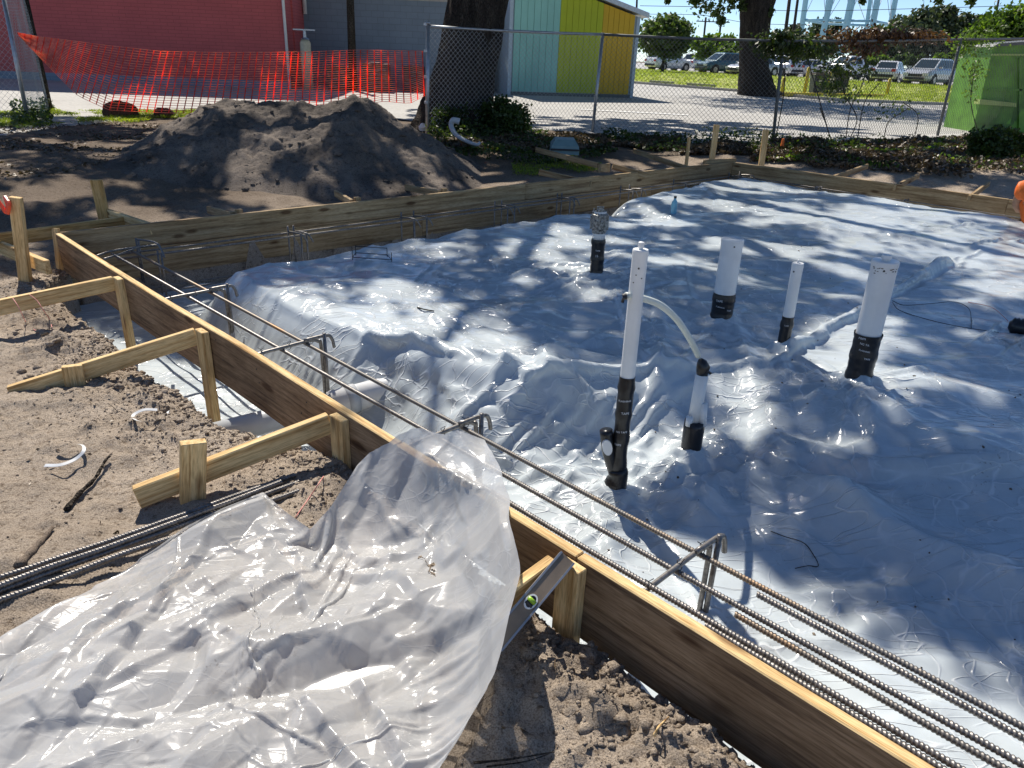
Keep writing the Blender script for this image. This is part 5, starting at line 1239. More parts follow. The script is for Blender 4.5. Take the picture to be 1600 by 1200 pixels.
# leaning panel at the far left
LP = [hit(44, 190), hit(80, 176)]; LT = [atY(4, -10, LP[0][1]), atY(38, -10, LP[1][1])]
e = thing('fence_end', 'leaning end piece of chain link fence with two posts at the left edge', 'fence', LP[0])
g = Geo(); g.tube([LP[0] + [0, 0, -.2], LT[0]], .032, 10); g.obj('post', M['steel_galv'], e, True)
g = Geo(); g.tube([LP[1] + [0, 0, -.2], LT[1]], .05, 10); g.obj('post', M['bark_far'], e, True)
link_mesh('wire_mesh', LP[0], LP[1], LT[0], LT[1], M['steel_galv'], e, r=.003)
l2 = hit(-90, 195); link_mesh('wire_mesh', l2, LP[0], atY(-130, -10, l2[1]), LT[0], M['steel_galv'], e, r=.0025)
cover('weeds', 'tuft of weeds tangled round the left fence end', [[(20, 205), (60, 205), (85, 200)], [(20, 175), (60, 172), (85, 172)]], 900, .07, M['leaf'], .05, .1, 31, .3)

# ------------------------------------------------------------------ orange safety net
def poly_eval(c, n):
    c = np.array(c, float); L = np.r_[0, np.cumsum(np.hypot(*np.diff(c, axis=0).T))]; u = np.linspace(0, L[-1], n); return np.stack([np.interp(u, L, c[:, k]) for k in (0, 1)], -1)
nu, nv = 60, 26
tp_ = poly_eval([(28, 51), (60, 57), (100, 62), (160, 70), (250, 80), (350, 82), (480, 81), (560, 78), (660, 80)], nu)
bt_ = poly_eval([(31, 57), (70, 98), (122, 150), (170, 172), (250, 176), (340, 178), (480, 172), (560, 165), (600, 158), (640, 162), (663, 150)], nu)
Ya = LP[0][1] - .1; Yb = FP[0][1] - .05
net = np.zeros((nu, nv, 3))
for i in range(nu):
    for j in range(nv):
        w = j / (nv - 1); p = tp_[i] * (1 - w) + bt_[i] * w; Y = Ya + (Yb - Ya) * p[0] / 660 + .12 * math.sin(i * .45 + j * .2) * w + .05 * math.sin(i * 1.1)
        net[i, j] = atY(p[0], p[1], Y)
V_, F_ = [], []
g = Geo()
def ribbon(P, wd, nrm=(0, -1, .3)):
    P = np.asarray(P); T = np.gradient(P, axis=0); T /= np.linalg.norm(T, axis=1)[:, None] + 1e-9; S = np.cross(T, nrm); S /= np.linalg.norm(S, axis=1)[:, None] + 1e-9
    D = np.cross(T, S); n = len(P)
    v = np.concatenate([P - S * wd, P + S * wd, P + D * wd * .6]); 
    g.add(v, [(i, i + 1, n + i + 1, n + i) for i in range(n - 1)] + [(n + i, n + i + 1, 2 * n + i + 1, 2 * n + i) for i in range(n - 1)] + [(2 * n + i, 2 * n + i + 1, i + 1, i) for i in range(n - 1)])
for j in range(nv): ribbon(net[:, j], .0040)
g_h = g; g = Geo()
for i in range(nu): ribbon(net[i] + np.array([0, -.004, 0]), .009)
M['net'] = leaf_mat('orange_net_plastic', (.92, .075, .045), (.95, .16, .10), .5)
e = thing('safety_net', 'sagging orange safety net strung behind the dirt pile', 'safety net', net[0, -1])
M['net_pale'] = leaf_mat('highlit_net_plastic', (.90, .22, .17), (.95, .45, .36), .4)  # paler colour paints in the highlights on the level strands
g.obj('upright_strands', M['net'], e); g_h.obj('level_strands', M['net_pale'], e)

# ------------------------------------------------------------------ buildings
def wall_mat(name, c, rowh=.09, bs=.5, brick=True):
    m, nt, b = new_mat(name)
    n = noise_fac(nt, ns=.8, det=8, rough=.7); r = ramp(nt, n.outputs[0], [(.3, tuple(x * .82 for x in c)), (.7, c)])
    col = r.outputs[0]
    if brick:
        tc = N_(nt, 'ShaderNodeTexCoord'); mp = N_(nt, 'ShaderNodeMapping'); mp.inputs['Rotation'].default_value = (R(90), 0, 0)
        bt = N_(nt, 'ShaderNodeTexBrick'); bt.inputs['Scale'].default_value = 1; bt.inputs['Brick Width'].default_value = .4; bt.inputs['Row Height'].default_value = .2 if not rowh else rowh
        bt.inputs['Mortar Size'].default_value = .008; bt.inputs['Color1'].default_value = (1, 1, 1, 1); bt.inputs['Color2'].default_value = (.9, .9, .9, 1); bt.inputs['Mortar'].default_value = (.6, .55, .55, 1)
        nt.links.new(tc.outputs['Object'], mp.inputs[0]); nt.links.new(mp.outputs[0], bt.inputs['Vector']); col = mix(nt, .6, col, bt.outputs['Color'], 'MULTIPLY')
        bump(nt, b, bt.outputs['Fac'], bs, -.006)
    nt.links.new(col, b.inputs['Base Color']); b.inputs['Roughness'].default_value = .8; return m
M['red_wall'] = wall_mat('red_painted_brick', (.62, .13, .125), .1)
M['grey_wall'] = wall_mat('blue_grey_block', (.23, .29, .36), .2, .2)
def prism(name, base_pts, z0, ztops, mat, parent, th=None):
    """vertical extrusion of a ground polygon with its own height at each corner"""
    n = len(base_pts); v = [(*p[:2], z0) for p in base_pts] + [(*p[:2], z) for p, z in zip(base_pts, ztops)]
    f = [(i, (i + 1) % n, n + (i + 1) % n, n + i) for i in range(n)] + [tuple(range(n, 2 * n)), tuple(range(n))[::-1]]
    return mk(name, v, f, mat, parent)
r0 = hit(-60, 120); r1 = hit(452, 139); r0 = r0 + (r0 - r1) * .8; dr = (r1 - r0)[:2]; dr /= np.linalg.norm(dr); nr = np.array([-dr[1], dr[0]])
r2 = r1[:2] + nr * 7; r3 = r0[:2] + nr * 12
e = thing('red_building', 'long red painted brick building at the upper left', 'building', (r0 + r1) / 2)
zt = 7.0
r2a = atY(480, 130, r1[1] + 2.6)[:2]
prism('wall', [r0, r1, np.array([*r2a, 0]), np.array([*(r2a + nr * 8), 0]), np.array([*r3, 0])], -.2, [zt] * 5, M['red_wall'], e)
prism('base_course', [r0 - [*nr * .03, 0], r1 - [*nr * .03, 0], r1 + [*nr * .0, 0], r0], .1, [.52] * 4, M['grey_wall'], e)
prism('roof', [r0 + [*(-nr * .15), 0], r1 + [*(-nr * .15 + dr * .15), 0], np.array([*(r2a + dr * .2), 0]), np.array([*(r2a + nr * 8), 0]), np.array([*r3, 0])], zt, [zt + .18] * 5, M['steel_dark'], e)
g = Geo(); p = r1[:2] + dr * .04; g.tube([(p[0], p[1] - .06, .3), (p[0], p[1] - .06, zt)], .045, 10); g.obj('downspout', M['pvc'], e, True)
q = np.array([*r2a, 0]); g = Geo(); g.tube([(q[0] + .1, q[1], 2.6), (q[0] + .1, q[1], 6.8)], .07, 12); g.obj('vent_pipe', M['pvc'], e, True)
g = Geo(); 
mid = r1[:2] * .45 + r2a * .55; dd_ = (r2a - r1[:2]); dd_ /= np.linalg.norm(dd_); nn_ = np.array([dd_[1], -dd_[0]])
g.box((*(mid + nn_ * .01), 2.4), (.4, .04, 1.0), [[dd_[0], nn_[0], 0], [dd_[1], nn_[1], 0], [0, 0, 1]]); g.obj('recessed_panel', M['red_wall'], e)
# gas bottle like tank and shelf by the corner
t0 = hit(482, 140); e = thing('cream_tank', 'cream upright tank with a silver collar beside the corner of the red building', 'tank', t0)
zt_ = atY(482, 62, t0[1])[2]; g = Geo(); g.tube([t0 + [0, 0, 0], t0 + [0, 0, zt_ - t0[2] - .1], t0 + [0, 0, zt_ - t0[2]]], [.17, .17, .12], 16); M['cream'] = simple('cream_paint', (.55, .50, .36), .5); g.obj('tank_body', M['cream'], e, True)
g = Geo(); p = t0 + [0, 0, zt_ - t0[2]]; g.tube([p, p + [0, 0, .06], p + [0, 0, .3]], [.15, .06, .05], 12); g.box(p + [0, 0, .28], (.35, .06, .02)); g.obj('collar', M['steel_galv'], e)
# grey building
g0 = hit(484, 137); g1 = hit(800, 148); g0 = g0 + [0, 1.5, 0]; g1 = g1 + [0, .8, 0]
e = thing('grey_building', 'low blue grey block building in shade behind the orange net', 'building', (g0 + g1) / 2)
dg = (g1 - g0)[:2]; dg /= np.linalg.norm(dg); ng = np.array([-dg[1], dg[0]]); ztg = float(atY(640, 1, (g0[1] + g1[1]) / 2)[2])
g0b = g0 - np.array([*dg * 2, 0])
g1x = hit(762, 147) + [0, .8, 0]
prism('wall', [g0b, g1x, g1x + [*ng * 9, 0], g0b + [*ng * 9, 0]], -.2, [ztg] * 4, M['grey_wall'], e)
prism('parapet_cap', [g0b - [*ng * .06, 0], g1x - [*ng * .06, 0], g1x + [*ng * .2, 0], g0b + [*ng * .2, 0]], ztg, [ztg + .08] * 4, M['concrete'], e)
# condensers etc
def ac(label, px, py, w, h):
    p = hit(px, py); s = w / 2 * depth(p) / F_PX; hh = h * depth(p) / F_PX
    e = thing('condenser_unit', label, 'air conditioner', p, 'air conditioners along the grey wall')
    g = Geo(); g.box(p + [0, 0, hh / 2], (s, s * .7, hh / 2)); g.obj('cabinet', M['ac'], e)
    g = Geo()
    for k in range(5): g.box(p + [0, -s * .7 - .012, hh * (.18 + .15 * k)], (s * .88, .01, hh * .03))
    g.obj('louvres', M['steel_dark'], e); g = Geo(); g.tube([p + [0, 0, hh], p + [0, 0, hh + .04]], s * .6, 14); g.obj('fan_guard', M['steel_dark'], e)
M['ac'] = simple('brown_cabinet', (.10, .065, .05), .6)
ac('left brown air conditioner behind the net', 590, 143, 38, 40); ac('right brown air conditioner next to the fence post', 648, 143, 30, 36)
ac('low dark unit beside the utility pole behind the net', 530, 141, 30, 34)
# coloured shed
M['teal'] = wall_mat('teal_siding', (.30, .62, .55), brick=False); M['lime'] = wall_mat('lime_siding', (.46, .53, .03), brick=False); M['yellow'] = wall_mat('yellow_siding', (.66, .42, .03), brick=False)
M['trim'] = simple('pale_blue_trim', (.40, .50, .58), .6, 0, .08)
c0_ = hit(792, 148); c1_ = hit(986, 153); dc = (c1_ - c0_)[:2]; Lc_ = np.linalg.norm(dc); dc /= Lc_; nc = np.array([-dc[1], dc[0]])
e = thing('striped_shed', 'wooden building painted in teal, lime and yellow vertical stripes', 'building', (c0_ + c1_) / 2)
zr = atY(998, 24, c1_[1])[2]; zl = zr + (atY(930, 0, c1_[1])[2] - zr) / (atY(998, 24, c1_[1])[0] - atY(930, 0, c1_[1])[0]) * Lc_
z0 = c0_[2]
c3 = c1_ + [*nc * 4.2, 0]; c4 = c0_ + [*nc * 4.2, 0]
prism('wall', [c0_ + [*nc * .03, 0], c1_ + [*nc * .03, 0], c3, c4], z0 - .3, [zl - .05, zr - .05, zr - .05, zl - .05], M['trim'], e)
nb_ = 21
cut1 = (atY(869, 150, c0_[1])[0] - c0_[0]) / (c1_[0] - c0_[0]); cut2 = (atY(931, 150, c1_[1])[0] - c0_[0]) / (c1_[0] - c0_[0])
edges = np.concatenate([np.linspace(.035, cut1, 8), np.linspace(cut1, cut2, 8)[1:], np.linspace(cut2, .97, 7)[1:]])
for i in range(len(edges) - 1):
    a, c = edges[i] * Lc_ + .006, edges[i + 1] * Lc_ - .006; m_ = (edges[i] + edges[i + 1]) / 2; mt = M['teal'] if m_ < cut1 else M['lime'] if m_ < cut2 else M['yellow']
    pa_ = c0_ + [*dc * a, 0]; pb_ = c0_ + [*dc * c, 0]; za = zl + (zr - zl) * a / Lc_ - .06; zc = zl + (zr - zl) * c / Lc_ - .06
    pr = -nc * (.02 + .004 * (i % 2)); prism('siding_board', [pa_ + [*pr, 0], pb_ + [*pr, 0], pb_ + [*nc * .028, 0], pa_ + [*nc * .028, 0]], z0 + .12, [za, zc, zc, za], mt, e)
for a in (.0, .985):
    pa_ = c0_ + [*dc * a * Lc_, 0]; pb_ = pa_ + [*dc * .12, 0]; z_ = zl + (zr - zl) * a - .06
    prism('corner_board', [pa_ - [*nc * .04, 0], pb_ - [*nc * .04, 0], pb_ + [*nc * .03, 0], pa_ + [*nc * .03, 0]], z0, [z_] * 4, M['trim'], e)
prism('plinth', [c0_ - [*nc * .03, 0], c1_ - [*nc * .03, 0], c1_ + [*nc * .02, 0], c0_ + [*nc * .02, 0]], z0 - .1, [z0 + .11] * 4, M['steel_dark'], e)
ra = c0_ - [*(dc * .3 + nc * .25), 0]; rb_ = c1_ + [*(dc * .28 - nc * .25), 0]; k_ = (zr - zl) / Lc_
g = Geo(); vv = []
for p, z_ in ((ra, zl - k_ * .3), (rb_, zr + k_ * .28), (rb_ + [*nc * 4.8, 0], zr + k_ * .28), (ra + [*nc * 4.8, 0], zl - k_ * .3)): vv.append((p[0], p[1], z_)); 
g.add(vv + [(x, y, z + .16) for x, y, z in vv], [(0, 1, 2, 3)[::-1], (4, 5, 6, 7), (0, 1, 5, 4), (1, 2, 6, 5), (2, 3, 7, 6), (3, 0, 4, 7)]); g.obj('roof', M['steel_galv'], e)
# orange vest hanging by the trunk + small grey cabinet between trunk and shed
p = atY(780, 62, c0_[1] - 3.0); g = Geo(); g.tube([p + [-.05, 0, .18], p + [.02, 0, .06], p + [.03, 0, -.02], p + [-.05, 0, -.12]], [.03, .10, .12, .05], 8)
p = hit(778, 142); e = thing('meter_cabinet', 'narrow grey meter cabinet topped with orange cloth beside the striped shed', 'cabinet', p)
zt2 = atY(778, 76, p[1])[2]; g = Geo(); g.box((p[0], p[1], (zt2 + p[2]) / 2), (.17, .12, (zt2 - p[2]) / 2)); g.obj('cabinet_body', M['steel_galv'], e)
g = Geo(); q = np.array([p[0] + .04, p[1] - .08, zt2 + .05]); g.tube([q + [-.12, 0, -.06], q + [-.03, 0, .03], q + [.08, 0, .26]], [.05, .13, .03], 8); g.obj('orange_cloth', M['orange'], e, True)

# ------------------------------------------------------------------ trees
def trunk_mesh(name, pts, rad, mat, parent, n=40, bumpy=.05, seed=0):
    P = smooth_path(pts, 14); m = len(P); L = np.linspace(0, len(rad) - 1, m); r = np.interp(L, range(len(rad)), rad)
    pts_, T, N, Bn = frames(P); a = np.linspace(0, 2 * np.pi, n, endpoint=False)
    hh = np.arange(m)[:, None]
    rid = 1 + bumpy * np.sin(a[None] * 9 + np.sin(hh * .23 + seed) * 1.3) + bumpy * 1.3 * (noise(a[None] * 4 + 0 * hh, hh * .5 + 0 * a[None], seed) - .5)
    rr = r[:, None] * rid
    v = pts_[:, None] + rr[..., None] * (np.cos(a)[None, :, None] * N[:, None] + np.sin(a)[None, :, None] * Bn[:, None])
    i = np.arange(m - 1)[:, None] * n; j = np.arange(n)[None]; j2 = (j + 1) % n
    return mk(name, v.reshape(-1, 3), np.stack([i + j, i + j2, i + n + j2, i + n + j], -1).reshape(-1, 4), mat, parent, smooth=True)
# big oak left of centre; its crown hangs above the picture and shades the slab
YB = hit(707, 205)[1] + .5
tb = atY(706, 215, YB); 
oak = thing('oak_tree', 'massive dark leaning oak trunk just behind the fence left of the striped shed', 'tree', tb)
tp1 = atY(730, 100, YB); tp2 = atY(748, 0, YB)
wr = lambda w, p: w / 2 * depth(p) / F_PX
trunk_mesh('trunk', [tb - [0.03, 0, .4], tb, atY(715, 165, YB), tp1, tp2, tp2 + (tp2 - tp1) * 1.2, tp2 + (tp2 - tp1) * 2.3 + [-.3, 0, 0]], [wr(175, tb), wr(128, tb), wr(106, tb), wr(92, tp1), wr(92, tp2), wr(80, tp2), wr(60, tp2)], M['bark'], oak, bumpy=.04)
top_ = tp2 + (tp2 - tp1) * 2.2 + [-.3, 0, 0]
hmid = 9.0; off = SUN_DIR[:2] / SUN_DIR[2]
limb = Geo(); tips = []
for k in range(11):
    a = k * 2 * math.pi / 11 + .3; L = random.uniform(4.5, 7.5); e_ = top_ + np.array([math.cos(a) * L, math.sin(a) * L * .8, random.uniform(2.2, 4.8)])
    mid = top_ * .5 + e_ * .5 + np.array([0, 0, random.uniform(.2, .9)]); P = smooth_path([top_ - [0, 0, .4], mid, e_], 6); v, f = tube(P, np.linspace(.15, .03, len(P)), 8); limb.add(v, f); tips.append(P)
limb.obj('limbs', M['bark'], oak, True)
def in_ell(px, py, cx, cy, rx, ry, rot=0):
    dx, dy = px - cx, py - cy; c, s = math.cos(rot), math.sin(rot); x = (dx * c + dy * s) / rx; y = (-dx * s + dy * c) / ry
    return 1 - sm(.7, 1.12, np.hypot(x, y))
def want_shade(X, Y):
    """wanted shade at ground point X, Y; unseen crown leaves are placed to cast it (0 gap, 1 closed)"""
    s, t = ST(np.stack([X, Y, 0 * X], -1)); px, py = proj(np.stack([X, Y, 0 * X + .1], -1))
    dark = np.ones_like(X)
    n1 = fbm(X * 1.1 - Y * .25, Y * 1.5 + X * .2, 3, 301, .6); n2 = fbm(X * 2.6, Y * 2.6, 3, 305)
    dap = np.clip((n1 * .6 + n2 * .4 - .51) * 14 + .5, 0, 1)            # soft dapple pattern
    dap_few = np.clip((n1 * .6 + n2 * .4 - .44) * 14 + .5, 0, 1)
    dap_many = np.clip((n1 * .6 + n2 * .4 - .56) * 14 + .5, 0, 1)
    w = np.where(py < 480, dap, dap_few)
    # open sun: everything left of / below the line along the near form board
    line = np.interp(s, [-1, 1.2, 3.0, 4.0, 4.6, 5.4, 7.5], [-.2, .3, 1.1, 1.15, .85, .95, 1.15])
    k = sm(-.14, .14, t - line + .30 * (n2 - .5))
    w = w * k
    lump = in_ell(px, py, 590, 530, 250, 80, .12); w = w * (1 - .92 * lump)
    w = w * (1 - .9 * in_ell(px, py, 1440, 378, 235, 42, .14)); w = w * (1 - .85 * in_ell(px, py, 1590, 430, 130, 30, .1))
    for e in ((1400, 598, 46, 10, .1), (1520, 628, 90, 15, .22), (1395, 652, 46, 16, .4), (1240, 650, 0.1, .1, 0), (1270, 930, 70, 20, -.2), (1400, 1010, 120, 26, .3), (1290, 800, 60, 10, .05), (830, 395, 60, 14, 0), (1130, 430, 90, 12, .35), (925, 470, 50, 16, .2), (700, 400, 60, 10, .0),
              (640, 220, 60, 9, .45), (330, 205, 50, 24, -.5), (250, 262, 80, 20, -.4), (400, 200, 24, 16, .3), (230, 230, 40, 12, -.5), (560, 180, 18, 10, 0)): w = w * (1 - .9 * in_ell(px, py, *e))
    w = np.where((t < -.05) & (s > .2), w * 0, w)
    left = (t < 4.0) & (s < -.1)
    w = np.where(left & (px < 330), np.clip(dap * .6 + dap_few * .75, 0, 1), w)
    w = np.where(left & (px < 1000) & (px >= 330), np.maximum(w, dap_few), w)
    strong = (py < 262) & (px > 640) & (px < 1180) & (py > 200); w = np.where(strong, np.maximum(w, dap_few), w)
    w = np.where((px > 1180) & (py < 290) & (py > 205), dap, w)
    w = np.where((py < 202) & (py > 0), dap_many * (py > 180) * (px > 640), w)
    return np.where(s < -.1, np.where(Y < 3.5, 0, w), w)
n = 380000
gx_ = rng.uniform(-9.5, 8.5, n); gy_ = rng.uniform(1.5, 19, n)
w = want_shade(gx_, gy_); keep = rng.random(n) < w; gx_, gy_ = gx_[keep], gy_[keep]
hh = rng.uniform(6.6, 11.0, len(gx_)) + 1.0 * (noise(gx_, gy_, 9) - .5)
Cc = np.column_stack([gx_ + off[0] * (hh - .1), gy_ + off[1] * (hh - .1), hh])
v, f = leaf_cloud(Cc, .125, .25, .6, 501)
mk('crown', v, f, M['leaf'], oak)  # leaves set along sun rays so the crown casts the wanted dapples
# second oak beyond the pavement
def px_tree(name, label, base, trunkpx, radpx, mat, ncrown, crown, leafsz, leafm, group=None, seed=0, worldz=None):
    p = hit(*base); Y = p[1]; e = thing(name, label, 'tree', p, group)
    pts = [atY(x, y, Y) for x, y in trunkpx]; rad = [wr(w_, pts[0]) for w_ in radpx]
    trunk_mesh('trunk', pts, rad, mat, e, n=24, seed=seed)
    return e, p, pts
e, p, pts = px_tree('oak_tree', 'dark oak trunk on the lawn edge in front of the parked cars', (1181, 149), [(1183, 158), (1181, 146), (1178, 110), (1177, 70), (1180, 35), (1184, 0), (1186, -40), (1180, -90)], [78, 58, 44, 40, 44, 50, 50, 40], M['bark'], 0, None, .2, M['leaf'])
Yt = p[1]; sc2 = depth(p) / F_PX
g = Geo()
cen = pts[-1]
for k in range(12):
    a = k * .55; L = random.uniform(3, 6); q = cen + np.array([math.cos(a) * L, math.sin(a) * L, random.uniform(.2, 3)]); P = smooth_path([cen - [0, 0, .5], (cen + q) / 2 + [0, 0, .4], q], 5); v_, f_ = tube(P, np.linspace(.22, .04, len(P)), 7); g.add(v_, f_)
g.obj('limbs', M['bark'], e, True)
def blob_leaves(cen, rad, nclump, per, csz, seed):
    g_ = np.random.default_rng(seed); d = g_.normal(size=(nclump, 3)); d /= np.linalg.norm(d, axis=1)[:, None]; r_ = g_.random(nclump) ** .45
    c = np.array(cen) + d * r_[:, None] * np.array(rad)
    P = (c[:, None] + g_.normal(size=(nclump, per, 3)) * csz * g_.uniform(.5, 1.4, (nclump, 1, 1))).reshape(-1, 3); return P
Pc = blob_leaves(cen + [0, 0, 3.0], (6.5, 6.5, 2.4), 420, 55, .42, 71)
# twigs that hang into the picture
hang = []
for (x, y, r_) in ((1095, 3, 12), (1110, 10, 14), (1122, 20, 10), (1128, 32, 6), (1140, 5, 12), (1086, 0, 8), (1155, 0, 10), (1205, 18, 5), (1160, 12, 5), (1348, 2, 4), (1044, 1, 3), (1518, 2, 5), (1465, 0, 6)):
    q = atY(x, y, Yt - .5); hang.append(q + rng.normal(0, 1, (70, 3)) * r_ * sc2 * .5)
Pc = Pc[(Pc[:, 2] > 5.2)]
v, f = leaf_cloud(np.concatenate([Pc] + hang), .20, .1, .6, 72); mk('crown', v, f, M['leaf'], e)

def bush(name, label, box, Y, n, leafsz, mat, cat='bush', group=None, seed=0, trunk=None, shape=None, density=1.0, dz=0, clumps=90):
    """foliage mass that fills a picture box at distance Y: ragged clumps in real depth"""
    x0, y0, x1, y1 = box; P0_ = atY((x0 + x1) / 2, (y0 + y1) / 2, Y); k = depth(P0_) / F_PX; rx = (x1 - x0) / 2 * k; rz = (y1 - y0) / 2 * k
    gz_ = float(base_ground(np.array([P0_[0]]), np.array([Y]))[0])
    e = thing(name, label, cat, (P0_[0], Y, gz_), group)
    g_ = np.random.default_rng(seed); d = g_.normal(size=(clumps, 3)); d /= np.linalg.norm(d, axis=1)[:, None]
    c = P0_ + d * (g_.random(clumps) ** .4)[:, None] * np.array([rx * .86, min(rx, rz * 2) * .8, rz * .86])
    per = max(4, n // clumps); cs = min(rx, rz) * .2
    P = (c[:, None] + g_.normal(size=(clumps, per, 3)) * cs * g_.uniform(.5, 1.3, (clumps, 1, 1)) * [1, 1, .7]).reshape(-1, 3)
    P = P[P[:, 2] > gz_]
    v, f = leaf_cloud(P, leafsz, .1, .6, seed + 1); mk('crown', v, f, mat, e)
    g = Geo(); base = np.array([P0_[0], Y, gz_ - .1]); r_ = max(.03, rx * .05)
    g.tube([base, base * .5 + P0_ * .5, P0_], [r_ * 1.3, r_, r_ * .6], 8)
    for q in range(5):
        a = q * 1.3; e1 = P0_ + np.array([math.cos(a) * rx * .5, math.sin(a) * .4 * rx, rz * .35]); g.tube([base * .35 + P0_ * .65, e1], [r_ * .6, r_ * .25], 6)
    g.obj('trunk', M['bark_far'], e, True)
    return e
bush('round_tree', 'round leafy tree right of the striped shed, above the parked cars', (998, 24, 1084, 90), 66, 9000, .38, M['leaf_far'], 'tree', seed=81, clumps=160)
bush('hedge_tree', 'lighter bushy tree behind the cars between the round tree and the oak', (1075, 55, 1165, 96), 84, 6000, .42, M['leaf_bright'], 'tree', seed=82)
bush('far_tree', 'dark tree line piece just left of the water tower legs', (1200, 42, 1258, 92), 88, 4500, .45, M['pine'], 'tree', seed=83)
bush('far_tree', 'tree seen between the water tower legs', (1255, 30, 1330, 92), 165, 6500, .7, M['pine'], 'tree', seed=84)
bush('far_tree', 'far broad tree just right of the water tower', (1330, 38, 1420, 100), 95, 6500, .5, M['leaf_far'], 'tree', seed=85)
for i, (bx, lab) in enumerate((((1405, 12, 1470, 96), 'tall dark pine right of the water tower'), ((1440, 6, 1500, 90), 'tallest dark pine in the far tree line'), ((1475, 22, 1545, 98), 'spreading dark pine nearest the bright green tree'), ((1370, 30, 1430, 96), 'dark pine beside the right water tower leg'))):
    bush('pine_tree', lab, bx, 90 + 3 * i, 4200, .55, M['pine'], 'tree', 'pines of the far tree line', seed=90 + i, clumps=55)
for i, (bx, lab) in enumerate((((1330, 82, 1400, 104), 'low yellowish shrub behind the white sedan'), ((1390, 84, 1455, 104), 'low green shrub behind the silver car facing us'), ((1450, 80, 1520, 108), 'low shrub behind the dark sedan'), ((1225, 78, 1300, 98), 'low shrub behind the white pickup'), ((1120, 78, 1170, 96), 'low shrub left of the oak'), ((1195, 78, 1235, 98), 'low shrub right of the oak'))):
    bush('shrub', lab, bx, 74 + i, 2200, .35, M['leaf_bright'] if i % 2 == 0 else M['leaf_far'], 'shrub', 'shrubs behind the parking lot', seed=110 + i, clumps=50)
bush('leafy_tree', 'bright yellow green tree at the upper right above the green container', (1508, 12, 1660, 112), 30, 14000, .17, M['leaf_bright'], 'tree', seed=120, clumps=150)
bush('shrub', 'dark shrub growing at the foot of the oak trunk behind the fence', (742, 150, 832, 215), FP[0][1] + .6, 4200, .07, M['leaf'], 'shrub', seed=121, clumps=120)
bush('shrub', 'low dark weeds between the first fence post and the oak', (668, 160, 742, 215), FP[0][1] + .3, 2000, .06, M['leaf'], 'shrub', seed=122, clumps=60)
bush('shrub', 'dark shrub in front of the green container by the worker', (1500, 200, 1610, 250), 13.0, 4500, .07, M['leaf'], 'shrub', seed=123, clumps=90)
# vines on the fence
def vine(label, blobs, n, mat, seed, stems=()):
    g_ = np.random.default_rng(seed); P = []
    for (x, y, rx, ry, k) in blobs:
        for _ in range(int(n * k)):
            a, b2 = g_.normal(0, .5, 2); xx, yy_ = x + a * rx, y + b2 * ry
            i = int(np.searchsorted([proj(q)[0] for q in FP[1:4]], xx)); i = min(i, 3)
            # plane of that fence bay
            A_, B_ = FP[i], FP[i + 1] if i < 4 else FP[i]
            nn = np.cross(B_ - A_, FT[i] - A_); d = ray(xx, yy_); o = np.array([0, 0, EYE]); tpar = ((A_ - o) @ nn) / (d @ nn); q = o + d * tpar
            P.append(q + [0, g_.normal(0, .08) + .05, 0])
    e = thing('vine', label, 'climbing plant', P[0] * np.array([1, 1, 0]) + [0, 0, .3], 'vines climbing the chain link fence')
    v, f = leaf_cloud(np.array(P), .085, .1, .6, seed); mk('foliage', v, f, mat, e)
    g = Geo()
    for (xs) in stems:
        pts = []
        for (x, y) in xs:
            i = min(int(np.searchsorted([proj(q)[0] for q in FP[1:4]], x)), 3); A_, B_ = FP[i], FP[i + 1]
            nn = np.cross(B_ - A_, FT[i] - A_); d = ray(x, y); o = np.array([0, 0, EYE]); pts.append(o + d * (((A_ - o) @ nn) / (d @ nn)) + [0, .03, 0])
        g.tube(smooth_path(pts, 5), .010, 5)
    if g.v: g.obj('stems', M['bark_far'], e, True)
    return e
vine('dense dark vine clump on the rail by the third fence post', [(1222, 72, 40, 22, 1), (1262, 78, 50, 20, .8), (1230, 55, 14, 8, .2)], 900, M['leaf'], 131, [[(1212, 220), (1225, 150), (1228, 90)], [(1298, 215), (1285, 170), (1262, 90)]])
vine('reddish brown vine growing along the top rail between the last two posts', [(1345, 58, 50, 16, .8), (1400, 56, 60, 12, .8), (1440, 60, 40, 10, .4), (1350, 78, 40, 16, .4)], 900, M['leaf_red'], 132, [[(1322, 222), (1330, 170), (1352, 120), (1350, 60)], [(1340, 220), (1352, 160), (1375, 130)]])
vine('thin vine hanging in front of the parked cars', [(1310, 110, 30, 20, .6), (1300, 135, 24, 16, .4), (1355, 110, 14, 14, .2), (1330, 150, 30, 20, .15), (1400, 170, 40, 16, .12)], 520, M['leaf'], 133, [[(1328, 220), (1340, 185), (1322, 150), (1312, 110)], [(1430, 215), (1435, 180), (1412, 160)], [(1382, 218), (1390, 190), (1420, 170)], [(1300, 222), (1290, 190), (1282, 168)]])
vine('leafy vine on the rail right of the last post', [(1530, 62, 40, 14, .8), (1510, 75, 20, 20, .4), (1525, 110, 18, 26, .35), (1520, 140, 14, 20, .1)], 420, M['leaf_bright'], 134, [[(1530, 210), (1518, 160), (1524, 110)]])
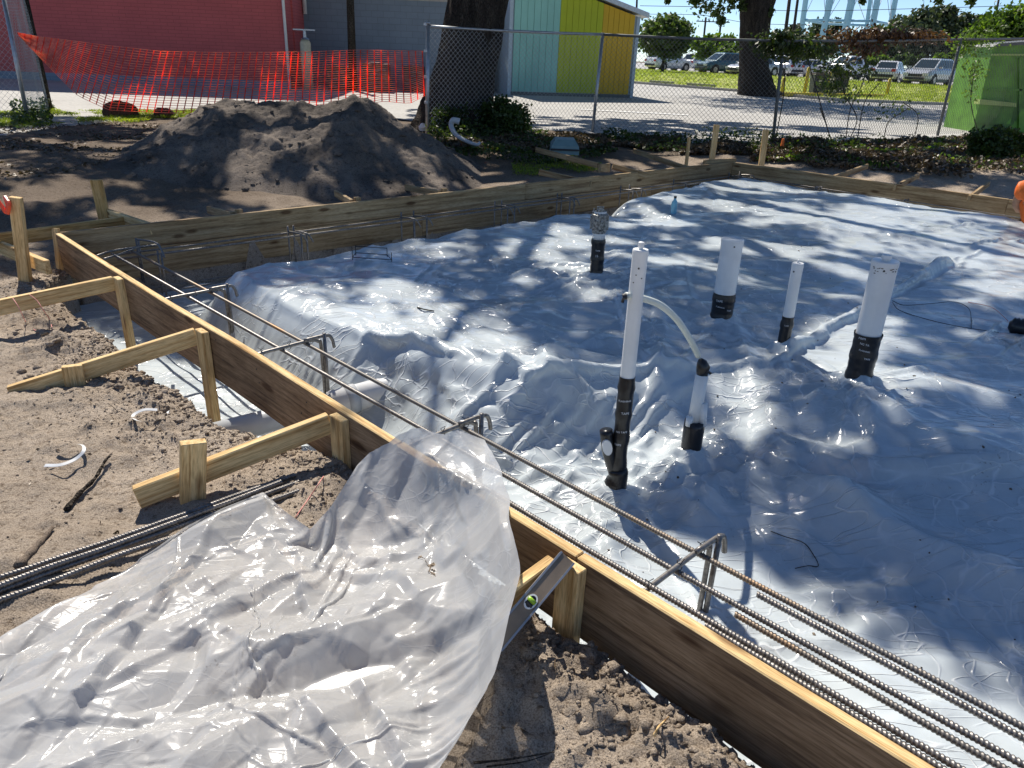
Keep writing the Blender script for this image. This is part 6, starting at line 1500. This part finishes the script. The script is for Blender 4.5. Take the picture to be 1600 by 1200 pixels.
# bare sapling
# ------------------------------------------------------------------ water tower
YW = 140.0
wt = thing('water_tower', 'pale blue water tower legs with cross bracing rising out of the top of the picture', 'water tower', atY(1330, 105, YW))
M['tower'] = simple('pale_blue_steel', (.26, .50, .62), .5, 0, .05, .3, 0)
legs = [(1259, 0, 1250, 62, 8, 0), (1298, 0, 1284, 60, 9, -2), (1293, 0, 1288, 50, 5, 9), (1331, 0, 1318, 62, 11, -3), (1360, 0, 1352, 56, 6, 9), (1371, 0, 1352, 100, 9, -5), (1399, 0, 1387, 62, 8, 2)]
wz = EYE + 1
legc = []
for (xa, ya, xb, yb, w_, dy) in legs:
    top = atY(xa, ya, YW + dy); bot = atY(xb, yb, YW + dy); d = (top - bot); d /= d[2]; r_ = w_ / 2 * depth(bot) / F_PX
    b0 = bot + d * (1.0 - bot[2]); t0 = bot + d * (34 - bot[2]); legc.append((b0, d))
    g = Geo(); g.tube([b0, t0], r_, 14); g.obj('leg', M['tower'], wt, True)
def onleg(i, z): b, d = legc[i]; return b + d * (z - b[2])
zr_ = atY(1300, 33, YW)[2]
for a, b2 in ((0, 1), (1, 3), (3, 5), (5, 6), (6, 4), (4, 2), (2, 0)):
    g = Geo(); g.tube([onleg(a, zr_), onleg(b2, zr_)], .20, 8); g.obj('brace_ring', M['tower'], wt, True)
for a, b2 in ((0, 1), (1, 3), (3, 5), (5, 6), (6, 4), (4, 2)):
    for za, zb_ in ((zr_, zr_ + 14), (zr_ + 14, zr_)):
        g = Geo(); g.tube([onleg(a, za), onleg(b2, zb_)], .05, 5); g.obj('cross_rod', M['steel_galv'], wt)
g = Geo(); cz = np.mean([onleg(i, 34) for i in range(7)], 0); g.tube([cz + [0, 0, z] for z in (-2, -1, 2, 6, 9)], [3, 7, 9, 7, .5], 24); g.obj('tank', M['tower'], wt, True)
# ------------------------------------------------------------------ poles and lines
def pole(label, x0, y0, x1, y1, Y, w, arms=0, mat='bark_far', ground=True):
    a = atY(x0, y0, Y); b2 = atY(x1, y1, Y); d = (b2 - a) / (b2[2] - a[2]); z0_ = float(base_ground(np.array([a[0]]), np.array([Y]))[0])
    p = a + d * (z0_ - a[2]); e = thing('utility_pole', label, 'utility pole', p); g = Geo(); r_ = w / 2 * depth(a) / F_PX; g.tube([p, p + d * (b2[2] - z0_)], [r_ * 1.15, r_], 10); g.obj('pole', M[mat], e, True)
    if arms:
        g = Geo(); g.box(b2 - [0, 0, .5], (1.2, .06, .06)); g.obj('crossarm', M[mat], e)
        g = Geo(); 
        for k in (-1, -.4, .4, 1): g.tube([b2 + [k, 0, -.44], b2 + [k, 0, -.25]], .05, 6)
        g.obj('insulator', M['steel_dark'], e)
    return b2
yp = hit(549, 141)[1]
pole('grey utility pole in front of the blue grey building', 550, 80, 545, -60, yp, 11)
pt1 = pole('thin far pole just right of the oak leaves', 1100, 56, 1103, 27, 110, 3, 1); pt2 = pole('second thin far pole left of the oak trunk', 1124, 58, 1127, 28, 110, 3, 1)
pole('left one of two dark poles beside the water tower', 1228, 45, 1236, -20, 80, 5); pole('right one of two dark poles beside the water tower', 1241, 40, 1249, -20, 84, 4)
pole('thin dark pole above the roof of the striped shed', 994, 30, 996, -20, 70, 3); pole('short pole sticking up by the far right pines', 1558, 14, 1562, -10, 90, 3)
def wire(label, pts, Y, r=.02):
    P = smooth_path([atY(x, y, Y) for x, y in pts], 6); g = Geo(); g.tube(P, r, 4); tag(g.obj('power_line', M['wire'], None), label, 'power line', 'power lines across the sky')
wire('upper power line crossing the sky right of the shed', [(1000, 9), (1100, 11), (1250, 17), (1450, 13), (1600, 8)], 110, .035)
wire('lower power line crossing the sky behind the oak', [(1010, 22), (1100, 24), (1170, 36), (1260, 39)], 112, .03)

# ------------------------------------------------------------------ cars
M['glass'] = simple('dark_car_glass', (.03, .045, .055), .06, 0, .1, 3, 0)
M['tyre'] = simple('tyre_rubber', (.015, .015, .016), .8, 0, .1, 20, 0)
M['rim'] = simple('alloy_rim', (.35, .36, .37), .3, .8, .1, 5, 0)
M['lamp'] = simple('clear_lamp', (.65, .67, .70), .1, 0, .05, 5, 0); M['tail'] = simple('red_lamp', (.45, .02, .02), .2, 0, .05, 5, 0)
M['trimblack'] = simple('black_trim', (.02, .02, .022), .5, 0, .1, 5, 0)
def carpaint(c):
    m, nt, b = new_mat('car_paint'); b.inputs['Base Color'].default_value = (*c, 1); b.inputs['Metallic'].default_value = .25; b.inputs['Roughness'].default_value = .3
    b.inputs['Coat Weight'].default_value = .8; b.inputs['Coat Roughness'].default_value = .06; return m
PAINT = {'white': carpaint((.72, .73, .74)), 'silver': carpaint((.45, .47, .49)), 'teal': carpaint((.03, .09, .11)), 'dark': carpaint((.035, .045, .06)), 'blue': carpaint((.12, .20, .28))}
def car(label, px, py, heading, kind, paint, k=1.04, Yextra=0):
    """heading: direction of the nose in degrees, 0 = +X"""
    p = hit(px, py); 
    if Yextra: p = atY(px, py, p[1] + Yextra); p[2] = float(base_ground(p[0:1], p[1:2])[0])
    e = thing('parked_car', label, 'car', p + [0, 0, .03], 'cars parked in the lot beyond the lawn', worldspace=False, rotz=R(heading)); e.scale = (k, k, k)
    H = {'suv': 1.68, 'sedan': 1.46, 'pickup': 1.85}[kind]; L = {'suv': 4.6, 'sedan': 4.75, 'pickup': 5.6}[kind]; hw = .92 if kind != 'pickup' else .98
    belt = {'suv': 1.05, 'sedan': .93, 'pickup': 1.18}[kind]
    # body stations: x, bottom, top, half width
    l = L / 2
    if kind == 'suv': st_ = [(-l, .42, .78, .70), (-l + .06, .3, 1.0, .84), (-l + .35, .26, belt + .02, hw), (-1, .24, belt, hw), (.4, .24, belt - .01, hw), (1.15, .24, belt - .04, hw), (1.9, .26, .92, hw * .97), (l - .12, .28, .78, .82), (l, .38, .62, .66)]
    elif kind == 'sedan': st_ = [(-l, .42, .72, .66), (-l + .08, .3, .9, .82), (-l + .5, .26, belt + .03, hw), (-1, .22, belt, hw), (.4, .22, belt - .01, hw), (1.1, .22, belt - .05, hw), (1.9, .24, .78, hw * .97), (l - .12, .26, .66, .82), (l, .36, .54, .66)]
    else: st_ = [(-l, .5, 1.08, .9), (-l + .05, .45, 1.16, .96), (-1.2, .4, 1.16, hw), (-.9, .4, belt, hw), (.6, .4, belt, hw), (1.2, .4, belt - .03, hw), (2.2, .42, 1.08, hw), (l - .08, .45, 1.0, .92), (l, .5, .85, .8)]
    def section(x, zb_, zt_, w_):
        return [(x, -w_ * .9, zb_), (x, -w_, zb_ + (zt_ - zb_) * .22), (x, -w_ * 1.0, zb_ + (zt_ - zb_) * .6), (x, -w_ * .955, zt_ - .07), (x, -w_ * .86, zt_), (x, w_ * .86, zt_), (x, w_ * .955, zt_ - .07), (x, w_, zb_ + (zt_ - zb_) * .6), (x, w_, zb_ + (zt_ - zb_) * .22), (x, w_ * .9, zb_)]
    def loft(secs):
        n = len(secs[0]); v = [q for s_ in secs for q in s_]; f = []
        for i in range(len(secs) - 1):
            for j in range(n): f.append((i * n + j, i * n + (j + 1) % n, (i + 1) * n + (j + 1) % n, (i + 1) * n + j))
        f += [tuple(range(n))[::-1], tuple((len(secs) - 1) * n + j for j in range(n))]; return v, f
    v, f = loft([section(*s_) for s_ in st_]); body = mk('body', v, f, paint, e, smooth=False)
    # cabin: belt outline and roof outline
    if kind == 'suv': xb, xr = (-l + .12, 1.25), (-l + .55, .35)
    elif kind == 'sedan': xb, xr = (-l + .75, 1.2), (-.95, .25)
    else: xb, xr = (-.95, 1.25), (-.75, .55)
    wb, wr_ = hw * .9, hw * .70; zb_ = belt - .03
    xs_b = [xb[0], xb[0] + .02, (xb[0] + xb[1]) / 2, xb[1]]; 
    B4 = [(xb[0], -wb * .93, zb_), (xb[1], -wb * .9, zb_), (xb[1], wb * .9, zb_), (xb[0], wb * .93, zb_)]
    T4 = [(xr[0], -wr_, H - .05), (xr[1], -wr_, H - .05), (xr[1], wr_, H - .05), (xr[0], wr_, H - .05)]
    R4 = [(xr[0] + .12, -wr_ * .85, H), (xr[1] - .15, -wr_ * .85, H), (xr[1] - .15, wr_ * .85, H), (xr[0] + .12, wr_ * .85, H)]
    g = Geo(); g.add(B4 + T4 + R4, [(0, 1, 5, 4), (1, 2, 6, 5), (2, 3, 7, 6), (3, 0, 4, 7), (4, 5, 9, 8), (5, 6, 10, 9), (6, 7, 11, 10), (7, 4, 8, 11), (8, 9, 10, 11)]); g.obj('roof_pillars', paint, e)
    def panel(a, b2, c, d, o, name):       # quad inset on a cabin face
        a, b2, c, d = map(np.array, (a, b2, c, d)); n_ = np.cross(b2 - a, d - a); n_ /= np.linalg.norm(n_)
        g = Geo(); P4 = [q + n_ * o for q in (a, b2, c, d)]; Q4 = [q - n_ * .01 for q in (a, b2, c, d)]; g.add(P4 + Q4, [(0, 1, 2, 3), (0, 4, 5, 1), (1, 5, 6, 2), (2, 6, 7, 3), (3, 7, 4, 0)]); g.obj(name, M['glass'], e)
    def ins(a, b2, c, d, u0, u1, v0, v1):
        a, b2, c, d = map(np.array, (a, b2, c, d)); f2 = lambda u, v_: (a * (1 - u) + b2 * u) * (1 - v_) + (d * (1 - u) + c * u) * v_
        return f2(u0, v0), f2(u1, v0), f2(u1, v1), f2(u0, v1)
    for sgn, q in ((1, (B4[0], B4[1], T4[1], T4[0])), (-1, (B4[2], B4[3], T4[3], T4[2]))):
        cuts = ((.06, .30), (.33, .60), (.63, .93)) if kind == 'suv' else ((.10, .46), (.50, .92))
        for u0, u1 in cuts:
            if sgn < 0: u0, u1 = 1 - u1, 1 - u0
            panel(*ins(*q, u0, u1, .12, .9), .008, 'window')
    panel(*ins(B4[1], B4[2], T4[2], T4[1], .05, .95, .08, .93), .008, 'windscreen'); panel(*ins(B4[3], B4[0], T4[0], T4[3], .08, .92, .15, .92), .008, 'rear_window')
    wx = l - .95; wr2 = .34 if kind != 'pickup' else .40
    for sx in (-1, 1):
        for sy in (-1, 1):
            g = Geo(); g.tube([(sx * wx, sy * (hw - .25), wr2), (sx * wx, sy * (hw + .012), wr2)], wr2, 20); ty = g.obj('wheel', M['tyre'], e)
            g = Geo(); g.tube([(sx * wx, sy * (hw - .02), wr2), (sx * wx, sy * (hw + .02), wr2)], wr2 * .62, 12); g.obj('rim', M['rim'], ty)
            g = Geo(); g.tube([(sx * wx, sy * (hw - .28), wr2 + .02), (sx * wx, sy * (hw + .004), wr2 + .02)], wr2 * 1.18, 20); g.obj('wheel_arch', M['trimblack'], e)
    zl_ = st_[-2][2]
    for sy in (-1, 1):
        g = Geo(); g.box((l - .10, sy * .62, zl_ - .1), (.11, .17, .07), [[1, 0, 0], [0, 1, 0], [0, 0, 1]]); g.obj('headlight', M['lamp'], e)
        g = Geo(); g.box((-l + .07, sy * .68, .85 if kind != 'pickup' else .95), (.09, .13, .09)); g.obj('tail_light', M['tail'], e)
        g = Geo(); g.box((xb[1] - .25, sy * (hw + .08), belt + .06), (.07, .09, .06)); g.obj('mirror', paint, e)
    g = Geo(); g.box((l - .03, 0, zl_ - .16), (.06, .42, .08)); g.box((l - .02, 0, .42), (.06, .6, .07)); g.obj('grille', M['trimblack'], e)
    g = Geo(); g.box((-l + .02, 0, .48), (.06, .7, .09)); g.obj('rear_bumper', M['trimblack'], e)
    g = Geo(); g.box((0, 0, .26), (l * .8, hw * .9, .06)); g.obj('underbody', M['trimblack'], e)
    return e
car('white hatch back seen from behind, leftmost in the lot beside the shed corner', 1044, 111, 30, 'suv', PAINT['white'])
car('white car half hidden between the leftmost one and the dark green one', 1092, 111, 40, 'suv', PAINT['white'], Yextra=3)
car('dark blue green car facing left of the oak trunk', 1126, 116, 205, 'suv', PAINT['teal'])
car('light car partly hidden just behind the left side of the oak trunk', 1176, 119, 210, 'sedan', PAINT['silver'])
car('white car seen through vines right of the oak trunk', 1212, 119, 120, 'suv', PAINT['white'])
car('white sedan behind the dark bins', 1262, 121, 150, 'sedan', PAINT['white'])
car('white pickup with a dark side window behind the vines', 1322, 124, 200, 'pickup', PAINT['white'])
car('white sedan seen from behind at a slant, left of the silver one facing us', 1386, 130, 55, 'sedan', PAINT['white'])
car('silver car facing the camera right of the white sedan', 1448, 134, 222, 'suv', PAINT['silver'])
car('dark sedan seen from behind at the right end of the row', 1515, 135, 62, 'sedan', PAINT['dark'])
car('blue grey car just behind the dark sedan at the right end', 1500, 128, 60, 'suv', PAINT['blue'], Yextra=5)
car('dark car mostly hidden behind the silver car facing us', 1428, 124, 220, 'suv', PAINT['dark'], Yextra=6)
car('white sedan seen between the wheeled bins and the pickup', 1290, 119, 130, 'sedan', PAINT['white'], Yextra=4)
car('silver car in the second row above the white sedan seen from behind', 1362, 119, 200, 'suv', PAINT['silver'], Yextra=9)
car('white car in the second row left of the dark green one', 1108, 105, 190, 'sedan', PAINT['white'], Yextra=8)
# wheel stops, bollards, bins
def seg(name, label, a, b2, h, w_, mat, group=None, cat=None):
    p, q = hit(*a), hit(*b2); d = q - p; L = np.linalg.norm(d); d /= L; g = Geo(); y = np.array([-d[1], d[0], 0]); y /= np.linalg.norm(y)
    g.box((p + q) / 2 + [0, 0, h / 2 + .02], (L / 2, w_, h / 2), np.stack([d, y, np.cross(d, y)], 1)); tag(g.obj(name, mat), label, cat or name.replace('_', ' '), group)
seg('wheel_stop', 'pale concrete wheel stop nearest the striped shed', (1015, 131), (1053, 133.5), .15, .1, M['concrete'], 'wheel stops')
seg('wheel_stop', 'pale concrete wheel stop nearer the oak trunk', (1073, 135), (1116, 138), .15, .1, M['concrete'], 'wheel stops')
seg('yellow_curb', 'yellow painted curb behind the bollards', (1222, 151), (1380, 154), .16, .1, M['yellow_paint'], None, 'curb')
for i, (x, y0_, y1_, lab) in enumerate(((1256, 150, 104, 'tall yellow bollard left of the dark bins'), (1290, 151, 112, 'yellow bollard between the two dark bins'), (1221, 148, 120, 'short yellow bollard farther left by the oak'), (1385, 150, 122, 'faint yellow bollard right of the bins'))):
    p = hit(x, y0_); z_ = atY(x, y1_, p[1])[2]; g = Geo(); g.tube([p, [p[0], p[1], z_ - .04], [p[0], p[1], z_]], [.075, .075, .03], 10); tag(g.obj('bollard', M['yellow_paint'], None, True), lab, 'bollard', 'yellow bollards')
for x0_, x1_, yt_, lab in ((1264, 1286, 116, 'left dark wheeled bin between the yellow bollards'), (1296, 1318, 112, 'right dark wheeled bin under the vines')):
    p = hit((x0_ + x1_) / 2, 150); s_ = (x1_ - x0_) / 2 * depth(p) / F_PX; h_ = (150 - yt_) * depth(p) / F_PX
    e = thing('wheeled_bin', lab, 'bin', p, 'dark bins beyond the pavement')
    g = Geo(); g.add([(p[0] + a * s_ * k, p[1] + b2 * s_ * k, p[2] + z_) for z_, k in ((.05, .82), (h_ * .88, 1)) for a, b2 in ((-1, -1), (1, -1), (1, 1), (-1, 1))], [(0, 1, 5, 4), (1, 2, 6, 5), (2, 3, 7, 6), (3, 0, 4, 7), (4, 5, 6, 7), (3, 2, 1, 0)]); g.obj('bin_body', M['trimblack'], e)
    g = Geo(); g.box(p + [0, 0, h_ * .93], (s_ * 1.06, s_ * 1.06, h_ * .04)); g.obj('lid', M['ac'], e)

# ------------------------------------------------------------------ green container at the right
M['green'] = simple('green_container_paint', (.15, .36, .035), .5, 0, .25, 2.5, .1, .004)
M['lime_lip'] = simple('lime_edge_paint', (.42, .55, .16), .5, 0, .1, 6, 0)
Yd = hit(1525, 207)[1] + .2
def dq(x, y, dy=0): return atY(x, y, Yd + dy)
e = thing('waste_container', 'bright green metal waste container at the right edge behind the fence', 'container', dq(1560, 205))
def slab(name, c4, th, mat, parent):
    c4 = [np.array(q) for q in c4]; g = Geo(); g.add(c4 + [q + [0, th, 0] for q in c4], [(0, 1, 2, 3), (7, 6, 5, 4), (0, 4, 5, 1), (1, 5, 6, 2), (2, 6, 7, 3), (3, 7, 4, 0)]); return g.obj(name, mat, parent)
slab('side_wall', [dq(1520, 206), dq(1660, 212), dq(1660, 66), dq(1552, 72)], 1.4, M['green'], e)
slab('hopper', [dq(1522, 192, -.18), dq(1578, 194, -.18), dq(1586, 160, -.18), dq(1532, 158, -.18)], .16, M['green'], e)
slab('hopper_lip', [dq(1530, 163, -.25), dq(1588, 167, -.25), dq(1588, 161, -.25), dq(1532, 155, -.25)], .24, M['lime_lip'], e)
slab('upper_rib', [dq(1550, 87, -.06), dq(1660, 87, -.06), dq(1660, 84, -.06), dq(1551, 84, -.06)], .055, M['lime_lip'], e)
slab('middle_rib', [dq(1545, 142, -.05), dq(1660, 142, -.05), dq(1660, 139, -.05), dq(1546, 139, -.05)], .045, M['green'], e)
slab('lid', [dq(1552, 73, -.12), dq(1662, 66, -.12), dq(1662, 61, -.12), dq(1560, 68, -.12)], 1.6, M['steel_dark'], e)
for k in range(3):
    x = 1592 + 28 * k; slab('vertical_rib', [dq(x, 205, -.05), dq(x + 5, 205, -.05), dq(x + 6, 90, -.05), dq(x + 1, 90, -.05)], .045, M['green'], e)

# ------------------------------------------------------------------ utility box and scrap in the shade
p = at(882, 234, .32); k = depth(p) / F_PX; M['box'] = simple('blue_green_plastic', (.16, .26, .27), .5, 0, .1, 9, .05)
e = thing('utility_box', 'low blue green plastic utility box on the dark ground by the fence', 'box', p)
g = Geo(); w1, w2, d1, d2, h1 = 22 * k, 15 * k, .28, .2, 16 * k
g.add([(p[0] + a * w_, p[1] + .1 + b2 * d_, p[2] + z_) for z_, w_, d_ in ((-.05, w1, d1), (h1 * .45, w1 * .96, d1 * .95), (h1, w2, d2)) for a, b2 in ((-1, -1), (1, -1), (1, 1), (-1, 1))],
      [(0, 1, 5, 4), (1, 2, 6, 5), (2, 3, 7, 6), (3, 0, 4, 7), (4, 5, 9, 8), (5, 6, 10, 9), (6, 7, 11, 10), (7, 4, 8, 11), (8, 9, 10, 11)]); g.obj('housing', M['box'], e)
g = Geo(); g.box(p + [0, -.19, .02], (w1 * 1.02, .01, .012)); g.obj('rim_strip', M['trimblack'], e)
g = Geo(); Ys = FP[0][1] - 1.2; P = smooth_path([atY(718, 190, Ys), atY(708, 188, Ys), atY(705, 197, Ys), atY(712, 210, Ys - .2), atY(728, 220, Ys - .4), atY(745, 226, Ys - .6), atY(750, 222, Ys - .6)], 5); g.tube(P, np.interp(np.linspace(0, 1, len(P)), [0, .2, 1], [.05, .045, .02]), 8)
tag(g.obj('bent_gutter', M['pvc_grey'], None, True), 'bent piece of pale gutter lying in the weeds under the oak', 'gutter')
p = at(1222, 228, .35); g = Geo(); g.tube([p, p + [0, 0, .12]], [.03, .02], 6); tag(g.obj('marker_flag', M['orange']), 'tiny orange marker on the ground under the third fence post', 'marker')
p = hit(662, 204); g = Geo(); g.tube([p + [0, -.1, .02], p + [.0, -.12, .09], p + [-.02, -.14, .12]], [.07, .08, .03], 8); tag(g.obj('foam_cup', M['pvc']), 'white scrap at the foot of the first fence post', 'scrap')

# ------------------------------------------------------------------ kneeling worker at the right edge
Yp = at(1592, 362, .10)[1] + .25
def skin(name, pts, edges, rad, mat, parent, sub=2):
    me = bpy.data.meshes.new(name); me.from_pydata([tuple(map(float, p)) for p in pts], edges, []); me.materials.append(mat)
    o = bpy.data.objects.new(name, me); link(o, parent); m_ = o.modifiers.new('skin', 'SKIN'); m_.use_smooth_shade = True
    for i, r_ in enumerate(rad): me.skin_vertices[0].data[i].radius = r_ if isinstance(r_, tuple) else (r_, r_)
    me.skin_vertices[0].data[0].use_root = True
    o.modifiers.new('sub', 'SUBSURF').levels = sub; o.modifiers['sub'].render_levels = sub; return o
M['skin'] = simple('skin', (.36, .21, .14), .5, 0, .06, 30, .05); M['trousers'] = simple('dark_trousers', (.03, .035, .05), .85, 0, .2, 30, .4); M['hair'] = simple('dark_hair', (.015, .012, .01), .6, 0, .2, 60, .5)
hp = atY(1622, 364, Yp); gzp = -.16
e = thing('person', 'person kneeling with back turned in an orange shirt at the right edge of the sheet', 'person', (hp[0], hp[1], gzp))
pel = np.array([hp[0], hp[1], hp[2]]); che = atY(1624, 300, Yp + .05); nek = che + [.03, .10, .14]; hed = nek + [.05, .14, .12]
kn1 = pel + [-.16, .34, -.14]; kn2 = pel + [.2, .36, -.14]; an1 = pel + [-.13, -.02, -.17]; an2 = pel + [.16, -.02, -.17]
sh1 = che + [-.17, .04, .02]; sh2 = che + [.18, .04, .02]; el1 = sh1 + [.10, .16, -.2]; el2 = sh2 + [.06, .2, -.2]; ha1 = el1 + [.16, .16, -.08]; ha2 = el2 + [-.06, .24, -.08]
skin('body', [pel, (pel + che) / 2, che, nek, hed, hed + [0, .02, .1], sh1, el1, ha1, sh2, el2, ha2, pel + [-.1, .02, 0], kn1, an1, pel + [.1, .02, 0], kn2, an2, ha1 + [.02, .08, -.02], ha2 + [-.02, .08, -.02]],
     [(0, 1), (1, 2), (2, 3), (3, 4), (4, 5), (2, 6), (6, 7), (7, 8), (2, 9), (9, 10), (10, 11), (0, 12), (12, 13), (13, 14), (0, 15), (15, 16), (16, 17), (8, 18), (11, 19)],
     [.13, .12, .13, .055, .095, .075, .06, .045, .032, .06, .045, .032, .09, .07, .045, .09, .07, .045, .022, .022], M['skin'], e)
skin('shirt', [pel + [0, 0, .0], pel * .6 + che * .4, che, che + [0, .06, .08], sh1, sh1 * .45 + el1 * .55, sh2, sh2 * .45 + el2 * .55, pel * .8 + che * .2 + [0, -.01, 0]], [(0, 8), (8, 1), (1, 2), (2, 3), (2, 4), (4, 5), (2, 6), (6, 7)], [(.185, .17), (.175, .16), (.19, .16), .10, .095, .08, .095, .08, (.19, .17)], M['orange'], e)
skin('trousers', [pel - [0, 0, .04], pel + [-.1, .02, -.03], kn1, an1, pel + [.1, .02, -.03], kn2, an2], [(0, 1), (1, 2), (2, 3), (0, 4), (4, 5), (5, 6)], [(.17, .15), .115, .085, .06, .115, .085, .06], M['trousers'], e)
skin('hair', [hed + [0, -.03, .03], hed + [0, -.01, .10], hed + [0, .05, .12]], [(0, 1), (1, 2)], [.095, .09, .07], M['hair'], e)
for sx, a_n in ((-1, an1), (1, an2)): skin('shoe', [a_n + [0, -.02, 0], a_n + [0, -.16, -.02], a_n + [0, -.22, -.03]], [(0, 1), (1, 2)], [.055, .05, .035], M['trimblack'], e)
